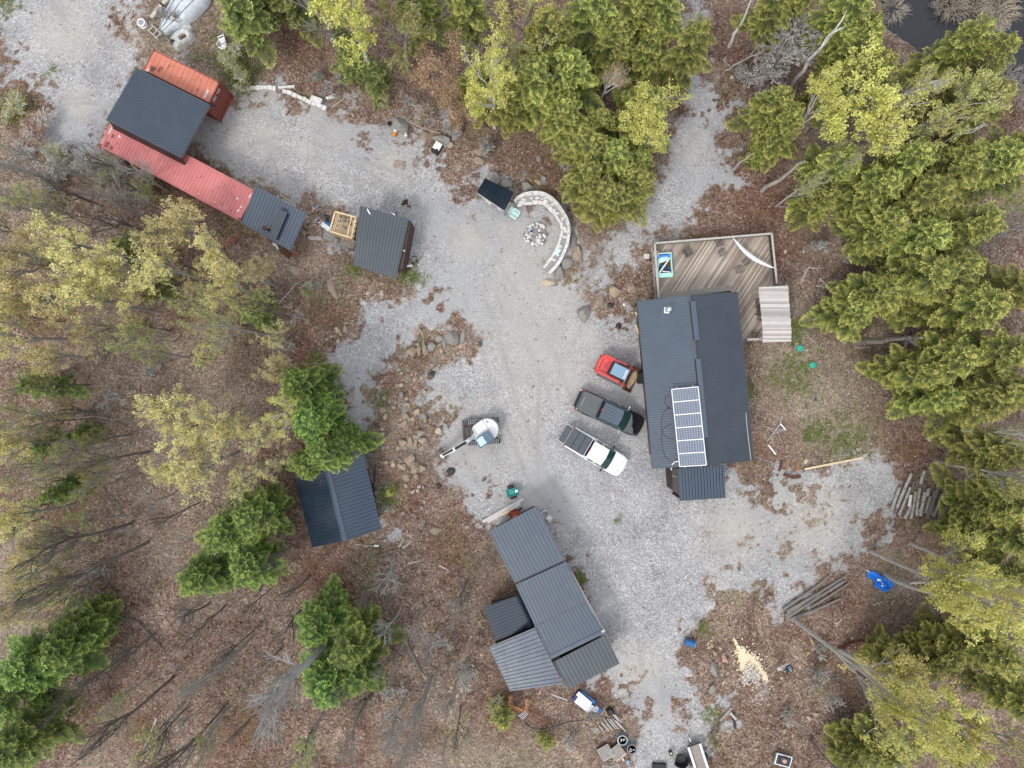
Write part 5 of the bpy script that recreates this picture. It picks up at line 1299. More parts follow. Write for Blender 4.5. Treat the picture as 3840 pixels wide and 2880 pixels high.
while i < NO-1:                                        # front seat course
    k = min(NO-1, i+rr.choice((3,4,6))); mb = MB(); strip(-.02, .26+rr.uniform(-.05,.12), i, k, .3, .45+rr.uniform(-.01,.02), mb, rr.uniform(0,.05)); mb.build('seat_stone', m_lime, bench); i = k
for i in range(26):
    mb = MB(); k = rr.randrange(0, NO-3); f = rr.uniform(.30,.58); c = W(*lerp(pi_[k], po[k], f), .42)-bO
    s = rr.uniform(.08,.26); rg = [(c.x+s*rr.uniform(.6,1.2)*math.cos(a), c.y+s*.6*rr.uniform(.6,1.2)*math.sin(a)) for a in [2*PI*j/6 for j in range(6)]]
    mb.loft([[(x,y,.36) for x,y in rg], [(x,y,.425+rr.uniform(0,.02)) for x,y in rg]]); mb.build('infill_stone', m_lime, bench)
# fire pit
fpt = thing('fire_pit', 'round fire pit heaped with broken white rocks inside the curved bench', 'fire pit', W(2009,880,0))
mb = MB(); mb.smooth = True; mb.lathe((0,0,0), [(1.0,-.02),(.98,.03),(.9,.12),(.5,.2),(.02,.22)], 30); mb.build('ash_bed', M('grey_ash', (.34,.335,.33), (.24,.235,.23), rough=.95, scale=3), fpt)
rr = random.Random(31); mb = MB()
for i in range(99):
    a = rr.uniform(0,2*PI); r0 = 1.05*rr.random()**.5; s = rr.uniform(.07,.17)
    c = (r0*math.cos(a), r0*math.sin(a), .14+.22*(1-r0)+rr.uniform(0,.08)); n = rr.choice((4,5,6)); rot = rr.uniform(0,6)
    rg = [(s*rr.uniform(.7,1.3)*math.cos(rot+2*PI*j/n), s*rr.uniform(.6,1.2)*math.sin(rot+2*PI*j/n)) for j in range(n)]
    mb = MB(); mb.loft([[(c[0]+x,c[1]+y,c[2]-.12) for x,y in rg], [(c[0]+x,c[1]+y,c[2]+.03) for x,y in rg], [(c[0]+x*.6,c[1]+y*.6,c[2]+.07+rr.uniform(0,.03)) for x,y in rg]])
    mb.build('white_rock' if i % 4 else 'grey_rock', m_lime if i % 4 else m_greyrock, fpt)
tag(MB().box((0,0,0), (.22,.2,.12)).build('blue_carton', m_blued, None, W(1993,866,.42), .2), 'small dark blue carton lying on the fire pit rocks', 'carton')
tag(MB().box((0,0,0), (.42,.10,.05)).build('split_log', m_palewood, None, W(1992,877,.44), .3), 'short pale split log on top of the fire pit', 'log')
tag(MB().bar((0,0,0),(.14,-.55,.0),.035,.035).build('stick', m_brownwood, None, W(2001,886,.46)), 'thin brown stick poking out of the fire pit', 'stick')
def adirondack(loc, rz, label, mat):
    t_ = thing('garden_chair', label, 'chair', loc, rz)
    mb = MB()
    for i in range(6): mb.bar((-.2+.10*i,-.26,.36-.015*i),(-.2+.10*i,.26,.36-.015*i), .085,.025)
    mb.build('seat', mat, t_)
    mb = MB()
    for i, y in enumerate((-.24,-.12,0,.12,.24)): mb.bar((-.22,y*.8,.34),(-.55,y*1.25,.92-abs(y)*.4), .10,.025)
    mb.build('backrest', mat, t_)
    for s in (-1,1):
        MB().bbox((.02,s*.34,.56),(.66,.13,.03),.01).build('armrest', mat, t_)
        MB().bar((.30,s*.32,0),(.30,s*.32,.55),.06,.1).build('leg', mat, t_); MB().bar((-.25,s*.30,0),(-.25,s*.30,.55),.06,.1).build('leg', mat, t_)
    return t_
adirondack(W(1930,807,0), R(-35), 'mint green slatted garden chair between the firewood shelter and the fire pit', m_mintp)
tag(MB().box((0,0,0), (.42,.60,.03)).build('mint_board', m_mintp, None, W(2089,944,.5), R(-28)), 'small mint board lying on the seat of the curved bench', 'board')

# ------------------------------------------------------------------ deck furniture
def deck_chair(u, v, rz, label, slat=False):
    t_ = thing('patio_chair', label, 'chair', W(u, v, ZD), R(rz)); mb = MB()
    mt = M('dark_wire_mesh', (.06,.058,.055), (.045,.043,.04), rough=.6)
    if slat:
        for i in range(5): mb.bar((-.26+.12*i,-.28,.36),(-.26+.12*i,.28,.36), .10,.03)
        mb.build('seat', m_chairw, t_); mb = MB()
        for i in range(4): mb.bar((-.28,-.25+.16*i,.4),(-.5,-.25+.16*i,.85), .13,.03)
        mb.build('backrest', m_chairw, t_)
        for s in (-1,1): MB().bbox((0,s*.34,.56),(.62,.11,.03),.01).build('armrest', m_chairw, t_); MB().bar((.25,s*.32,0),(.25,s*.32,.55),.06,.06).build('leg', m_chairw, t_); MB().bar((-.28,s*.3,0),(-.28,s*.3,.5),.06,.06).build('leg', m_chairw, t_)
        return t_
    for i in range(8): mb.bar((-.22+.063*i,-.24,.42),(-.22+.063*i,.24,.42), .012,.01); mb.bar((-.24,-.22+.063*i,.422),(.24,-.22+.063*i,.422), .012,.01)
    mb.tube([(.25*math.cos(a),.26*math.sin(a),.42) for a in [2*PI*i/16 for i in range(17)]], .016, 5); mb.build('seat', mt, t_)
    mb = MB(); arc = [(-.22-.12*math.cos(a*.9), .30*math.sin(a), .42+.45*math.cos(a)) for a in [PI*(-.5+i/10) for i in range(11)]]
    mb.tube(arc, .016, 5)
    for k in (2,3,4,5,6,7,8): mb.tube([arc[k], (-.22,arc[k][1]*.8,.42)], .008, 4)
    mb.build('backrest', mt, t_)
    for s in (-1,1):
        mb = MB(); mb.tube([(-.28,s*.28,.62),(.0,s*.33,.64),(.24,s*.30,.60)], .016, 5); mb.build('armrest', mt, t_)
        for x in (-.24,.24): MB().tube([(x,s*.26,0),(x*.9,s*.27,.60 if x > 0 else .62)], .014, 5).build('leg', mt, t_)
    return t_
m_chairw = M('dark_grey_wood', (.14,.125,.11), (.09,.08,.07), rough=.85)
deck_chair(2576,948, 30, 'grey slatted wooden chair on the deck, nearest the mint tub', True)
deck_chair(2690,914, 200, 'dark wire chair on the deck against the upper railing')
deck_chair(2702,952, -60, 'dark wire chair on the deck just below the one at the upper railing')
deck_chair(2791,984, 120, 'dark wire chair on the deck under the white shade sail')
deck_chair(2763,1014, 200, 'dark wire chair on the deck, lower left of the one under the shade sail')
deck_chair(2838,1135, 10, 'dark wire chair half under the left edge of the plank roofed gazebo')
deck_chair(2826,1258, 80, 'dark wire chair at the lower end of the deck beside the house wall')
tb = thing('patio_table', 'reddish wooden table mostly hidden under the gazebo roof', 'table', W(2848,1168,ZD))
MB().bbox((0,0,.72),(.9,.8,.04),.015).build('table_top', m_wallbr, tb)
for x in (-.35,.35):
    for y in (-.3,.3): MB().bar((x,y,0),(x,y,.7),.06,.06).build('leg', m_wallbr, tb)
deck_chair(2845,1190, 0, 'black chair tucked at the table under the gazebo edge')
tub = thing('planter_tub', 'mint green rectangular tub on the deck with blue lining and a plank across', 'tub', W(2494,995,ZD)); tO = Vector(tub.location)
q = [W(*p,ZD+.5)-tO for p in ((2468,952),(2515,947),(2522,1036),(2467,1040))]
mb = MB()
for a, b_ in zip(q, q[1:]+q[:1]): mb.bar((a.x,a.y,.27),(b_.x,b_.y,.27), .09,.54)
mb.build('tub_wall', m_mint, tub)
mb = MB(); mb.loft([[(p.x,p.y,.02) for p in q],[(p.x,p.y,.2) for p in q]]); mb.build('leaf_litter_inside', m_rust, tub)
mb = MB(); a, b_ = W(2470,962,ZD+.55)-tO, W(2512,957,ZD+.55)-tO; mb.bar(a, b_, .16,.08); c = W(2510,970,ZD+.5)-tO; mb.bar(b_, c, .12,.08); mb.bar(a, W(2469,972,ZD+.5)-tO, .10,.08); mb.build('blue_lining', m_bluet, tub)
a = [W(*p,ZD+.42)-tO for p in ((2470,967),(2500,961),(2508,964),(2504,976),(2488,982),(2471,989))]
mb = MB(); mb.loft([[x-Vector((0,0,.04)) for x in a], a]); mb.build('mint_sheet', m_mintp, tub)
mb = MB(); mb.bar(W(2472,1024,ZD+.56)-tO, W(2512,967,ZD+.56)-tO, .12,.05); mb.build('cross_plank', m_mintp, tub)
mb = MB(); mb.bar(W(2468,951,ZD+.58)-tO, W(2515,949,ZD+.58)-tO, .06,.05); mb.bar(W(2484,1018,ZD+.52)-tO, W(2514,1020,ZD+.52)-tO, .07,.05); mb.bar(W(2470,975,ZD+.56)-tO, W(2471,996,ZD+.56)-tO, .05,.05); mb.build('white_strip', m_white, tub)
mb = MB(); rr = random.Random(2)
for i in range(9): p = W(rr.uniform(2474,2510), rr.uniform(996,1014), ZD+.28)-tO; mb.box(p,(rr.uniform(.1,.25),rr.uniform(.08,.2),.1), rz=rr.uniform(0,3))
mb.build('blue_scrap', m_blue, tub)
q = [W(*p,ZD+.53)-tO for p in ((2467,1025),(2521,1022),(2522,1036),(2467,1040))]
mb = MB(); mb.loft([[x-Vector((0,0,.05)) for x in q], q]); mb.build('end_shelf', m_mint, tub)

# ------------------------------------------------------------------ shed in progress and its clutter
uf = thing('timber_frame_shed', 'unfinished shed frame of fresh pale lumber with a plywood floor, beside the square dark roof', 'shed frame', W(1290,850,0)); uO = Vector(uf.location)
FQ = [(1257,794),(1335,815),(1318,893),(1236,867)]
zf, zt2 = .45, 2.3
q0 = [W(*p, zt2)-uO for p in FQ]
mb = MB(); fl = [(p.x,p.y) for p in q0]; mb.loft([[(x,y,zf-.1) for x,y in fl],[(x,y,zf) for x,y in fl]]); mb.build('plywood_floor', m_pine, uf)
mb = MB()
for a, b_ in zip(q0, q0[1:]+q0[:1]): mb.bar((a.x,a.y,zt2),(b_.x,b_.y,zt2), .13,.10)
a, b_ = lerp(q0[0],q0[3],.0), lerp(q0[1],q0[2],0)
for f in (.80,): 
    p, q = lerp(q0[0],q0[1],f), lerp(q0[3],q0[2],f); mb.bar((p.x,p.y,zt2+.01),(q.x,q.y,zt2+.01), .10,.10)
for f in (.10,.18): p, q = lerp(q0[0],q0[1],f), lerp(q0[3],q0[2],f*.9); mb.bar((p.x,p.y,zt2-.15),(q.x,q.y,zt2-.15), .06,.10)
mb.build('top_plate', m_pine, uf)
mb = MB()
for a, b_ in zip(q0, q0[1:]+q0[:1]):
    for k in range(4): p = lerp(a, b_, k/4); mb.bar((p.x,p.y,zf),(p.x,p.y,zt2-.05), .09,.09)
mb.build('studs', m_pine, uf)
mb = MB()
for a, b_ in ((q0[3],q0[2]),(q0[1],q0[2])): mb.bar((a.x*.97,a.y*.97,zf+.55),(b_.x*.97,b_.y*.97,zf+.55), .03,1.0)
mb.build('plywood_wall', m_pine, uf)
def lay(name, label, cat, mat, pts, w_, h_, zb=0.0, grp=None):
    mb = MB(); P_ = [G(*p, zb) for p in pts]
    for a, b_ in zip(P_[:-1], P_[1:]): mb.bar(a, b_, w_, h_)
    return tag(mb.build(name, mat), label, cat, grp)
def small(name, label, cat, mat, u, v, z, d, rz=0, b=.02):
    return tag(MB().bbox((0,0,d[2]/2), d, b).build(name, mat, None, W(u, v, z) if z else G(u, v), R(rz)), label, cat)
def flp(u, v): return W(u, v, zf)
tag(MB().bbox((0,0,.02),(1.0,1.5,.04),.02).build('plywood_offcut', m_pine, None, flp(1284,852), R(-15)), 'loose plywood offcut on the floor of the timber frame', 'plywood')
tag(MB().bbox((0,0,.12),(.28,.26,.2),.05).build('tool_case', m_grey, None, flp(1293,828), R(10)), 'small grey tool case on the floor of the timber frame', 'tool case')
tag(MB().bar((0,-.2,.05),(0,.25,.05),.04,.04).box((0,.27,.06),(.2,.05,.06)).build('hammer', m_black, None, flp(1278,825)), 'black hammer lying on the floor of the timber frame', 'hammer')
mb = MB(); mb.cyl((.1,0,.02),.12,.06,14); mb.bbox((-.05,.05,.12),(.35,.16,.16),.04); tag(mb.build('circular_saw', m_grey, None, flp(1292,854), R(-30)), 'grey circular saw on the plywood in the timber frame', 'saw')
mb = MB(); mb.bbox((0,0,.12),(.22,.45,.2),.05); mb.tube([(0,-.25,.05),(-.1,-.5,.05),(-.25,-.4,.05),(-.3,-.2,.05)], .015, 5); tag(mb.build('tool_bag', m_black, None, flp(1313,838)), 'black tool bag with a cord in the timber frame', 'bag')
pf = thing('platform', 'low weathered board platform under and below the timber frame', 'platform', W(1280,890,0)); pO = Vector(pf.location)
mb = MB(); a, b_ = W(1212,864,.3)-pO, W(1320,915,.3)-pO; c, d = W(1222,850,.3)-pO, W(1340,880,.3)-pO
P0, P1, P2, P3 = [W(*p,.3)-pO for p in ((1222,838),(1345,870),(1325,935),(1210,895))]
for i in range(10):
    p, q = lerp(P0,P3,(i+.5)/10), lerp(P1,P2,(i+.5)/10); mb.bar(p, q, .135, .05)
mb.build('boards', m_greywood, pf)
def pail(u, v, z, label, mat, fill, r=.18, h=.36, name='bucket'):
    o = MB().lathe((0,0,0), [(r*.82,0),(r,h),(r*1.06,h),(r*1.06,h+.02),(r*.9,h+.02),(r*.85,h*.7)], 18).build(name, mat, None, W(u, v, z) if z else G(u, v)); tag(o, label, 'bucket')
    MB().lathe((0,0,h*.68), [(r*.86,0),(r*.5,.03)], 14).build('contents', fill, o); return o
pail(1241,800,0, 'grey bucket of brown mix beside the upper left corner of the timber frame', m_grey, m_orangewood, .22, .4)
pail(1260,906,.3, 'grey bucket of tan mix on the weathered platform', m_grey, m_tanrock, .24, .34)
pail(1228,815,0, 'dark bucket below the grey bucket at the frame corner', m_black, m_ash, .17, .3)
pail(1230,828,0, 'black basin on the gravel left of the timber frame', m_grey, m_black, .25, .18)
o = MB().loft([[(rr_*math.cos(a), yy, .14+rr_*math.sin(a)) for a in [2*PI*i/14 for i in range(14)]] for rr_, yy in ((.12,-.18),(.15,.16))]).build('bucket', m_skin, None, G(1176,790), R(-30)); tag(o, 'small reddish pail on its side at the far left of the clutter', 'bucket')
MB().loft([[(rr_*math.cos(a), yy, .14+rr_*math.sin(a)) for a in [2*PI*i/14 for i in range(14)]] for rr_, yy in ((.155,.15),(.155,.20))]).build('lid', m_white, o)
mb = MB(); mb.bar((-.62,.5,.03),(.45,-.45,.05),.04,.04); mb.loft([[(-.85,.62,.02),(-.60,.78,.02),(-.48,.58,.05),(-.70,.42,.05)],[(-.85,.62,.05),(-.60,.78,.05),(-.48,.58,.08),(-.70,.42,.08)]])
tag(mb.build('shovel', m_bluesteel, None, G(1216,802)), 'blue bladed shovel lying on the gravel left of the timber frame', 'shovel')
small('white_board', 'white board leaning over clutter at the left corner of the platform', 'board', m_white, 1221,850,.35,(.85,.42,.05),-38)
small('blue_bin', 'dark blue bin behind the white board', 'bin', m_blue, 1231,842,.1,(.5,.25,.3),-30)
small('cardboard', 'crumpled tan cardboard beside the white board', 'cardboard', m_palerock, 1206,838,0,(.35,.5,.12),-20)
small('white_cup', 'white cup on the gravel beside the cardboard', 'cup', m_white, 1187,825,0,(.12,.10,.14),10)
small('pale_teal_cup', 'pale cup lying beside the cardboard', 'cup', m_mintp, 1196,835,0,(.18,.12,.12),30)
def coil(name, label, mat, u, v, z, r, n, tr_=.02, cat='hose'):
    rr = random.Random(int(u)); pts = [(r*(1+rr.uniform(-.12,.12))*math.cos(i*.5), r*(1+rr.uniform(-.12,.12))*math.sin(i*.5)*.9, .03+.012*(i//12)+rr.uniform(0,.03)) for i in range(n)]
    return tag(MB().tube(pts, tr_, 5).build(name, mat, None, W(u, v, z) if z else G(u, v)), label, cat)
coil('hose_coil', 'white hose coil on the left end of the weathered platform', m_ropew, 1224,886,.33,.2,60)
coil('garden_hose', 'dark green hose coil against the right side of the square shed', m_teal, 1535,907,0,.28,110,.03)
coil('black_cable', 'thin black cable loops on the gravel below the green hose', m_black, 1552,975,0,.35,30,.012,'cable')
lay('planks', 'white plank lying left of the weathered platform', 'plank', m_palewood, [(1152,893),(1207,895)], .34, .08, .05)
lay('plywood_sheet', 'brown plywood sheet leaning beside the dark lean-to', 'plywood', m_brownwood, [(1151,893),(1128,945)], .62, .05, .25)
lay('white_beam', 'white beam sticking out below the right side of the square shed', 'beam', m_white, [(1497,1005),(1548,998)], .18, .12, .3)
small('purple_crate', 'small mauve crate against the right wall of the square shed', 'crate', m_lavender if 'm_lavender' in globals() else M('mauve_plastic', (.30,.26,.40), rough=.6), 1534,848,0,(.34,.4,.4),-15)
small('dark_box', 'dark box below the mauve crate by the square shed', 'box', m_black, 1531,864,0,(.3,.26,.3),10)
small('tipped_pot', 'small mauve pot at the upper edge of the square shed roof', 'pot', M('mauve_plastic', (.30,.26,.40), rough=.6), 1481,800,0,(.34,.3,.4),10)
lay('lumber_offcuts', 'longest pale plank lying above the dark lean-to', 'plank', m_palewood, [(1056,748),(1112,776)], .18, .08, .1)
lay('lumber_offcuts', 'short pale plank above the dark lean-to, nearest the pinkish container', 'plank', m_palewood, [(1040,735),(1052,750)], .14, .08, .1)
lay('lumber_offcuts', 'thin pale lath behind the longest plank above the dark lean-to', 'lath', m_pine, [(1052,732),(1098,760)], .07, .05, .12)
tag(MB().tube([G(1029,917,.3), G(1034,917,.5), G(1042,924,.45), G(1043,933,.1)], .1, 8).build('pipe_elbow', m_white), 'white pipe elbow at the lower edge of the dark lean-to', 'pipe')
lay('red_scrap', 'small red painted scrap beside the corner of the dark lean-to', 'scrap', m_orangeside, [(1098,960),(1122,946)], .25, .12, .1)
lay('scrap_lumber', 'dark scrap boards beneath the lower corner of the dark lean-to', 'boards', m_rust, [(1055,935),(1090,962)], .5, .15, .1)
rr = random.Random(14)
for i in range(14): lay('firewood', 'short split log scattered between the dark lean-to and the plank', 'firewood', rr.choice((m_rust, m_brownwood, m_wallbr, m_greywood)), [(lambda u, v, a: (u, v, a))(0,0,0)[:2]] if False else [(u_:=rr.uniform(1120,1180), v_:=rr.uniform(845,900)), (u_+rr.uniform(-14,14), v_+rr.uniform(-14,14))], .12, .1, .08, 'scattered firewood by the lean-to')
tag(MB().tube([G(905,873,.5), G(893,888,.4), G(875,905,.3), G(858,918,.2), G(848,935,.1)], .045, 6).build('orange_hose', m_orangerope), 'taut orange hose crossing the leaves below the pinkish container', 'hose')
tag(MB().tube([G(900,826,.6), G(870,850,.4), G(838,878,.2), G(800,900,.1)], .02, 5).build('yellow_rope', M('yellow_rope', (.55,.36,.08), rough=.7)), 'thin yellow rope running into the brush below the pinkish container', 'rope')

# canisters at the upper gravel edge
c_ = thing('canister', 'orange and white canister lying on the upper gravel edge', 'canister', G(1483,496), R(70))
for x0, x1, mt in ((-.42,-.05,m_fire),(-.05,.35,m_white)):
    MB().loft([[(x, .17*math.cos(a), .17+.17*math.sin(a)) for a in [2*PI*i/16 for i in range(16)]] for x in (x0, x1)]).build('shell_half', mt, c_)
c_ = thing('canister', 'cream and white canister lying right of the orange canister', 'canister', G(1523,505), R(95))
for x0, x1, mt in ((-.35,-.2,m_palerock),(-.2,-.08,m_white),(-.08,.3,m_palerock)):
    MB().loft([[(x, .15*math.cos(a), .15+.15*math.sin(a)) for a in [2*PI*i/16 for i in range(16)]] for x in (x0, x1)]).build('shell_half', mt, c_)
lay('thin_rod', 'thin pale rod linking the two canisters on the upper gravel edge', 'rod', m_palewood, [(1490,500),(1516,506)], .05, .05, .1)
pail(1464,468,0, 'black bucket left of the orange canister on the upper gravel edge', m_black, m_black, .19, .3)
wbx = thing('storage_box', 'black box with a white lid and a dark tap on the upper gravel edge', 'box', G(1640,560), R(-30))
MB().bbox((0,0,.26),(.68,.98,.5),.04).build('box_body', m_black, wbx); MB().bbox((0,.14,.53),(.64,.68,.05),.02).build('lid', m_white, wbx); MB().bbox((.14,-.26,.6),(.22,.24,.18),.06).build('tap', m_black, wbx)
# black scraps near the boulder arc
def blob(name, label, cat, mat, u, v, r, seed, h=.15, n=14):
    rr = random.Random(seed); rg = [(r*(1+rr.uniform(-.35,.35))*math.cos(2*PI*i/n), r*(1+rr.uniform(-.35,.35))*math.sin(2*PI*i/n)) for i in range(n)]
    return tag(MB().loft([[(x,y,-.05) for x,y in rg],[(x*.9,y*.9,h*.7) for x,y in rg],[(x*.5,y*.5,h) for x,y in rg]]).build(name, mat, None, G(u, v)), label, cat)
blob('black_rag', 'black rag on the gravel inside the boulder arc, upper of two', 'rag', m_black, 2289,1145,.27,3)
blob('black_rag', 'charred black scrap below the boulder arc, near the house wall', 'rag', m_black, 2318,1222,.28,4)
blob('black_rag', 'black sheet scrap at the edge of the litter below the excavator arm', 'rag', m_black, 1690,1770,.4,5)
blob('black_rag', 'small black scrap in the litter below the excavator', 'rag', m_black, 1645,1820,.25,6)
blob('black_rag', 'small black scrap at the lower side of the rock pile island', 'rag', m_black, 1620,1400,.25,7)
blob('dark_mound', 'dark damp clump at the right tip of the rock pile island', 'clump', m_ash, 1800,1288,.25,8)
small('yellow_bottle', 'white scrap on the gravel right of the upper black rag', 'scrap', m_white, 2340,1143,0,(.16,.22,.06),20)
lay('wood_post', 'short pale round post leaning by the left wall of the house, lower of two', 'post', m_pine, [(2382,1218),(2394,1253)], .16, .16, .1)
lay('wood_post', 'short pale post by the left wall of the house, upper of two', 'post', m_pine, [(2381,1170),(2390,1185)], .14, .12, .1)
small('stump', 'small pink cut stump near the upper post by the house wall', 'stump', m_logcut, 2371,1174,0,(.2,.2,.2),0,.06)

# timber beams near the cart
lay('timber_beam', 'longer whitish timber beam above the upper shed of the lower row', 'beam', m_palewood2 if 'm_palewood2' in globals() else M('whitewashed_timber', (.60,.57,.54), (.50,.47,.44), rough=.8), [(1811,1955),(1962,1870)], .26, .24, .12)
lay('timber_beam', 'shorter whitish timber beam just below the longer one', 'beam', M('whitewashed_timber', (.60,.57,.54), rough=.8), [(1830,1956),(1952,1888)], .22, .20, .1)
lay('short_board', 'short yellow board lying on the shorter timber beam', 'board', m_pine, [(1885,1926),(1910,1913)], .24, .08, .3)
small('white_tile', 'square pale slab on the gravel right of the upper shed', 'slab', m_palerock if False else m_lime, 2059,1943,0,(.48,.46,.06),-35)
lay('white_lath', 'thin white lath leaning out from the upper shed corner', 'lath', m_white, [(2029,1921),(2049,1910)], .07, .05, .3)
small('white_chip', 'small white scrap on the litter left of the timber beams', 'scrap', m_white, 1833,1910,0,(.08,.18,.05),0)

# ------------------------------------------------------------------ person
def person():
    t_ = D.meshes.new('person')
    # joints: position and radius, x = facing direction
    J = {'pel':((0,0,.95),.15),'bel':((.03,0,1.12),.145),'che':((.10,0,1.34),.165),'nek':((.14,0,1.50),.065),'hd0':((.17,0,1.58),.085),'hd1':((.20,0,1.69),.098),
     'shl':((.10,.19,1.40),.075),'ell':((.14,.30,1.14),.050),'wrl':((.36,.16,1.10),.036),'hal':((.43,.10,1.11),.034),
     'shr':((.10,-.19,1.40),.075),'elr':((.14,-.30,1.14),.050),'wrr':((.36,-.16,1.10),.036),'har':((.43,-.10,1.11),.034),
     'hil':((0,.10,.88),.115),'knl':((.24,.12,.50),.078),'anl':((.30,.13,.10),.050),'tol':((.46,.15,.05),.042),
     'hir':((0,-.10,.88),.115),'knr':((.0,-.12,.48),.078),'anr':((-.20,-.12,.12),.050),'tor':((-.07,-.14,.05),.042)}
    E = [('pel','bel'),('bel','che'),('che','nek'),('nek','hd0'),('hd0','hd1'),('che','shl'),('shl','ell'),('ell','wrl'),('wrl','hal'),('che','shr'),('shr','elr'),('elr','wrr'),('wrr','har'),('pel','hil'),('hil','knl'),('knl','anl'),('anl','tol'),('pel','hir'),('hir','knr'),('knr','anr'),('anr','tor')]
    names = list(J); idx = {n: i for i, n in enumerate(names)}
    verts = [J[n][0] for n in names]; rad = [J[n][1] for n in names]; edges = [(idx[a], idx[b_]) for a, b_ in E]
    for s, w_ in ((1,'hal'),(-1,'har')):            # five fingers each
        base = Vector(J[w_][0])
        for k, (dy, L_) in enumerate(((-.028,.075),(-.010,.085),(.010,.08),(.027,.065),(.045,.05))):
            o = base + Vector((.02, dy*s, -.005)); m1 = o + Vector((L_*.5,0,-.008)); m2 = o + Vector((L_*.85,-.012*s,-.03))
            if k == 4: o = base + Vector((-.01,-.035*s,.01)); m1 = o + Vector((.03,-.02*s,.02)); m2 = o + Vector((.06,-.02*s,.02))
            i0 = len(verts); verts += [tuple(o), tuple(m1), tuple(m2)]; rad += [.011,.010,.008]; edges += [(idx[w_], i0), (i0, i0+1), (i0+1, i0+2)]
    t_.from_pydata(verts, edges, []); o = D.objects.new('person', t_); C.objects.link(o)
    sk = o.modifiers.new('skin', 'SKIN'); sk.use_smooth_shade = True
    for i, r in enumerate(rad): t_.skin_vertices[0].data[i].radius = (r, r)
    t_.skin_vertices[0].data[0].use_root = True
    sub = o.modifiers.new('sub', 'SUBSURF'); sub.levels = 1; sub.render_levels = 1
    t_.materials.append(m_skin)
    return o
pe = person(); pe.location = W(1523,768,0); pe.rotation_euler = (0,0,R(-52))
tag(pe, 'person in black T-shirt and dark jeans, head bowed over a black object in both hands', 'person')
mb = MB(); mb.smooth = True
def ell(c, rx_, ry_, rz_, n=14, m_=8, z0=-1, z1=1):
    rg = []
    for i in range(m_+1):
        z = z0+(z1-z0)*i/m_; r0 = math.sqrt(max(.001,1-z*z)); rg.append([(c[0]+rx_*r0*math.cos(2*PI*k/n), c[1]+ry_*r0*math.sin(2*PI*k/n), c[2]+rz_*z) for k in range(n)])
    return rg
mb.loft(ell((.17,0,1.70),.122,.105,.13,z0=-.35)); mb.build('hair', m_hair, pe)
mb = MB(); mb.smooth = True
tors = [((.0,0,.92),.15,.20),((.02,0,1.05),.15,.19),((.06,0,1.22),.165,.21),((.10,0,1.36),.165,.24),((.12,0,1.44),.13,.22),((.13,0,1.50),.075,.09)]
mb.loft([[(c[0]+a*math.cos(2*PI*k/18), c[1]+b_*math.sin(2*PI*k/18), c[2]) for k in range(18)] for c, a, b_ in tors])
for s in (-1,1): mb.tube([(.10,s*.15,1.41),(.11,s*.23,1.37),(.135,s*.29,1.21)], [.085,.085,.072], 12)
mb.build('shirt', m_shirt, pe)
mb = MB(); mb.smooth = True
mb.loft([[(c[0]+a*math.cos(2*PI*k/16), b_*math.sin(2*PI*k/16), c[2]) for k in range(16)] for c, a, b_ in (((0,0,.80),.13,.19),((0,0,.98),.145,.19))])
mb.tube([(0,.10,.90),(.24,.12,.50),(.30,.13,.10)], [.13,.092,.070], 12); mb.tube([(0,-.10,.90),(0,-.12,.48),(-.20,-.12,.12)], [.13,.092,.070], 12); mb.build('jeans', m_jean, pe)
for a, b_ in (((.27,.13,.05),(.46,.15,.045)),((-.22,-.12,.07),(-.05,-.14,.045))):
    mb = MB(); mb.tube([a, lerp(Vector(a),Vector(b_),.5), b_], [.055,.058,.045], 10); mb.build('shoe', m_black, pe)
mb = MB(); mb.bbox((.50,0,1.13),(.10,.16,.03),.01); o = mb.build('phone', m_black, None, pe.location, R(-52)); tag(o, 'small black object held in the hands of the person', 'phone')

# ------------------------------------------------------------------ logs, tarp, barrel, boards on the right
def log(name, label, p0, p1, r0, r1, z, grp=None, mat=None, bend=0.0, cat='log', rr=random):
    a, b_ = W(*p0, z), W(*p1, z); a.z += gz(a.x, a.y); b_.z += gz(b_.x, b_.y)
    s = (b_-a).cross(Vector((0,0,1))).normalized(); n = 7
    pts = [lerp(a, b_, i/(n-1)) + s*bend*math.sin(PI*i/(n-1)) for i in range(n)]
    c = (a+b_)/2; mb = MB(); mb.tube([p-c for p in pts], [(lerp(r0, r1, i/(n-1)))*(1+rr.uniform(-.07,.07)) for i in range(n)], 9)
    o = mb.build(name, mat or m_logbark, None, c); tag(o, label, cat, grp)
    return o
rr = random.Random(77)
LOGS = [((3345,1908),(3372,1828),8),((3356,1922),(3392,1838),7),((3370,1932),(3411,1826),7),((3392,1945),(3415,1895),8),((3362,1905),(3413,1775),8),((3416,1946),(3432,1842),7),((3411,1900),(3416,1860),6),((3438,1935),(3448,1830),7),((3452,1935),(3467,1845),8),((3432,1822),(3440,1795),5),
 ((3450,1815),(3464,1765),8),((3470,1925),(3488,1862),7),((3478,1945),(3520,1816),8),((3492,1930),(3505,1840),7),((3476,1860),(3485,1832),7),((3500,1938),(3530,1850),7),((3518,1945),(3545,1870),6),((3555,1945),(3575,1858),8),((3535,1930),(3560,1862),7),((3530,1870),(3542,1826),6),((3507,1962),(3510,1948),6),((3402,1870),(3425,1805),6),((3448,1920),(3478,1835),6),((3483,1920),(3515,1845),6)]
_ct = [0, 0]
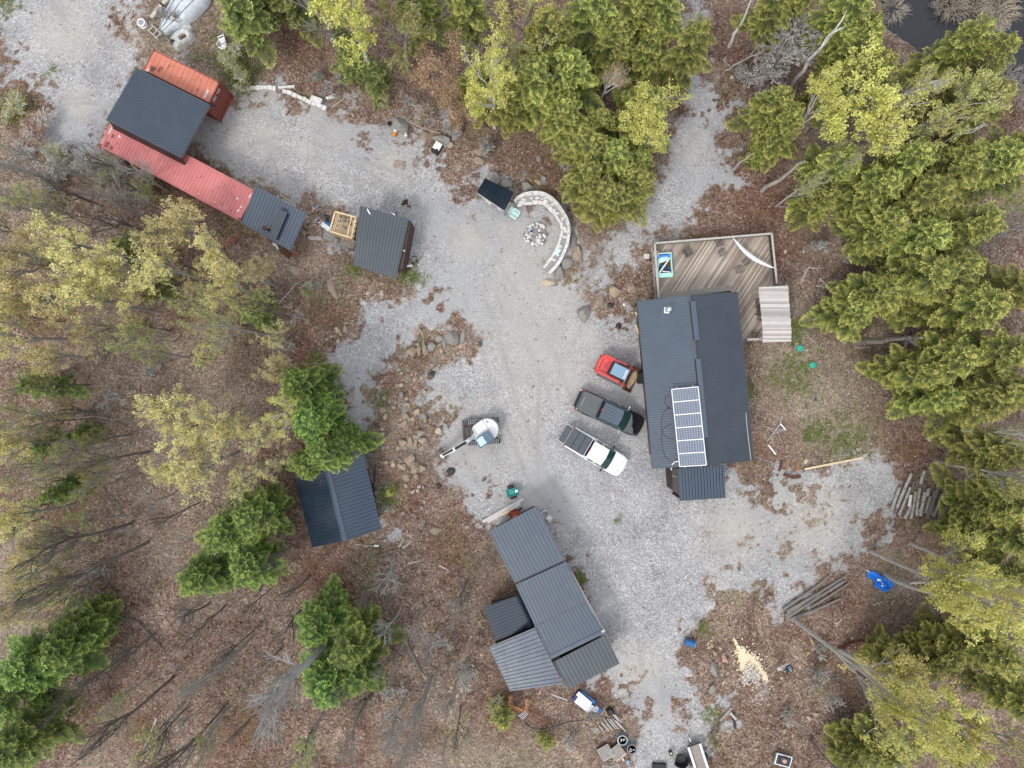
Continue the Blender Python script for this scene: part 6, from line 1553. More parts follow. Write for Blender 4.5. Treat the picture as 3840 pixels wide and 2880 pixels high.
for i, (p0, p1, r) in sorted(enumerate(LOGS), key=lambda e: e[1][0][0]):
    par = i % 2; ordn = ORD[_ct[par]]; _ct[par] += 1
    k = .0185*r; up_ = .12 if i % 2 else .32
    o = log('log', ordn + ' log from the left in the %s layer of the loose log pile' % ('lower' if par else 'upper'), p0, p1, k, k*.92, up_, ['logs of the lower layer','logs of the upper layer'][0 if i % 2 else 1], rr.choice((m_logbark, m_logbark, M('brown_log_bark', (.24,.205,.18), (.12,.10,.09), rough=.95, scale=6, bmp=.6))), rr.uniform(-.05,.05), 'log', rr)
log('log', 'whitest log, standing out near the middle of the log pile', (3408,1898),(3415,1856),.13,.13,.55,None,m_lime,0,'log',rr)
POLES = [((2935,2285),(3080,2185),.12),((2948,2293),(3130,2185),.14),((2942,2308),(3168,2162),.12),((2945,2318),(3162,2180),.15),((2945,2326),(3055,2300),.0),((3040,2275),(3180,2188),.10),((2990,2285),(3075,2225),.1)]
labs = ['leftmost long grey pole of the pole pile','second long grey pole of the pole pile','long grey pole with the farthest reaching tip in the pole pile','thickest long grey pole in the middle of the pole pile',None,'thin grey pole on the right side of the pole pile','short brown pole buried in the pole pile']
for (p0, p1, r), lab in zip(POLES, labs):
    if lab: log('pole', lab, p0, p1, r, r*.75, .18, None, m_greylog if 'm_greylog' in globals() else M('smooth_grey_pole_bark', (.24,.215,.195), (.17,.15,.135), rough=.95, scale=2, stretch=(1,1,1)), rr.uniform(-.15,.15), 'pole', rr)
log('pole', 'lowest grey pole of the pole pile, nearest the long pale trunk', (2945,2326),(3150,2243),.13,.09,.2,None,M('smooth_grey_pole_bark', (.24,.215,.195), rough=.95),.1,'pole',rr)
log('pole', 'loose upper grey pole lying above the pole pile', (2962,2265),(3110,2158),.11,.07,.3,None,M('smooth_grey_pole_bark', (.24,.215,.195), rough=.95),.1,'pole',rr)
lay('long_board', 'long pale sawn board on the litter right of the rusty bars', 'board', m_pine, [(3016,1759),(3234,1716)], .17, .06, .08)
lay('rusty_bar', 'dark rusty bar, leftmost of three beside the long board', 'bar', m_rust, [(2921,1766),(2930,1728)], .2, .1, .08)
lay('rusty_bar', 'thin orange rusty bar, middle of three beside the long board', 'bar', m_orangewood, [(2951,1764),(2956,1726)], .12, .08, .08)
lay('rusty_bar', 'orange rusty bar nearest the long board', 'bar', m_orangewood, [(2985,1774),(2995,1726)], .12, .08, .08)
lay('char_log', 'dark ragged charred wood below the rusty bars', 'wood', m_rust, [(2938,1779),(2970,1790),(3000,1786)], .26, .2, .1)
dr = thing('folding_rack', 'bent white wire rack lying on the litter right of the house', 'rack', G(2905,1610))
dO2 = Vector(dr.location); mb = MB()
for a, b_, r in (((2875,1653),(2922,1586),.035),((2922,1586),(2929,1560),.02),((2860,1598),(2910,1612),.02),((2910,1612),(2940,1608),.025),((2890,1628),(2935,1612),.02),((2905,1600),(2925,1655),.018),((2898,1620),(2865,1598),.02)):
    mb.tube([G(*a,.2)-dO2, G(*b_,.35)-dO2], r, 5)
mb.build('rack_wires', m_steel, dr)
MB().bar(G(2920,1588,.4)-dO2, G(2940,1612,.4)-dO2, .10,.05).build('rack_bar', m_white, dr)
lay('white_bar', 'separate white metal bar below the bent wire rack', 'bar', m_white, [(2880,1668),(2908,1704)], .12, .06, .08)
tag(MB().tube([G(2835,1712,.1), G(2910,1742,.1), G(2900,1790,.1), G(2885,1812,.1)], .018, 5).build('wire', m_steel), 'thin grey wire lying bent at the lower right corner of the house', 'wire')
# blue tarp
rr = random.Random(40)
cT = G(3302,2175); OUT = [(3248,2150),(3254,2143),(3268,2138),(3285,2146),(3310,2160),(3335,2172),(3350,2190),(3345,2205),(3330,2216),(3312,2220),(3297,2210),(3287,2203),(3272,2198),(3278,2183),(3262,2165),(3250,2163)]
q = [G(*p)-cT for p in OUT]; cc = sum(q, Vector())/len(q)
tp = thing('blue_tarpaulin', 'bright blue crumpled tarpaulin with white scraps on it, below the uprooted pale trunk', 'tarpaulin', cT)
mb = MB(); mb.smooth = False; rings = []; dense = []
for a, b_ in zip(q, q[1:]+q[:1]): dense += [a, lerp(a,b_,.33)+Vector((rr.uniform(-.05,.05),rr.uniform(-.05,.05),0)), lerp(a,b_,.66)+Vector((rr.uniform(-.05,.05),rr.uniform(-.05,.05),0))]
for k, z in ((1,.02),(.93,.16),(.78,.26),(.6,.18),(.42,.34),(.22,.26),(.05,.38)):
    rings.append([(lerp(cc,p,k).x, lerp(cc,p,k).y, z*(.5+rr.uniform(.3,1.1))) for p in dense])
mb.loft(rings); mb.build('tarpaulin_sheet', m_bluet, tp)
mb = MB()
for u, v, a, b_ in ((3286,2170,.18,.32),(3297,2180,.14,.3),(3300,2192,.1,.2)): p = G(u,v)-cT; mb.box((p.x,p.y,.40),(a,b_,.06), rz=rr.uniform(0,2))
mb.bar((G(3247,2137)-cT)+Vector((0,0,.1)), (G(3262,2147)-cT)+Vector((0,0,.2)), .06,.04)
mb.build('white_scraps', m_white, tp); p = G(3321,2200)-cT; MB().box((p.x,p.y,.42),(.2,.2,.06)).build('dark_scrap', m_blued, tp)
# barrel
br_ = thing('barrel', 'blue plastic barrel lying on its side at the right edge of the lower gravel', 'barrel', G(2584,2406), R(-18)); 
prof = [(.26,-.46),(.29,-.44),(.29,-.30),(.305,-.28),(.29,-.26),(.30,0),(.29,.26),(.305,.28),(.29,.30),(.29,.44),(.26,.46)]
MB().loft([[(x, r*math.cos(a), .30+r*math.sin(a)) for a in [2*PI*i/20 for i in range(20)]] for r, x in prof]).build('drum_shell', m_blue, br_)
MB().loft([[(x, r*math.cos(a), .30+r*math.sin(a)) for a in [2*PI*i/20 for i in range(20)]] for r, x in ((.292,.40),(.305,.41),(.305,.45),(.27,.475))]).build('rim', m_bluesteel, br_)
# septic lids
for u, v, s, lab in ((2999,1306,.30,'green round septic lid on the litter, the one nearer the gazebo'),(3046,1369,.28,'green round septic lid on the litter, the one farther from the gazebo')):
    t_ = thing('septic_lid', lab, 'lid', G(u, v)); MB().lathe((0,0,0),[(s,0),(s,.12),(s*.9,.15),(s*.4,.16),(s*.38,.18),(.02,.18)],20).build('lid_disc', m_green, t_)
    mb = MB()
    for k in range(6): a = k*PI/3; mb.bar((s*.4*math.cos(a),s*.4*math.sin(a),.165),(s*.88*math.cos(a),s*.88*math.sin(a),.155),.03,.02)
    mb.build('lid_rib', m_green, t_)
# cooler and speaker case
bx = thing('white_bucket', 'white bucket with black dotted lid set on a pale board in the right clearing', 'bucket', G(2938,2512)); MB().lathe((0,0,0),[(.18,0),(.21,.36),(.22,.36)],16).build('pail', m_white, bx)
lid = MB().lathe((0,0,.36),[(.22,0),(.22,.03),(.02,.035)],16).build('lid', m_black, bx); mb = MB()
for x, y in ((.08,.08),(-.09,.05),(.02,-.1),(-.03,.0)): mb.cyl((x,y,.395),.03,.012,8)
mb.build('lid_dot', m_white, lid)
cs = thing('radio_case', 'dark blue case with a ring and pale slots beside the white bucket', 'case', G(2957,2503), R(22)); MB().bbox((0,0,.16),(.42,.50,.32),.05).build('case_body', M('dark_navy', (.02,.035,.055), rough=.5), cs)
MB().lathe((0,.10,.325),[(.14,0),(.14,.02),(.08,.02),(.08,.0)],18).build('ring', m_bluesteel, cs)
mb = MB(); mb.box((0,-.08,.33),(.16,.04,.02)); mb.box((.02,-.19,.33),(.16,.04,.02)); mb.build('slot', m_mintp, cs)
lay('pale_board', 'pale board under the white bucket and the dark case', 'board', m_palewood, [(2915,2510),(2965,2488)], .3, .05, .05)
fb = thing('fire_box', 'square black topped metal box on legs with a cut block standing on it', 'stove', G(2930,2842), R(-15))
MB().bbox((0,0,.28),(1.35,.95,.30),.04).build('metal_box', M('dull_metal', (.34,.34,.33), (.24,.24,.23), rough=.6), fb)
MB().bbox((0,.02,.47),(1.40,.98,.06),.02).build('white_rim', m_white, fb); MB().bbox((0,.02,.50),(1.22,.82,.05),.02).build('black_plate', M('dark_navy', (.02,.035,.055), rough=.5), fb)
MB().lathe((0,.0,.525),[(.36,0),(.36,.02),(.28,.02)],22).build('plate_ring', m_black, fb)
for x in (-.5,.5):
    for y in (-.35,.35): MB().bar((x,y,0),(x,y,.2),.06,.06).build('leg', m_steel, fb)
tag(MB().loft([[(.20*math.cos(a)*(1+.1*math.cos(3*a)),.18*math.sin(a),z) for a in [2*PI*i/9 for i in range(9)]] for z in (0,.36)]).build('wood_block', m_pinkrock, None, fb.location+Vector((-.04,.15,.53))), 'reddish cut wood block standing on the black topped box', 'wood block')
sd_o = MB(); rr = random.Random(3)
for (u0, v0, u1, v1, w_, n_) in ((2752,2395,2775,2440,5,90),(2775,2440,2790,2480,20,340),(2785,2475,2782,2510,9,90),(2790,2455,2835,2480,16,260),(2835,2480,2875,2550,9,200),(2780,2440,2840,2560,55,260)):
    for k in range(n_):
        f = rr.random(); p = G(u0+(u1-u0)*f+rr.gauss(0,w_*.5), v0+(v1-v0)*f+rr.gauss(0,w_*.5), .05+rr.random()*.03); a_ = rr.uniform(0,6.3); s_ = rr.uniform(.04,.11)
        sd_o.add([p+Vector((s_*math.cos(a_+j*PI/2)*(1 if j % 2 else .6), s_*math.sin(a_+j*PI/2)*(1 if j % 2 else .6), rr.uniform(0,.02))) for j in range(4)], [(0,1,2,3)])
tag(sd_o.build('sawdust', m_sawdust), 'pale streaks of fresh sawdust on the litter right of the blue barrel', 'sawdust', None, 'stuff')

# ------------------------------------------------------------------ clutter under the lower sheds
pn = thing('blue_cart', 'blue framed bench with a white slatted top below the darker shed roof', 'bench', G(2190,2625), R(-38))
MB().box((0,0,.2),(1.95,1.05,.3)).build('frame', m_blued, pn)
mb = MB()
for i in range(4): mb.bbox((.06,-.42+.19*i,.52),(1.65,.18,.06),.02)
mb.build('white_panel', m_white, pn); MB().box((0,.5,.35),(1.5,.26,.1)).build('blue_pad', m_blue, pn)
lay('siding_sheet', 'separate long white panel leaning above the blue framed bench', 'panel', m_white, [(2163,2588),(2212,2630)], .40, .06, .6)
pn2 = thing('white_box', 'rounded white ribbed lid on a blue base beside the blue framed bench', 'box', G(2223,2650), R(-20))
MB().bbox((0,0,.2),(.9,.5,.36),.06).build('lid', m_white, pn2); MB().bbox((.62,-.06,.14),(.4,.5,.26),.06).build('base', m_blue, pn2)
mb = MB()
for i in range(3): mb.box((-.28+.26*i,0,.385),(.02,.44,.01))
mb.build('lid_rib', m_grey, pn2)
blob('black_bag', 'black rubbish bag at the top of the firewood heap', 'bag', m_black, 2287,2662,.36,9,.45)
lay('pale_pipe', 'pale pipe leaning from the shed eave toward the blue framed bench', 'pipe', m_steel, [(2065,2593),(2125,2616)], .08, .08, .5)
rr = random.Random(55)
for i in range(14):
    u0 = 2248+i*5+rr.uniform(-3,3); v0 = 2706+rr.uniform(-22,16)-i*1.0; L_ = rr.uniform(30,52)
    log('firewood', 'split pale firewood stick in the small heap below the black bag', (u0, v0), (u0+L_*.62, v0+L_*.72), .065,.06, .12+.10*(i%3), 'firewood sticks below the black bag', m_palewood, 0, 'firewood', rr)
def pallet(u, v, rz, label):
    t_ = thing('pallet', label, 'pallet', G(u, v), R(rz)); mb = MB()
    for i in range(10): mb.box((-.56+.124*i,0,.52+.0),(.068,1.15,.03))
    mb.build('slats', m_palewood, t_); mb = MB()
    for y in (-.5,0,.5): mb.box((0,y,.44),(1.2,.08,.12))
    mb.build('runners', m_rust, t_); MB().box((0,0,.2),(1.1,1.0,.3)).build('lower_stack', m_rust, t_); return t_  # wood below coloured dark so the slat gaps look shaded
pallet(2312,2812, 38-90, 'right grey slatted pallet on a stack at the bottom edge')
pallet(2268,2812, 30-90, 'left grey slatted pallet half under the other at the bottom edge')
for u, v, lab, mt in ((2331,2765,'blue grey round drum lid behind the pallets',m_bluesteel),(2366,2798,'blue drum with a red rim, right of the pallets',m_bluesteel)):
    t_ = thing('drum', lab, 'drum', G(u, v)); MB().lathe((0,0,0),[(.40,0),(.40,.5),(.42,.52),(.42,.56),(.36,.56),(.34,.50),(.02,.50)],22).build('drum_shell', mt, t_)
    MB().lathe((0,0,.52),[(.44,0),(.44,.04),(.40,.05),(.40,0)],22).build('rim', m_orangeside if 'red' in lab else m_steel, t_)
    mb = MB(); rr = random.Random(int(u))
    for k in range(5): mb.box((rr.uniform(-.2,.2),rr.uniform(-.2,.2),.54),(.16,.1,.08),rz=rr.uniform(0,3))
    mb.build('contents', m_palewood, t_)
lay('board_offcut', 'tan board offcut right of the pallets, longest of three', 'offcut', m_pine, [(2325,2840),(2348,2822)], .2, .06, .1)
lay('board_offcut', 'tan board offcut right of the pallets, leftmost of three', 'offcut', m_pine, [(2315,2850),(2320,2835)], .14, .06, .1)
lay('board_offcut', 'tan board offcut right of the pallets, lowest of three', 'offcut', m_pine, [(2328,2836),(2340,2850)], .14, .06, .12)
small('blue_tile', 'small pale blue square tray at the bottom edge right of the pallets', 'tray', m_bluesteel, 2354,2859,0,(.3,.42,.08),0)
cg = thing('metal_frame', 'thin grey metal frame at the bottom edge below the pallets', 'frame', G(2280,2865)); mb = MB()
P4 = [G(2257,2854,.7)-Vector(cg.location), G(2286,2860,.7)-Vector(cg.location), G(2316,2850,.7)-Vector(cg.location)]
mb.tube(P4, .03, 6)
for p in P4: mb.tube([p, (p.x,p.y,0)], .03, 6); mb.tube([p, p+Vector((0,-.8,0))], .03, 6)
mb.build('frame_tubes', m_steel, cg)
sw = thing('timber_stand', 'orange stained timber frame poking out below the lower left shed roof', 'frame', G(1945,2625)); sO = Vector(sw.location); mb = MB()
for a, b_ in (((1907,2622),(1915,2590)),((1907,2622),(1970,2647)),((1970,2647),(1975,2600)),((1914,2590),(1916,2600))):
    p, q = G(*a,1.0)-sO, G(*b_,1.0)-sO; mb.bar(p, q, .14,.12); mb.bar(p, (p.x,p.y,0), .1,.1)
    s = (q-p).cross(Vector((0,0,1))).normalized()*.16; mb.bar(p+s, q+s, .05,.12)
mb.build('timbers', m_orangewood, sw)
la = thing('ladder', 'aluminium ladder leaning by the orange timber frame', 'ladder', G(1965,2670)); lO = Vector(la.location); mb = MB()
a0, a1 = G(1944,2682,.1)-lO, G(1970,2640,1.3)-lO; b0, b1 = G(1959,2695,.1)-lO, G(1980,2648,1.3)-lO
mb.bar(a0,a1,.06,.05); mb.bar(b0,b1,.06,.05); mb.build('rails', m_steel, la); mb = MB()
for k in range(5): mb.bar(lerp(a0,a1,(k+.3)/5), lerp(b0,b1,(k+.3)/5), .05,.03)
mb.build('rungs', m_steel, la)
rs = thing('rusty_trellis', 'rusty metal trellis lying in the leaves below the wide blue grey shed', 'trellis', G(2010,2690)); rO = Vector(rs.location); mb = MB()
for a, b_ in (((1978,2680),(2048,2730)),((1990,2660),(2060,2706)),((1978,2680),(2000,2664)),((2000,2655),(2015,2705)),((2015,2705),(2065,2690)),((2048,2695),(2050,2728)),((2010,2665),(2060,2700))):
    mb.tube([G(*a,.25)-rO, G(*b_,.2)-rO], .03, 5)
mb.build('bars', M('orange_rust', (.26,.11,.05), (.16,.07,.035), rough=.9), rs)
tag(MB().tube([G(1953,2690,.1),G(1970,2718,.08),G(2000,2735,.08),(G(2040,2736,.08)),G(2090,2722,.08),G(2130,2708,.1),G(2190,2700,.1)], .05, 6).build('grey_hose', M('grey_hose', (.20,.19,.18), rough=.8)), 'grey hose curving through the leaves below the rusty trellis', 'hose')
lay('tool_pole', 'thin white pole with a head below the garage', 'pole', m_palewood, [(1330,2039),(1400,2048)], .05, .05, .08)
small('white_block', 'small white block at the right end of the thin pole below the garage', 'block', m_white, 1412,2046,0,(.42,.16,.12),0)
for k, (a, b_, lab) in enumerate((((1508,2055),(1546,2028),'longer pale split board in the leaves below the garage'),((1498,2050),(1512,2015),'upright pale branch piece left of the split boards'),((1648,2120),(1682,2138),'pale log fragment in the leaves, farther right below the excavator'),((1530,2112),(1575,2102),'short pale branch piece midway in the leaves below the split boards'))):
    log('wood_fragment', lab, a, b_, .09,.05,.06,None,m_palewood,.03,'wood',rr)
tag(MB().lathe((0,0,0),[(.30,0),(.30,.06),(.22,.07)],12).build('grey_stone_disc', m_greyrock, None, G(2235,2738)), 'round grey stone left of the firewood heap', 'stone')
lay('mossy_post', 'grey splintered post in the litter at the right of the lower clearing', 'post', m_greywood, [(2700,2700),(2742,2652)], .22,.16,.1)
lay('mossy_post', 'dark post lying beside the grey splintered one', 'post', m_black, [(2748,2672),(2756,2730)], .2,.14,.1)
lay('tan_board', 'short pale board crossing the two posts in the lower clearing', 'board', m_palewood, [(2735,2668),(2758,2694)], .2,.08,.24)
small('small_drain', 'pale grey concrete block outside the deck left side', 'block', m_lime, 2424,962,0,(.45,.42,.25),0)
# ------------------------------------------------------------------ vegetation
def np_mesh(name, V, F, mats, colr=None, quads=True, midx=None):
    k = 4 if quads else 3
    V = np.asarray(V, np.float32).reshape(-1, 3); F = np.asarray(F, np.int32).reshape(-1, k)
    me = D.meshes.new(name); me.vertices.add(len(V)); me.vertices.foreach_set('co', V.ravel())
    me.loops.add(F.size); me.loops.foreach_set('vertex_index', F.ravel())
    me.polygons.add(len(F)); me.polygons.foreach_set('loop_start', np.arange(0, F.size, k, dtype=np.int32)); me.polygons.foreach_set('loop_total', np.full(len(F), k, np.int32))
    for m in (mats if isinstance(mats, (list, tuple)) else [mats]): me.materials.append(m)
    me.update(calc_edges=True)
    if colr is not None:
        at = me.attributes.new('leaf_tone', 'FLOAT', 'POINT'); at.data.foreach_set('value', np.asarray(colr, np.float32))
    return me
def foliage_mat(name, dark, mid, tip, trans=.25, rough=.6):
    m, t, b = newmat(name)
    at = N(t, 'ShaderNodeAttribute', attribute_name='leaf_tone')
    oi = t.nodes.new('ShaderNodeObjectInfo')
    pos = coord(t, 'Object')
    nz = noise(t, pos, .8, 3, .6)
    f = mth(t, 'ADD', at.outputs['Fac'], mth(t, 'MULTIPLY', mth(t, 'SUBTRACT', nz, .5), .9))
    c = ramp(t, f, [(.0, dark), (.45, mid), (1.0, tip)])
    hsv = t.nodes.new('ShaderNodeHueSaturation')
    t.links.new(c, hsv.inputs['Color'])
    t.links.new(mth(t, 'ADD', mth(t, 'MULTIPLY', oi.outputs['Random'], .035), .483), hsv.inputs['Hue'])
    t.links.new(mth(t, 'ADD', mth(t, 'MULTIPLY', oi.outputs['Random'], .35), .85), hsv.inputs['Value'])
    t.links.new(hsv.outputs[0], b.inputs['Base Color']); b.inputs['Roughness'].default_value = rough; b.inputs['Specular IOR Level'].default_value = .2
    tr = t.nodes.new('ShaderNodeBsdfTranslucent'); t.links.new(hsv.outputs[0], tr.inputs['Color'])
    mx = t.nodes.new('ShaderNodeMixShader'); mx.inputs[0].default_value = trans
    out = t.nodes['Material Output']; t.links.new(b.outputs[0], mx.inputs[1]); t.links.new(tr.outputs[0], mx.inputs[2]); t.links.new(mx.outputs[0], out.inputs['Surface'])
    return m
f_hem = foliage_mat('hemlock_needles', (.030,.055,.016), (.185,.225,.060), (.60,.60,.19))
f_hem2 = foliage_mat('bright_hemlock_needles', (.038,.063,.018), (.255,.275,.065), (.72,.67,.20))
f_hemg = foliage_mat('deep_green_needles', (.025,.06,.014), (.135,.205,.042), (.44,.54,.13))
f_yel = foliage_mat('young_yellow_green_leaves', (.28,.29,.075), (.53,.51,.135), (.80,.75,.28), .3)
f_map = foliage_mat('pale_yellow_maple_flowers', (.40,.35,.14), (.62,.54,.23), (.86,.77,.40), .3)
f_brn = foliage_mat('dry_tan_beech_leaves', (.22,.12,.07), (.40,.25,.15), (.60,.42,.27), .2)
f_olv = foliage_mat('olive_bud_leaves', (.22,.23,.08), (.38,.38,.13), (.55,.52,.22), .25)

def hemlock_meshes(seed, H, Rm, nb=95, fat=.46, low=.26):
    r = np.random.default_rng(seed); rp = random.Random(seed)
    FV = []; FT = []; tmb = MB()
    bendx, bendy = rp.uniform(-.3,.3), rp.uniform(-.3,.3)
    def axis(z): f = z/H; return np.array([bendx*math.sin(f*2.2), bendy*math.sin(f*2.6), z])
    tmb.tube([axis(H*i/12) for i in range(13)], [.20*(H/14)*(1-.93*i/12) for i in range(13)], 8)
    ph = [rp.uniform(0,6.28) for _ in range(4)]
    for i in range(nb):
        if rp.random() < .10: continue
        f = low + (1-low)*((i+rp.random())/nb)**.85
        z = H*min(f,.985); rel = (1-f)/(1-low)
        L = Rm*(rel**fat)*rp.uniform(.45,1.14)+.20
        if rp.random() < .14: L *= 1.18
        az = i*2.39996+rp.uniform(-.6,.6); L *= 1+.16*math.sin(2*az+ph[0]+f*3)+.13*math.sin(3*az+ph[1]-f*5)+.10*math.sin(5*az+ph[2]); el = .25*f+rp.uniform(-.08,.12)
        dr = np.array([math.cos(az), math.sin(az), 0]); side = np.array([-dr[1], dr[0], 0])
        curve = rp.uniform(-.15,.15); sag = .10+.10*(1-f)
        o = axis(z)
        def bp(s): return o + dr*L*s + side*curve*L*s*s + np.array([0,0, math.tan(el)*L*s - sag*L*s*s*1.6])
        tmb.tube([bp(s) for s in (0,.35,.7,1)], [.045*(L/3)+.012,.03*(L/3)+.01,.016,.006], 3, False)
        ns = max(5, int(L/.20)); twl = []
        for k in range(ns):
            s = .18+.82*(k+.5)/ns
            for sg in (-1,1):
                l2 = (.40*L*(1-s)**.7+.14+.10*rp.random())*min(1,s*2.2)
                ang = rp.uniform(.7,1.05); tw = dr*math.cos(ang)+side*sg*math.sin(ang)
                twl.append((bp(s), tw, l2, s))
        twl.append((bp(.97), dr, .34, 1.0))
        for (p0, tw, l2, s) in twl:
            tj = rp.uniform(-.16,.20)
            nf = max(2, int(l2/.12)); td = np.array([0,0,-.22-.15*rp.random()])
            sd2 = np.array([-tw[1], tw[0], 0])
            for k in range(nf):
                q = (k+.7)/nf; base = p0+(tw+td*q)*l2*q
                for sg in (-1,1):
                    a = rp.uniform(.4,.9); d = tw*math.cos(a)+sd2*sg*math.sin(a)+np.array([0,0,rp.uniform(-.35,.12)])
                    fl = rp.uniform(.14,.32)*(1.15 if q > .8 else 1); wd = fl*.18; e = np.array([-d[1], d[0], rp.uniform(-.6,.6)*.6]); e = e/np.linalg.norm(e)
                    FV.extend((base, base+d*fl*.5+e*wd, base+d*fl, base+d*fl*.5-e*wd))
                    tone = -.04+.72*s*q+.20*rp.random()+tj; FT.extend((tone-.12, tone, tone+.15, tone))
    for k in range(16):                                   # bare dead twigs poking out
        z = H*rp.uniform(.25,.95); a = rp.uniform(0,6.28); L = Rm*((1-z/H)/(1-low)+.05)**fat*rp.uniform(.9,1.25); o = axis(z); e = np.array([math.cos(a),math.sin(a),rp.uniform(0,.35)])
        tmb.tube([o+e*L*.5, o+e*L*.8+np.array([0,0,.08]), o+e*L*1.05], [.022,.016,.008], 3, False); q = o+e*L*.8
        tmb.tube([q, q+np.array([math.cos(a+.7),math.sin(a+.7),.2])*L*.22], [.014,.006], 3, False)
    for k in range(150):                                  # leader tuft
        z = H*rp.uniform(.93,1.01); a = rp.uniform(0,6.28); p0 = axis(z); L = rp.uniform(.1,.5)*(1.06-z/H)*8; d = np.array([math.cos(a),math.sin(a),rp.uniform(-.1,.5)]); e = np.array([-d[1],d[0],.2])
        b0 = p0+d*L*.4; FV.extend((b0, b0+d*.13+e*.04, b0+d*.26, b0+d*.13-e*.04)); t0 = .5+.5*rp.random(); FT.extend((t0,)*4)
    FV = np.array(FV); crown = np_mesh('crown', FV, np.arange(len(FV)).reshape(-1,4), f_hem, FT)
    return tmb, crown
def decid_meshes(seed, H, Rm, leafn=9, split=.38, lean=0.0, ls=.13, depth=5, twig=True, spread=1.0, keep=1.0, clump=.22, r0=.17):
    """a broadleaf tree: recursive limbs; leaf clumps at the twig ends"""
    rp = random.Random(seed); tmb = MB(); ends = []
    def grow(p, d, L, r, lev):
        n = 4 if lev == 0 else 3; pts = [p]; rad = [r]; cur = Vector(d)
        for i in range(n):
            j = .10 if lev == 0 else .24
            cur = (cur + Vector((rp.uniform(-j,j), rp.uniform(-j,j), rp.uniform(-j*.5,j*.8)))).normalized()
            pts.append(pts[-1]+cur*L/n); rad.append(r*(1-.38*(i+1)/n))
        tmb.tube(pts, [max(x,.011) for x in rad], 7 if lev == 0 else (5 if lev == 1 else 3), False)
        if lev >= depth-1 or r < .002: ends.append((pts[-1], cur)); ends.append((pts[-2], cur)); return
        kids = {0: rp.choice((4,5)), 1: 4, 2: 4}.get(lev, 3)
        for k in range(kids):
            f = 1.0 if k == 0 else rp.uniform(.35 if lev else .5, 1.0)
            x = f*n; i = min(n-1, int(x)); q = lerp(pts[i], pts[i+1], x-i)
            az = rp.uniform(0, 2*PI) if k else rp.uniform(0,6.28); tilt = (rp.uniform(.35,.85) if k else rp.uniform(.1,.35))*spread
            a = cur.orthogonal().normalized(); b_ = cur.cross(a); nd = (cur*math.cos(tilt)+(a*math.cos(az)+b_*math.sin(az))*math.sin(tilt))
            nd.z += .12; nd.normalize()
            grow(q, nd, L*rp.uniform(.50,.78)*(1.0 if lev else .62), r*rp.uniform(.42,.62)*(1.15 if k == 0 else 1), lev+1)
    grow(Vector((0,0,-.2)), Vector((0,0,1)), H*split+.2, r0*(H/14), 0)
    P = np.array(tmb.v); top = P[:,2].max(); rad_ = np.percentile(np.hypot(P[:,0],P[:,1]), 98)
    sc = np.array([Rm/rad_, Rm/rad_, H/top]); 
    lowmask = np.clip(P[:,2]/(H*split), 0, 1)
    sx = 1+(sc[0]-1)*lowmask
    P = P*np.stack([sx, sx, np.full(len(P), sc[2])], 1); tmb.v = [tuple(p) for p in P]
    r = np.random.default_rng(seed); FV = []; FT = []
    for p, d in ends:
        if rp.random() > keep: continue
        p = np.array(p)*sc; tone0 = rp.random()
        nl = max(1, int(leafn*rp.uniform(.5,1.5)))
        for k in range(nl):
            c = p+r.normal(0, clump, 3)*np.array([1,1,.7]); n_ = r.normal(0,1,3); n_[2] = abs(n_[2])+.5; n_ /= np.linalg.norm(n_)
            a = np.cross(n_, r.normal(0,1,3)); a /= np.linalg.norm(a); b_ = np.cross(n_, a); s = ls*rp.uniform(.6,1.3)
            FV.extend((c-a*s*.5, c+b_*s*.4, c+a*s*.5, c-b_*s*.4)); t_ = .15+.5*tone0+.35*rp.random(); FT.extend((t_,)*4)
    FV = np.array(FV) if FV else np.zeros((0,3))
    crown = np_mesh('crown', FV, np.arange(len(FV)).reshape(-1,4), f_yel, FT) if len(FV) else None
    return tmb, crown
def tubemesh(tmb, name, mat):
    me = D.meshes.new(name); me.from_pydata(tmb.v, [], tmb.f); me.materials.append(mat); me.update(); return me
VAR = {}
def variants(key, fn, n, barkmat):
    out = []
    for i in range(n):
        tm, cr = fn(i); out.append((tubemesh(tm, 'trunk', barkmat), cr))
    VAR[key] = out
variants('hem', lambda i: hemlock_meshes(100+i, 14, 3.3, 100), 5, m_bark)
variants('hemb', lambda i: hemlock_meshes(200+i, 7, 2.6, 60, .5, .12), 2, m_bark)
variants('yel', lambda i: decid_meshes(300+i, 15, 3.6, 13, .40, ls=.19, clump=.17, r0=.24), 4, m_barkp)
variants('map', lambda i: decid_meshes(320+i, 15, 4.0, 10, .36, ls=.19, spread=1.15, clump=.17, r0=.22), 5, m_barkp)
variants('spa', lambda i: decid_meshes(340+i, 15, 4.0, 8, .36, ls=.17, spread=1.1, keep=.6, clump=.16, r0=.22), 3, m_barkp)
variants('bare', lambda i: decid_meshes(360+i, 14, 3.4, 0, .40, spread=1.05, r0=.22), 4, m_barkp)
variants('dead', lambda i: decid_meshes(460+i, 20, 3.6, 0, .56, spread=1.0, r0=.40, depth=5), 1, m_barkp)
variants('tall', lambda i: decid_meshes(470+i, 18, 4.2, 13, .62, ls=.19, clump=.17, r0=.27), 3, m_barkp)
variants('thick', lambda i: decid_meshes(480+i, 6, 3.2, 0, .12, depth=7, spread=1.3, r0=.07), 2, m_barkp)
variants('brn', lambda i: decid_meshes(380+i, 12, 3.2, 8, .30, ls=.16, spread=1.1), 2, m_bark)
variants('bush', lambda i: decid_meshes(400+i, 3.2, 1.8, 0, .12, depth=5, spread=1.5), 3, m_barkp)
variants('lbush', lambda i: decid_meshes(420+i, 3.2, 1.9, 4, .12, depth=5, spread=1.5, ls=.13), 3, m_barkp)
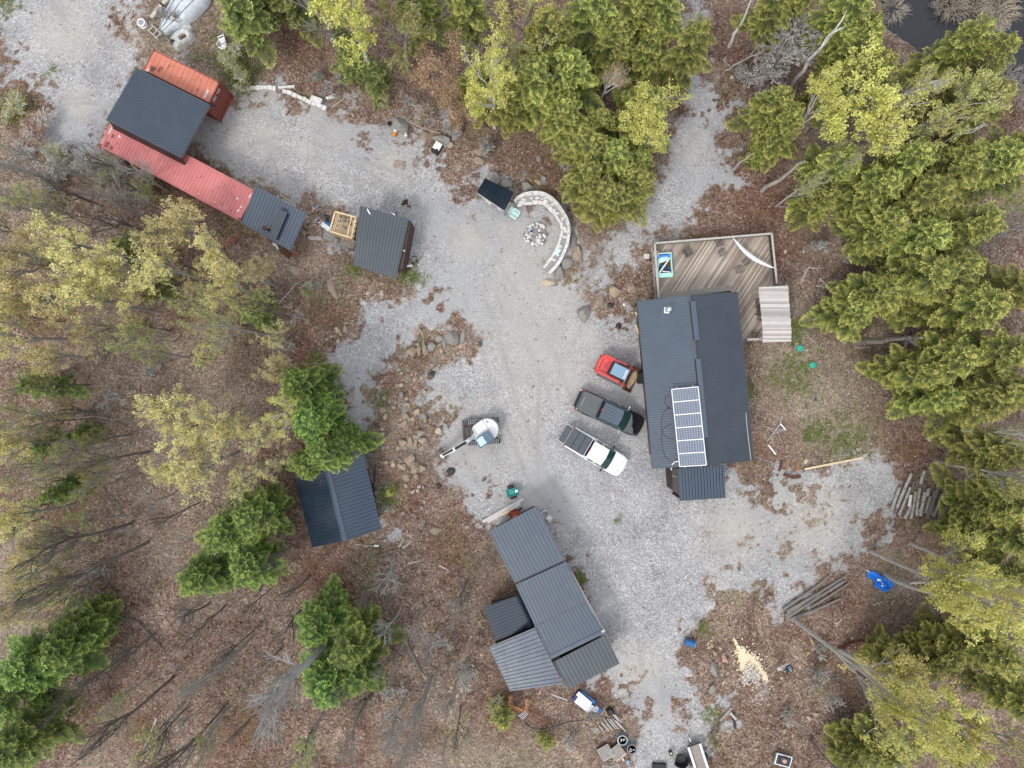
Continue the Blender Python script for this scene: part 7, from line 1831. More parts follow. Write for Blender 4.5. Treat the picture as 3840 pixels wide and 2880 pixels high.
BASEH = dict(hem=(14,3.3), hemb=(7,2.6), yel=(15,3.6), map=(15,4.0), spa=(15,4.0), bare=(14,3.4), brn=(12,3.2), bush=(3.2,1.8), dead=(20,3.6), tall=(18,4.2), thick=(6,3.2), lbush=(3.2,1.9))
MATOF = dict(h='hem', y='yel')
_cache = {}
def recol(me, mat):
    k = (me.name, mat.name)
    if k not in _cache:
        m2 = me.copy(); m2.materials.clear(); m2.materials.append(mat); _cache[k] = m2
    return _cache[k]
tree_i = [0]
NAMES = dict(hem=('hemlock_tree','tree'), hemb=('young_hemlock','tree'), yel=('poplar_tree','tree'), map=('maple_tree','tree'), spa=('maple_tree','tree'), bare=('bare_tree','tree'), brn=('beech_tree','tree'), bush=('bare_shrub','shrub'), dead=('dead_tree','tree'), tall=('poplar_tree','tree'), thick=('leafless_tree','tree'), lbush=('leafy_shrub','shrub'))
def tree(kind, u, v, rpx, h, label, fmat=None, bark=None, base=False, name=None, group=None, lean=None, var=None):
    """u, v: crown centre in the photo (or the trunk foot when base=True); rpx crown radius in photo pixels"""
    H0, R0 = BASEH[kind]; h = h*(.80 if kind == 'hem' else 1); zc = h*.62
    rm = rpx*(HCAM-zc)/FOC*(1.20 if kind == 'hem' else 1.15 if kind in ('yel','map') else 1.0)
    p = W(u, v, 0 if base else zc); z = gz(p.x, p.y)
    tree_i[0] += 1; i = tree_i[0]
    tm, cr = VAR[kind][(i if var is None else var) % len(VAR[kind])]
    nm, cat = NAMES[kind]
    t_ = thing(name or nm, label, cat, (p.x, p.y, z-.1), (i*2.1) % 6.28, group)
    t_.scale = (rm/R0, rm/R0, h/H0)
    if lean: t_.rotation_euler = (lean[0], lean[1], (i*2.1) % 6.28)
    if bark: tm = recol(tm, bark)
    o = D.objects.new('trunk', tm); C.objects.link(o); o.parent = t_
    if cr is not None and fmat is not False:
        if fmat is not None: cr = recol(cr, fmat)
        o = D.objects.new('crown', cr); C.objects.link(o); o.parent = t_
    return t_
A = 'top edge'
T = [
 # ---- top, left to middle
 ('hem',905,40,95,11,'hemlock at the top edge right of the covered boat'),
 ('hem',985,-20,60,10,'hemlock cut by the top edge, just right of the one by the boat'),
 ('hemb',1330,235,75,7,'low hemlock under the big leaning pale trunk, upper middle left'),
 ('hemb',1290,160,60,8,'low hemlock left of the leaning pale trunk near the top'),
 ('hemb',1400,290,65,6,'young hemlock at the foot of the big leaning pale trunk'),
 ('hem',1100,-30,80,12,'hemlock crown cut by the top edge above the litter slope'),
 ('hem',1560,-20,90,13,'hemlock cut by the top edge between the leaning trunk and the tan leaved beech'),
 ('hem',1760,20,80,13,'hemlock at the top edge just left of the bright yellow poplar'),
 ('hem',1780,330,70,9,'hemlock behind the tan leaved beech, upper middle'),
 ('hem',1900,400,80,9,'hemlock at the foot of the bright yellow poplar'),
 ('hem',2060,170,110,14,'big hemlock right of the bright yellow poplar'),
 ('hem',2010,330,100,13,'hemlock below the big one right of the bright yellow poplar'),
 ('hem',2130,310,90,13,'hemlock left of the small white birch'),
 ('hem',2220,50,100,15,'hemlock at the top edge, third left of the gravel lane'),
 ('hem',2380,50,100,15,'hemlock at the top edge, second left of the gravel lane'),
 ('hem',2475,70,80,14,'hemlock at the top edge overhanging the left side of the gravel lane'),
 ('hem',2300,180,80,12,'dark hemlock above the small white birch'),
 ('hem',2420,190,70,11,'hemlock between the top edge and the big round yellow tree'),
 ('hem',2590,195,78,15,'yellow green hemlock spreading over the gravel lane near the top'),
 ('hem',2100,440,90,10,'hemlock at the lower left of the top centre grove'),
 ('hem',2250,470,60,9,'shaded hemlock at the foot of the small white birch'),
 ('hem',2400,420,100,9,'green hemlock hidden beneath the big round yellow tree'),
 ('hem',2210,560,85,10,'upper hemlock of the clump at the bend of the lane'),
 ('hem',2190,680,75,10,'left hemlock of the clump at the bend of the lane'),
 ('hem',2260,750,90,11,'lowest hemlock of the clump at the bend of the lane'),
 ('hem',2380,700,85,10,'right hemlock of the clump, overhanging the lane'),
 ('hem',2310,600,80,10,'middle hemlock of the clump at the bend of the lane'),
 ('hem',2400,620,45,9,'small hemlock at the lane edge below the big round yellow tree'),
 # ---- right side, top to bottom
 ('hem',2900,20,70,13,'dark hemlock at the top edge right of the gravel lane'),
 ('hem',3020,-30,70,13,'second hemlock at the top edge right of the gravel lane'),
 ('hem',3150,70,90,14,'large hemlock at the top edge left of the pond'),
 ('hem',3200,190,75,13,'hemlock between the white snag and the pond'),
 ('hem',3215,130,45,11,'hemlock just right of the white snag'),
  ('hem',3590,190,85,14,'hemlock reaching over the pond, left one'),
 ('hem',3670,250,85,14,'yellowish hemlock reaching farthest over the pond'),
 ('hem',2890,400,75,11,'hemlock with bright tips at the right side of the gravel lane'),
 ('hem',2930,470,80,10,'lower hemlock at the right side of the gravel lane'),
 ('hem',2845,580,35,5,'small hemlock nearest the gravel lane, right of it'),
 ('hem',3110,330,60,11,'hemlock below the white snag'),
 ('hem',3240,280,90,12,'hemlock above the big spreading yellow maple'),
 ('hem',3660,400,110,13,'hemlock below the pond at the right'),
 ('hem',3560,640,100,13,'hemlock right of the spreading yellow maple'),
 ('hem',3700,640,110,14,'hemlock near the right edge level with the lane bend'),
 ('hem',3800,560,90,14,'hemlock cut by the right edge below the grey reeds'),
 ('hem',3380,620,90,13,'hemlock below the big spreading yellow maple'),
 ('hem',3260,720,95,12,'hemlock above the clearing right of the deck'),
 ('hem',3120,640,90,11,'hemlock at the left end of the right hand wood, above the deck'),
 ('hem',3060,760,65,8,'low hemlock with drooping sprays just above the deck corner'),
 ('hem',3450,760,100,14,'broad hemlock in the middle of the right hand wood'),
 ('hem',3290,870,85,12,'bright yellow green hemlock beside the clearing right of the deck'),
 ('hem',3430,900,100,13,'hemlock right of the bright one by the clearing'),
 ('hem',3600,860,100,14,'hemlock in the middle right wood beside the bare grey tree'),
 ('hem',3790,1080,90,14,'hemlock at the right edge below the bare grey tree'),
 ('hem',3420,1060,110,14,'large pointed hemlock nearest the gazebo'),
 ('hem',3540,1020,90,13,'hemlock behind the large pointed one near the gazebo'),
 ('hem',3190,1170,85,9,'low hemlock standing closest to the gazebo'),
 ('hem',3290,1100,80,11,'hemlock between the low one and the large pointed one by the gazebo'),
 ('hem',3620,1170,110,15,'hemlock above the long horizontal grey trunk'),
 ('hem',3420,1390,85,11,'hemlock below the long horizontal grey trunk, left'),
 ('hem',3540,1340,100,13,'hemlock below the long horizontal grey trunk, middle'),
 ('hem',3700,1330,110,15,'hemlock below the long horizontal grey trunk, right'),
 ('hem',3800,1480,100,15,'hemlock at the right edge above the thin white trunk'),
 ('hem',3640,1500,100,14,'hemlock above the thin white trunk at the right'),
 ('hem',3520,1490,75,11,'hemlock at the clearing edge above the thin white trunk'),
 ('hem',3700,1700,90,13,'hemlock between the thin white trunk and the thick pale one'),
 ('hem',3790,1860,90,14,'hemlock at the right edge below the thick pale trunk'),
 ('hem',3690,1900,85,11,'hemlock right of the log pile'),
 ('hem',3620,1990,65,8,'low hemlock at the lower right of the log pile'),
 ('hem',3790,2020,90,13,'hemlock at the right edge, a little below the log pile'),
 ('hem',3740,2130,80,11,'hemlock behind the yellow tree below the log pile'),
 ('hem',3520,2440,90,9,'dark hemlock between the two big yellow trees, lower right'),
 ('hem',3700,2430,100,12,'hemlock right of the two big yellow trees, lower right'),
 ('hem',3800,2620,90,13,'dark hemlock at the right edge, lower right'),
 ('hem',3290,2800,90,9,'dark hemlock at the bottom edge, lower right'),
 ('hem',3180,2830,60,7,'small hemlock at the bottom edge left of the dark one, lower right'),
 ('hem',3330,2470,60,7,'low hemlock under the lower yellow tree'),
 # ---- left half
 ('hem',870,2000,105,11,'big green hemlock below the pale maple, left of the garage'),
 ('hem',960,1930,90,11,'upper right hemlock of the pair left of the garage'),
 ('hem',780,2150,90,10,'lower left hemlock of the group left of the garage'),
 ('hem',960,2130,90,10,'lower right hemlock of the group left of the garage'),
 ('hem',1200,2330,90,10,'upper left hemlock behind the dead grey trunk'),
 ('hem',1320,2400,105,11,'right hemlock behind the dead grey trunk'),
 ('hem',1230,2520,100,11,'lower hemlock behind the dead grey trunk'),
 ('hem',1340,2530,85,10,'lower right hemlock behind the dead grey trunk'),
 ('hem',1130,1440,85,11,'hemlock peeping out at the top of the clump above the garage'),
 ('hem',1190,1560,95,12,'hemlock in the middle of the clump above the garage'),
 ('hem',1240,1690,85,11,'hemlock overhanging the top of the garage roof'),
 ('hem',1180,1740,75,10,'hemlock over the left corner of the garage roof'),
 ('hem',1290,1650,55,9,'hemlock spray reaching to the path above the garage'),
 ('hem',60,2590,110,14,'large dark hemlock at the left edge near the bottom'),
 ('hem',150,2480,110,13,'dark hemlock right of the left edge, lower left corner group'),
 ('hem',260,2420,95,11,'hemlock on the right of the lower left corner group'),
 ('hem',90,2760,110,13,'hemlock in the lower left corner'),
 ('hemb',310,2350,70,6,'young hemlock above the lower left corner group'),
 ('hemb',470,940,70,6,'young hemlock among the yellow maples, upper left'),
 ('hemb',555,1060,60,6,'young hemlock below the first among the yellow maples'),
 ('hemb',150,1440,80,7,'young hemlock at the left edge, halfway down'),
 ('hemb',320,1630,45,4,'small green sapling alone in the leafless wood, left'),
 ('hemb',180,1660,60,6,'young hemlock left of the small sapling, left edge'),
 ('hemb',220,1850,60,6,'young hemlock in the left wood level with the garage'),
 ('hemb',960,1190,60,6,'young hemlock left of the rusty bushes below the lean-to'),
 ('hemb',970,1120,40,4,'small hemlock just above the larger young one by the rusty bushes'),
 ('hemb',2045,2780,35,2.5,'little bright green conifer alone in the leaves at the bottom'),
 ('hemb',1890,2700,45,4,'young conifer left of the ladder at the bottom'),
 ('hemb',1470,1840,22,1.6,'green sapling on the bank right of the garage'),
]
GREENER = {'big green hemlock','upper right hemlock of the pair','lower left hemlock of the group','lower right hemlock of the group'}
for k in T:
    kind, u, v, r_px, h, lab = k
    fm = f_hemg if (u < 1450 and v > 1300) else (f_hem2 if (u > 1450 and (u*7+v) % 5 < 3) or (2100 < u < 2450 and 500 < v < 800) else None)
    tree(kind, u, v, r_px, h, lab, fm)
# deciduous
tree('yel',1430,345,150,17,'tall leaning pale trunked tree with yellow leaves on its right side, near the top', None, m_barkp, base=True, name='poplar_tree', var=0)
tree('yel',1480,130,105,11,'yellow leaved tree just right of the tall leaning pale trunk', f_olv)
tree('bare',1200,60,110,12,'bare pale branched tree left of the leaning pale trunk at the top', False)
tree('brn',1640,220,125,10,'tan leaved beech between the leaning trunk and the bright yellow poplar', f_brn)
tree('brn',1700,380,90,8,'lower tan leaved beech near the upper gravel edge', f_brn)
tree('bare',1770,260,90,11,'thin bare tree between the tan beech and the bright yellow poplar', False)
tree('yel',1855,480,110,15,'bright yellow poplar with slim pale trunk at the top centre', None, m_barkw, base=True, var=1)
tree('yel',1960,60,90,13,'second bright yellow poplar crown cut by the top edge', None)
tree('yel',1960,260,90,11,'lower yellow poplar crown among the top centre hemlocks', f_olv)
tree('spa',2245,400,75,10,'small white birch with sparse orange leaves among the hemlocks', f_brn, m_barkw, base=True, name='birch_tree')
tree('yel',2420,410,112,12,'big round pale yellow tree left of the gravel lane', f_yel, m_bark, var=2)
tree('yel',2410,500,80,9,'lower lobe yellow tree at the foot of the big round one', f_yel)
tree('thick',2940,220,130,6,'dense leafless grey tree right of the gravel lane', False, m_greyb if 'm_greyb' in globals() else M('pale_grey_twigs', (.44,.41,.39), (.32,.30,.28), rough=.9))
tree('thick',2880,280,100,5,'lower half of the leafless grey thicket, right of the lane', False, M('pale_grey_twigs', (.44,.41,.39), rough=.9))
tree('thick',2990,150,100,6,'upper right part of the leafless grey thicket', False, M('pale_grey_twigs', (.44,.41,.39), rough=.9))
tree('yel',3200,360,140,13,'large yellow maple spreading below the white snag', f_yel, m_bark)
tree('yel',3290,440,120,13,'right half of the yellow maple pair below the white snag', f_yel)
tree('yel',3080,420,95,12,'left yellow maple with grey limbs below the white snag', f_yel)
tree('spa',3440,300,95,12,'thin yellow birch left of the pond hemlocks', f_yel, m_barkw)
tree('yel',3560,420,115,13,'golden tree below the pond hemlocks', f_olv)
tree('spa',3480,480,100,13,'sparse golden tree between the maples and the right edge', f_yel)
tree('spa',3120,580,90,11,'sparse yellow green tree above the deck corner', f_olv)
tree('spa',3020,700,80,10,'olive tree leaning over the litter above the deck corner', f_olv)
tree('bare',3780,860,130,14,'bare grey branched tree at the right edge above the middle', False, m_barkp)
tree('spa',3780,760,100,13,'sparse olive tree above the bare grey one at the right edge', f_olv)
tree('spa',3505,1610,80,15,'slim white trunked birch leaning right above the log pile', f_olv, m_barkw, base=True, name='birch_tree')
tree('tall',3505,1726,100,17,'thick pale trunk leaning right just above the log pile', f_olv, m_barkp, base=True)
tree('yel',3600,2110,110,11,'yellow green tree below the log pile near the right edge', f_yel)
tree('tall',3265,2068,125,21,'big yellow tree on the pale uprooted trunk beside the blue tarpaulin', f_yel, m_barkp, base=True, var=1)
tree('yel',3530,2260,140,13,'broad yellow crown right of the blue tarpaulin', f_yel)
tree('yel',3740,2330,110,13,'yellow crown at the right edge level with the blue barrel', f_yel)
tree('tall',2977,2322,150,24,'big yellow tree whose long pale trunk starts at the pole pile', f_yel, m_barkp, base=True, var=2)
tree('yel',3300,2560,130,11,'left lobe of the big yellow crown in the lower right', f_yel)
tree('yel',3480,2600,140,12,'middle of the big yellow crown in the lower right', f_yel)
tree('yel',3620,2760,130,13,'yellow crown near the bottom edge, lower right', f_yel)
tree('yel',3430,2740,105,10,'olive yellow crown above the bottom edge, lower right', f_olv)
tree('spa',3790,2800,110,13,'sparse yellow tree in the lower right corner', f_yel)
tree('bare',3205,2705,70,15,'bare trunked tree leaning out at the bottom edge, lower right', False, m_barkp, base=True)
tree('bare',3035,2775,70,13,'thin bare tree at the bottom edge right of the fire box', False, m_bark, base=True)
# left wood
tree('map',100,950,120,14,'bright yellow maple at the left edge, uppermost', f_map)
tree('map',180,1080,120,13,'bright yellow maple near the left edge below the uppermost', f_map)
tree('map',330,1010,115,13,'yellow maple second from the left edge, upper left wood', f_map)
tree('map',60,1250,110,14,'yellow maple at the left edge above the middle', f_map)
tree('map',170,1330,80,12,'yellow maple crown at the left edge, lower of the bright group', f_map)
tree('map',390,1130,95,12,'golden maple in the middle of the upper left wood', f_map)
tree('map',700,880,115,11,'pale yellow maple nearest the pinkish container', f_map, m_barkp)
tree('map',640,1010,100,12,'pale yellow maple below the one nearest the container', f_map)
tree('map',800,990,105,11,'pale yellow maple between the container and the rocky slope', f_map)
tree('spa',560,860,90,11,'thin yellow maple left of the one nearest the container', f_map)
tree('spa',1085,1190,90,16,'tall sparse tree whose grey trunk starts at the rusty bushes', f_olv, m_bark, base=True)
tree('spa',1005,1255,100,18,'tall sparse green tipped tree, lower of two long grey trunks, upper left wood', f_olv, m_barkp, base=True)
tree('spa',480,1260,90,12,'sparse green tipped tree under the golden maples', f_olv)
tree('spa',560,1330,80,11,'sparse green tipped tree hanging lowest under the golden maples', f_olv)
tree('map',700,1600,120,12,'round pale yellow maple left of the garage, upper half', f_map)
tree('map',760,1730,110,11,'round pale yellow maple left of the garage, lower half', f_map)
tree('map',660,1740,70,10,'left fringe of the pale yellow maple left of the garage', f_map)
tree('spa',1060,1530,110,13,'whitish green tree with bare outer twigs above the garage', f_yel, m_barkw)
tree('spa',960,1620,90,11,'sparse whitish tree between the pale maple and the garage hemlocks', f_map, m_barkp)
tree('spa',1010,1760,80,9,'sparse tan budded tree at the left corner of the garage', f_map)
tree('spa',90,1560,110,13,'olive tree at the left edge halfway down', f_olv)
tree('spa',230,1700,100,12,'olive tree left of the open leafless wood', f_olv)
tree('spa',120,1780,100,13,'olive tree at the left edge level with the garage', f_olv)
tree('map',60,1950,95,12,'yellow maple at the left edge below the olive trees', f_map)
tree('map',130,2100,85,11,'yellow maple at the left edge above the dark hemlock group', f_map)
tree('map',40,2280,70,11,'yellow maple at the left edge touching the dark hemlock group', f_map)
tree('bare',560,1695,105,18,'tall bare tree with trunk pointing left in the open wood, upper', False, m_bark, base=True)
tree('bare',500,1960,110,17,'tall bare dark trunk in the open wood, upper of two thick ones', False, m_barkd, base=True)
tree('bare',560,2030,120,18,'tall bare grey trunk in the open wood, lower of two thick ones', False, m_bark, base=True)
tree('bare',650,2540,100,16,'tall bare dark trunk pointing to the lower left corner', False, m_barkd, base=True)
tree('bare',475,2455,90,13,'bare trunk passing under the lower left hemlocks', False, m_barkd, base=True)
tree('bare',840,2650,85,14,'bare thin dark tree left of the dead grey tree', False, m_barkd, base=True)
tree('dead',1265,2362,150,20,'huge dead grey tree in front of the hemlocks, trunk bare and pale', False, M('bleached_dead_wood', (.56,.54,.51), (.34,.32,.30), rough=.9), base=True, name='dead_tree', var=1)
tree('bare',1620,2540,100,17,'bare pale trunked tree reaching the bottom edge, below the garage', False, m_barkp, base=True, var=2)
tree('bare',1545,2380,90,10,'leafless grey tree right of the dead tree hemlocks', False, m_barkp)
tree('bare',1440,2150,80,8,'leafless grey tree just below the garage', False, m_barkp)
tree('bare',1700,2640,80,9,'bare twiggy tree left of the lower sheds', False, m_barkp)
tree('bare',1300,2780,90,10,'bare tree at the bottom edge right of the dead tree', False, m_barkp)
tree('spa',1140,2790,90,10,'olive tinged bare tree at the bottom edge below the dead tree', f_olv)
tree('spa',750,2780,80,9,'olive tinged thin tree at the bottom edge, left part', f_olv)
tree('spa',420,2650,70,9,'olive tinged thin tree right of the lower left corner hemlocks', f_olv)
tree('bare',250,640,85,8,'bare grey tree in the upper left brush', False, m_barkp)
tree('spa',80,740,90,10,'yellow green sparse tree at the left edge above the maples', f_olv)
tree('spa',180,790,80,9,'sparse olive tree right of the left edge above the maples', f_olv)
tree('bare',420,760,95,9,'bare grey tree between the left edge and the pinkish container', False, m_barkp)
tree('bare',520,740,70,7,'bare twiggy tree below the pinkish container', False, m_barkp)
tree('bare',930,2280,50,9,'thin bare tree between the two hemlock groups left of centre', False, m_bark)
tree('map',240,900,100,12,'yellow maple between the left edge and the pale ones, upper left wood', f_map)
tree('map',480,1010,90,12,'golden maple beside the young hemlocks, upper left wood', f_map)
tree('map',30,1110,90,13,'yellow maple cut by the left edge in the bright group', f_map)
tree('spa',300,1210,90,12,'thin yellow maple in the lower part of the bright group', f_map)
tree('map',880,1080,80,10,'pale yellow maple nearest the stained outcrop', f_map)
tree('spa',700,1150,90,12,'thin olive tree above the two long grey trunks', f_olv)
tree('map',60,1680,90,13,'yellow maple cut by the left edge among the olive trees', f_map)
tree('spa',330,1800,80,11,'sparse olive tree reaching into the open wood', f_olv)
tree('map',620,1560,80,11,'upper left fringe of the pale yellow maple group', f_map)
tree('map',830,1620,90,11,'right side of the round pale yellow maple', f_map)
tree('spa',880,1800,90,9,'thin pale maple above the big green hemlock', f_map)
tree('spa',150,2300,80,10,'thin yellow tree over the lower left hemlocks', f_map)
tree('spa',560,2760,90,9,'thin olive tree at the bottom edge, left of the dead tree', f_olv)
tree('bare',780,2560,90,12,'grey bare tree between the open wood and the dead tree', False, m_barkp)
tree('bare',1080,2560,90,10,'pale bare crown left of the dead tree hemlocks', False, m_barkp)
tree('bare',1720,2330,80,8,'grey bare tree left of the glossy black lean-to', False, m_barkp)
tree('bare',1480,2740,90,10,'grey bare tree at the bottom right of the dead tree', False, m_barkp)
tree('bare',60,620,90,9,'pale bare tree at the left edge below the car park', False, m_barkp)
# thin growth of the left wood, nothing tells these apart
rp = random.Random(88)
ZN = [(20,880,1050,1420,30,'thin pale yellow maple sapling in the crowded upper left wood','saplings of the upper left wood','spa',f_map),
 (0,1440,430,2300,24,'thin olive sapling along the left edge of the wood','saplings of the left edge','spa',f_olv),
 (450,1850,1150,2850,22,'thin leafless sapling in the open lower left wood','leafless saplings of the lower left wood','bare',False),
 (1050,2150,1780,2860,20,'thin leafless sapling between the dead tree and the lower sheds','leafless saplings near the dead tree','bare',False),
 (0,560,520,880,16,'thin leafless sapling below the upper left car park','leafless saplings below the car park','bare',False)]
for u0, v0, u1, v1, n_, lab, grp, kd, fm in ZN:
    for k in range(n_):
        u = rp.uniform(u0,u1); v = rp.uniform(v0,v1)
        if u > 560 and v < 1000 and v < 760+(u-300)*.55: v += 260
        if (u-1250)**2+(v-1850)**2 < 190**2: continue
        tree(kd, u, v, rp.uniform(45,85), rp.uniform(5,10), lab, fm, m_barkp if rp.random() < .6 else m_bark, group=grp, name='sapling')
# white snag and straight trunks
def snag(u, v, u2, v2, label, r, mat, forks=4, seed=1, name='snag_tree'):
    """dead standing trunk: foot seen at u,v and top seen at u2,v2; height from the camera geometry"""
    rp = random.Random(seed); a = W(u, v, 0); d0 = math.hypot(u-1920, v-1440); d1 = math.hypot(u2-1920, v2-1440)
    h = HCAM*(1-d0/d1) if d1 > d0 else 2.0; h = max(1.5, min(h, 22)); b_ = W(u2, v2, h)
    t_ = thing(name, label, 'dead tree', (a.x, a.y, gz(a.x, a.y))); B = b_-a
    mb = MB(); n = 7; pts = [Vector((0,0,-.1))+B*(i/n)+Vector((rp.uniform(-.12,.12),rp.uniform(-.12,.12),0))*(1 if i else 0) for i in range(n+1)]
    mb.tube(pts, [r*(1-.72*i/n) for i in range(n+1)], 8)
    for k in range(forks):
        p = lerp(pts[n-3], pts[n], rp.random()); d = (B.normalized()+Vector((rp.uniform(-.8,.8),rp.uniform(-.8,.8),rp.uniform(0,.4)))).normalized(); L = rp.uniform(.7,1.8)
        q = p+d*L; mb.tube([p, lerp(p,q,.5)+Vector((rp.uniform(-.1,.1),rp.uniform(-.1,.1),.1)), q], [r*.3,r*.2,.012], 5)
    mb.build('trunk', mat, t_); return t_
snag(2973,315,3146,86,'white dead birch snag standing out above the hemlocks, upper right',.20,m_barkw,9,3)
snag(2735,172,2830,-20,'straight white birch trunk at the top edge right of the lane',.16,m_barkw,0,4,'birch_tree')
snag(2808,172,2905,40,'dull grey leaning trunk right of the straight white birch, top edge',.13,m_bark,1,5)
snag(2722,262,2860,190,'thin pale leaning trunk at the left of the grey thicket',.11,m_barkp,1,6)
snag(2742,636,2830,570,'short grey trunk under the hemlocks right of the lane bend',.15,m_barkp,0,7)
snag(2858,715,3025,600,'slanting whitish trunk above the deck, right of the lane',.20,m_barkp,1,8)
snag(3205,1283,3460,1262,'long thick horizontal grey trunk right of the gazebo',.32,m_bark,8,9)
snag(3390,590,3690,470,'thin white forked snag among the right hand hemlocks',.10,m_barkw,5,10)
snag(1005,80,970,45,'grey trunk foot showing under the hemlock by the boat',.17,m_bark,0,11)
snag(910,1568,780,1565,'thin white trunk across the left maples',.10,m_barkw,2,12)
snag(3060,1500,3062,1500,'low grey stump hidden in the grass right of the house',.1,m_bark,0,13)
# shrubs and brush
rp = random.Random(5)
SH = [('bush',1230,330,40,'bare shrub above the right end of the edging row'),('bush',1180,290,35,'bare shrub on the litter slope above the edging row'),('bush',1690,490,45,'bare shrub behind the white topped box'),('lbush',1600,440,50,'tan budded shrub behind the orange canister'),
 ('bush',1820,560,45,'bare shrub at the bend of the upper gravel edge'),('lbush',1440,355,40,'green shrub at the foot of the tall leaning pale trunk'),('bush',2100,540,45,'bare shrub under the top centre hemlocks'),('bush',2120,620,40,'bare shrub left of the lane bend hemlocks'),
 ('bush',620,55,45,'bare shrub overhanging the silver tarpaulin'),('bush',610,130,30,'bare shrub at the bow of the covered boat'),('lbush',860,210,55,'low green shrub below the two white chairs'),('lbush',900,270,55,'low green shrub right of the orange container'),
 ('lbush',60,410,70,'yellow grey brush at the left edge below the car park'),('lbush',130,480,70,'brush island in the upper left car park'),('lbush',200,560,60,'yellow budded brush left of the pinkish container tip'),('bush',80,560,80,'grey brush at the left edge below the car park'),
 ('bush',190,680,80,'grey brush below the upper left car park'),('bush',330,640,80,'grey brush left of the pinkish container'),('lbush',420,660,70,'brown budded brush below the tip of the pinkish container'),('lbush',540,700,60,'brown budded brush below the middle of the pinkish container'),
 ('bush',1170,1080,40,'bare shrub on the stained outcrop'),('bush',1120,1180,45,'bare shrub above the rusty bushes'),('lbush',1150,1090,30,'green tinged low shrub on the outcrop slope'),('bush',1060,1310,50,'bare shrub left of the path rocks'),
 ('bush',2060,2420,20,'x'),('lbush',1880,2720,45,'leafy shrub at the bottom left of the ladder'),('bush',3080,2450,40,'tangled bare shrub beside the long pale trunk'),('bush',3080,2540,45,'tangled bare shrub below the long pale trunk'),('bush',3060,2560,35,'grey brush heap right of the dark case'),
 ('bush',2790,270,45,'bare shrub at the left of the grey thicket'),('bush',3080,930,45,'bare brush above the deck corner, right'),('bush',3200,950,45,'bare brush at the clearing right of the deck'),('bush',3140,1080,35,'bare brush beside the fallen branch right of the gazebo'),
 ('bush',3530,1330,40,'bare brush at the wood edge below the long horizontal trunk'),('bush',1650,2400,60,'bare brush left of the wide blue grey shed'),('bush',1750,2560,60,'bare brush below the wide blue grey shed'),('bush',1480,2620,60,'bare brush right of the lower hemlock'),
 ('bush',1020,2700,60,'bare brush left of the dead tree limbs'),('bush',2140,2790,40,'bare brush at the bottom edge left of the pallets'),('bush',2230,2700,35,'dark brush left of the firewood heap'),('bush',420,1480,60,'bare brush in the open wood, upper part'),('bush',560,1400,50,'bare brush below the green tipped trees'),
 ('bush',360,2160,50,'bare brush beside the lower thick trunk in the open wood'),('bush',700,2300,50,'bare brush left of the middle of the open wood'),('lbush',1860,2650,40,'leafy shrub left of the orange timber frame'),('lbush',2680,2780,30,'low olive shrub at the bottom edge right of the trailer'),
 ('bush',3130,2620,50,'bare brush under the lower right yellow crown'),('bush',2960,2700,40,'bare brush above the fire box'),('bush',1290,300,40,'bare shrub below the low hemlocks near the top'),('bush',1530,380,45,'bare shrub right of the tall leaning pale trunk foot')]
for k, u, v, r_px, lab in SH:
    if lab == 'x': continue
    tree(k, u, v, r_px, rp.uniform(1.6,2.8), lab, (f_olv if rp.random() < .6 else f_brn) if k == 'lbush' else False, None)
# reeds on the pond
for i, (u, v, r_px, lab) in enumerate([(3560,20,60,'tan reed clump in the pond at the top edge, left'),(3640,40,60,'tan reed clump in the pond, middle'),(3740,30,65,'tan reed clump in the pond, right'),(3720,75,45,'tan reed clump on the lower side of the pond island'),(3480,150,40,'reed clump at the near bank of the pond'),(3340,40,40,'reed clump at the left bank of the pond'),(3760,300,60,'grey bleached brush on the right bank of the pond'),(3820,340,60,'grey bleached brush at the right edge below the pond'),(3700,340,45,'grey bleached brush below the pond hemlocks')]):
    t_ = thing('reed_clump' if 'reed' in lab else 'brush_clump', lab, 'reeds' if 'reed' in lab else 'brush', G(u, v)); rr = random.Random(i); mb = MB(); R0 = r_px*.0233
    for k in range(260):
        a = rr.uniform(0,2*PI); r0 = R0*rr.random()**.6; x, y = r0*math.cos(a), r0*math.sin(a); b_ = a+rr.uniform(-.9,.9); L = rr.uniform(.5,1.1)
        mb.tube([(x,y,0),(x+.3*L*math.cos(b_),y+.3*L*math.sin(b_),.5*L),(x+.9*L*math.cos(b_),y+.9*L*math.sin(b_),.45*L)], [.018,.014,.005], 3, False)
    mb.build('stems', M('tan_reeds', (.50,.43,.34), (.34,.29,.23), rough=.9) if 'reed' in lab else M('bleached_brush', (.42,.39,.37), (.30,.28,.27), rough=.9), t_)
# fallen trunks and branches
def fallen(label, pts, r0, r1, mat=None, twigs=0, seed=0, name='fallen_branch'):
    rr = random.Random(seed); P_ = [G(*p, r0) for p in pts]; c = P_[0].copy(); mb = MB()
    Q = [p-c for p in P_]; n = len(Q); mb.tube(Q, [lerp(r0, r1, i/(n-1)) for i in range(n)], 7)
    for k in range(twigs):
        i = rr.randrange(0, n-1); p = lerp(Q[i], Q[i+1], rr.random()); d = (Q[-1]-Q[0]).normalized(); s = d.cross(Vector((0,0,1)))*rr.choice((-1,1))
        q = p+(d*rr.uniform(.2,.8)+s*rr.uniform(.3,1)+Vector((0,0,rr.uniform(0,.35))))*rr.uniform(.5,1.8)
        mb.tube([p, lerp(p,q,.5)+Vector((rr.uniform(-.1,.1),rr.uniform(-.1,.1),0)), q], [r1*.7+.01,.018,.007], 4)
    return tag(mb.build(name, mat or m_barkp, None, c), label, 'branch')
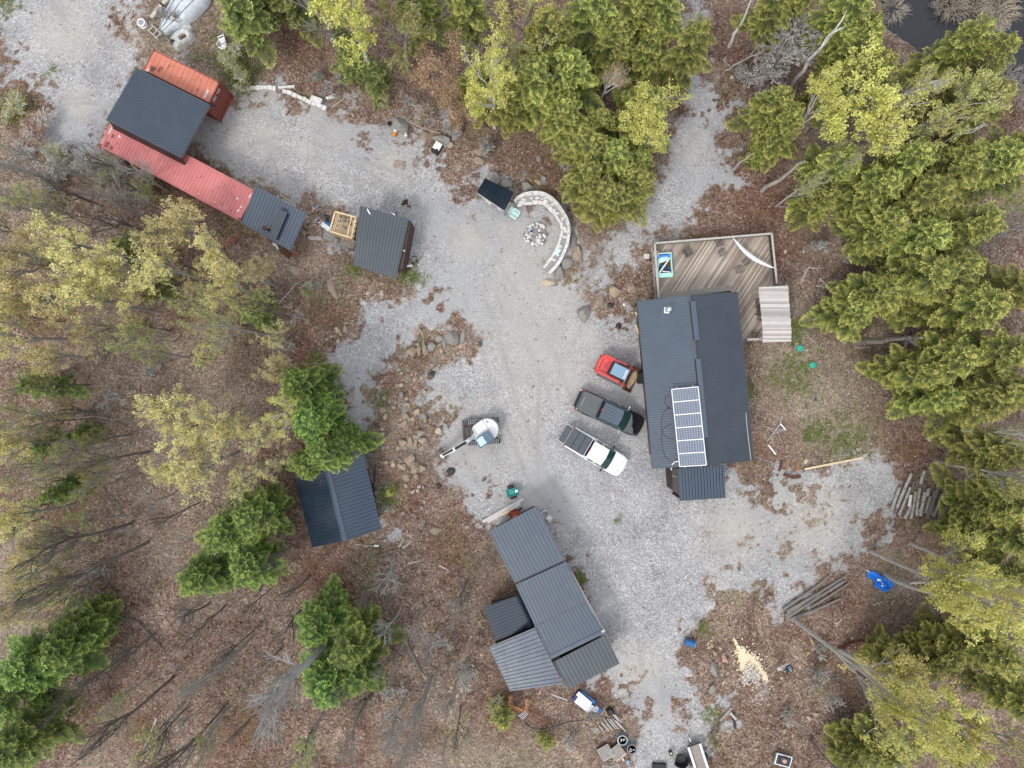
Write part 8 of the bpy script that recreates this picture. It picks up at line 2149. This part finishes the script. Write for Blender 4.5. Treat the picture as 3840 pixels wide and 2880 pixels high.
FB = [('fallen grey trunk slanting up toward the dead tree, right of the hemlocks',[(1580,2520),(1540,2440),(1500,2350),(1470,2290),(1450,2240),(1420,2170)],.14,.05,m_bark,22),
 ('long fallen dark limb in the open wood, curved',[(310,2400),(370,2350),(440,2310),(520,2330),(580,2400),(620,2440)],.13,.05,m_barkd,8),
 ('fallen dark limb in the open wood below the curved one',[(380,2530),(460,2450),(530,2420),(590,2390)],.09,.03,m_barkd,6),
 ('straight fallen dark pole in the open wood near the bottom left',[(300,2840),(380,2770),(470,2700),(560,2620),(640,2545)],.10,.06,m_barkd,6),
 ('fallen thin pole parallel to the bottom left dark trunk',[(690,2800),(780,2730),(850,2650)],.07,.03,m_bark,4),
 ('pale broken limb pointing down in the lower open wood',[(590,2690),(570,2740),(540,2810)],.09,.04,m_barkp,2),
 ('fallen thin stick across the middle of the open wood',[(390,1820),(450,1800),(540,1775)],.05,.02,m_barkd,0),
 ('fallen dark stick lower in the open wood',[(400,1940),(500,1930),(600,1905)],.06,.02,m_barkd,0),
 ('fallen stick with pale bark in the upper open wood',[(285,1570),(350,1560),(400,1570),(460,1575)],.05,.02,m_barkp,1),
 ('fallen dark branch left of the garage hemlocks',[(700,1850),(770,1880),(840,1905)],.06,.03,m_barkd,0),
 ('dark fallen branch below the open wood middle',[(300,2170),(370,2130),(440,2090)],.06,.03,m_barkd,2),
 ('fallen grey limb above the outcrop left of the square shed',[(1045,1140),(1090,1090),(1115,1060)],.06,.03,m_palewood,3),
 ('long fallen stick crossing the stained outcrop',[(965,1005),(1000,1040),(1050,1080)],.06,.02,m_bark,2),
 ('bare root like branch above the litter right of the edging row',[(1245,405),(1290,370),(1310,350)],.05,.02,m_palewood,4),
 ('grey dead branch on the litter behind the edging row',[(1215,300),(1250,315),(1280,318)],.05,.02,m_palewood,5),
 ('pale curved branch running along the upper gravel edge boulders',[(1525,455),(1570,475),(1610,490),(1650,500)],.05,.03,m_palewood,3),
 ('dead branch under the low hemlocks near the rocks, upper middle',[(1330,370),(1360,400),(1400,420)],.05,.02,m_bark,3),
 ('weathered log right of the deck, upper',[(3003,1058),(3020,1020),(3035,1000)],.09,.05,m_palewood,2),
 ('weathered stick right of the deck, in the middle',[(3073,1043),(3115,1088)],.05,.04,m_palewood,0),
 ('long fallen branch with twigs right of the gazebo',[(3060,1072),(3110,1080),(3160,1085),(3205,1098)],.07,.03,m_barkp,9),
 ('fallen pale stick right of the long horizontal trunk foot',[(3205,1303),(3265,1303)],.05,.03,m_palewood,0),
 ('curved thin branch below the gazebo',[(3005,1225),(3030,1260),(3060,1290),(3075,1315)],.03,.015,m_palewood,1),
 ('dark fallen root beside the long pale trunk, lower right',[(3140,2430),(3190,2410),(3240,2400)],.12,.07,m_rust,3),
 ('short pale splinter above the long pale trunk',[(3132,2348),(3155,2320)],.07,.03,m_palewood,0),
 ('short stick left of the yellow crown, lower right',[(3272,2270),(3310,2255)],.04,.03,m_palewood,0),
 ('second short stick near the yellow crown, lower right',[(3342,2268),(3350,2252)],.05,.03,m_palewood,0),
 ('thin fallen sapling below the dark case, lower right',[(2975,2700),(3040,2740),(3090,2800),(3150,2850)],.03,.015,m_barkp,2),
 ('pale forked root near the bare shrubs, lower right',[(3050,2555),(3080,2565),(3110,2540),(3100,2520)],.06,.03,m_palewood,3),
 ('fallen grey stick on the litter right of the lane',[(2710,380),(2725,420),(2728,440)],.04,.02,m_palewood,1),
 ('pale broken stem lying in the brush at the pond bank',[(3420,30),(3440,90),(3450,140)],.05,.02,m_wallbr,1),
 ('thin pale stick in the grove bottom, top centre',[(2030,440),(2080,520),(2110,545)],.03,.02,m_palewood,2),
 ('pale stick lying in the path above the deck',[(2920,775),(3000,778)],.04,.03,m_palewood,2)]
for i, f in enumerate(FB): fallen(f[0], f[1], f[2], f[3], f[4], f[5], i)
# ground cover: twigs and leaves lying on the litter, little plants
rng = np.random.default_rng(17)
tw = []; twf = []
def sample(n, pred):
    out = []
    while len(out) < n:
        x = rng.uniform(-46, 46); y = rng.uniform(-35, 35)
        if pred(x, y): out.append((x, y))
    return out
mb = MB()
for x, y in sample(2600, lambda x, y: isgravel(x, y) < .3):
    z = gz(x, y)+.03; a = rng.uniform(0, 2*PI); L = rng.uniform(.3, 1.5); k = rng.uniform(-.3,.3)
    mb.tube([(x,y,z),(x+L*.5*math.cos(a),y+L*.5*math.sin(a),z+.05),(x+L*math.cos(a+k),y+L*math.sin(a+k),z+.02)], [rng.uniform(.008,.022)]*2+[.005], 3, False)
tag(mb.build('twigs', M('litter_twigs', (.34,.30,.27), (.13,.11,.10), rough=.95, scale=1.5)), 'thin dry twigs lying all over the leaf litter', 'twigs', None, 'stuff')
pts = sample(90000, lambda x, y: isgravel(x, y) < .45 or (isgravel(x, y) > .9 and rng.random() < .02))
P = np.array(pts); zz = height[np.clip(((P[:,1]-GY0)/STEP).round().astype(int),0,NY-1), np.clip(((P[:,0]-GX0)/STEP).round().astype(int),0,NX-1)]
n = len(P); c = np.stack([P[:,0], P[:,1], zz+rng.uniform(.02,.07,n)], 1)
a = rng.normal(0,1,(n,3)); a[:,2] *= .45; a /= np.linalg.norm(a,axis=1)[:,None]; up_ = rng.normal(0,.35,(n,3)); up_[:,2] = 1; b_ = np.cross(up_, a); b_ /= np.linalg.norm(b_,axis=1)[:,None]
s = rng.uniform(.035,.085,n)[:,None]; Q = np.stack([c-a*s, c+b_*s*.6, c+a*s, c-b_*s*.6], 1).reshape(-1,3)
tone = np.repeat(rng.random(n), 4)
ml, t, b = newmat('fallen_leaves'); at = N(t, 'ShaderNodeAttribute', attribute_name='leaf_tone')
t.links.new(ramp(t, at.outputs['Fac'], [(0,(.07,.04,.03)),(.3,(.18,.10,.075)),(.65,(.32,.22,.18)),(.88,(.46,.36,.31)),(1,(.66,.58,.52))]), b.inputs['Base Color']); b.inputs['Roughness'].default_value = .9
o = D.objects.new('fallen_leaves', np_mesh('fallen_leaves', Q, np.arange(4*n).reshape(-1,4), ml, tone)); C.objects.link(o); tag(o, 'dry brown and pinkish leaves carpeting the ground under the trees', 'leaves', None, 'stuff')
# low green plants
FV = []; FT = []; rp = random.Random(9)
for u, v, r in GREEN:
    for k in range(int(min(160, r*r/45))):
        p = W(u+rp.gauss(0, r*.45), v+rp.gauss(0, r*.45)); z = gz(p.x, p.y)
        if isgravel(p.x, p.y) > .9 and rp.random() < .7: continue
        for j in range(9):
            a = rp.uniform(0, 2*PI); L = rp.uniform(.08,.2); c = np.array([p.x+rp.gauss(0,.12), p.y+rp.gauss(0,.12), z+.03]); d = np.array([math.cos(a), math.sin(a), rp.uniform(.3,1)])*L; e = np.array([-math.sin(a), math.cos(a), 0])*.03
            FV.extend((c, c+d*.5+e, c+d, c+d*.5-e)); t0 = rp.random(); FT.extend((t0,)*4)
o = D.objects.new('ground_plants', np_mesh('ground_plants', np.array(FV), np.arange(len(FV)).reshape(-1,4), foliage_mat('low_green_plants', (.08,.11,.03), (.17,.21,.06), (.30,.33,.10)), FT)); C.objects.link(o); tag(o, 'sparse low green plants growing through the litter', 'plants', None, 'stuff')
# small pebbles strewn on the gravel
mb = MB(); rr = random.Random(19)
for x, y in sample(900, lambda x, y: isgravel(x, y) > .6):
    s = rr.uniform(.02,.055); z = gz(x, y); n_ = 5; o_ = rr.uniform(0,6)
    mb.loft([[(x+s*k*math.cos(o_+2*PI*i/n_)*rr.uniform(.8,1.2), y+s*k*math.sin(o_+2*PI*i/n_), z+h) for i in range(n_)] for k, h in ((1,0),(.8,s*.8))])
tag(mb.build('pebbles', M('pale_pebbles', (.62,.61,.60), (.34,.33,.32), rough=.9, scale=.8)), 'loose pale pebbles strewn over the gravel', 'pebbles', None, 'stuff')
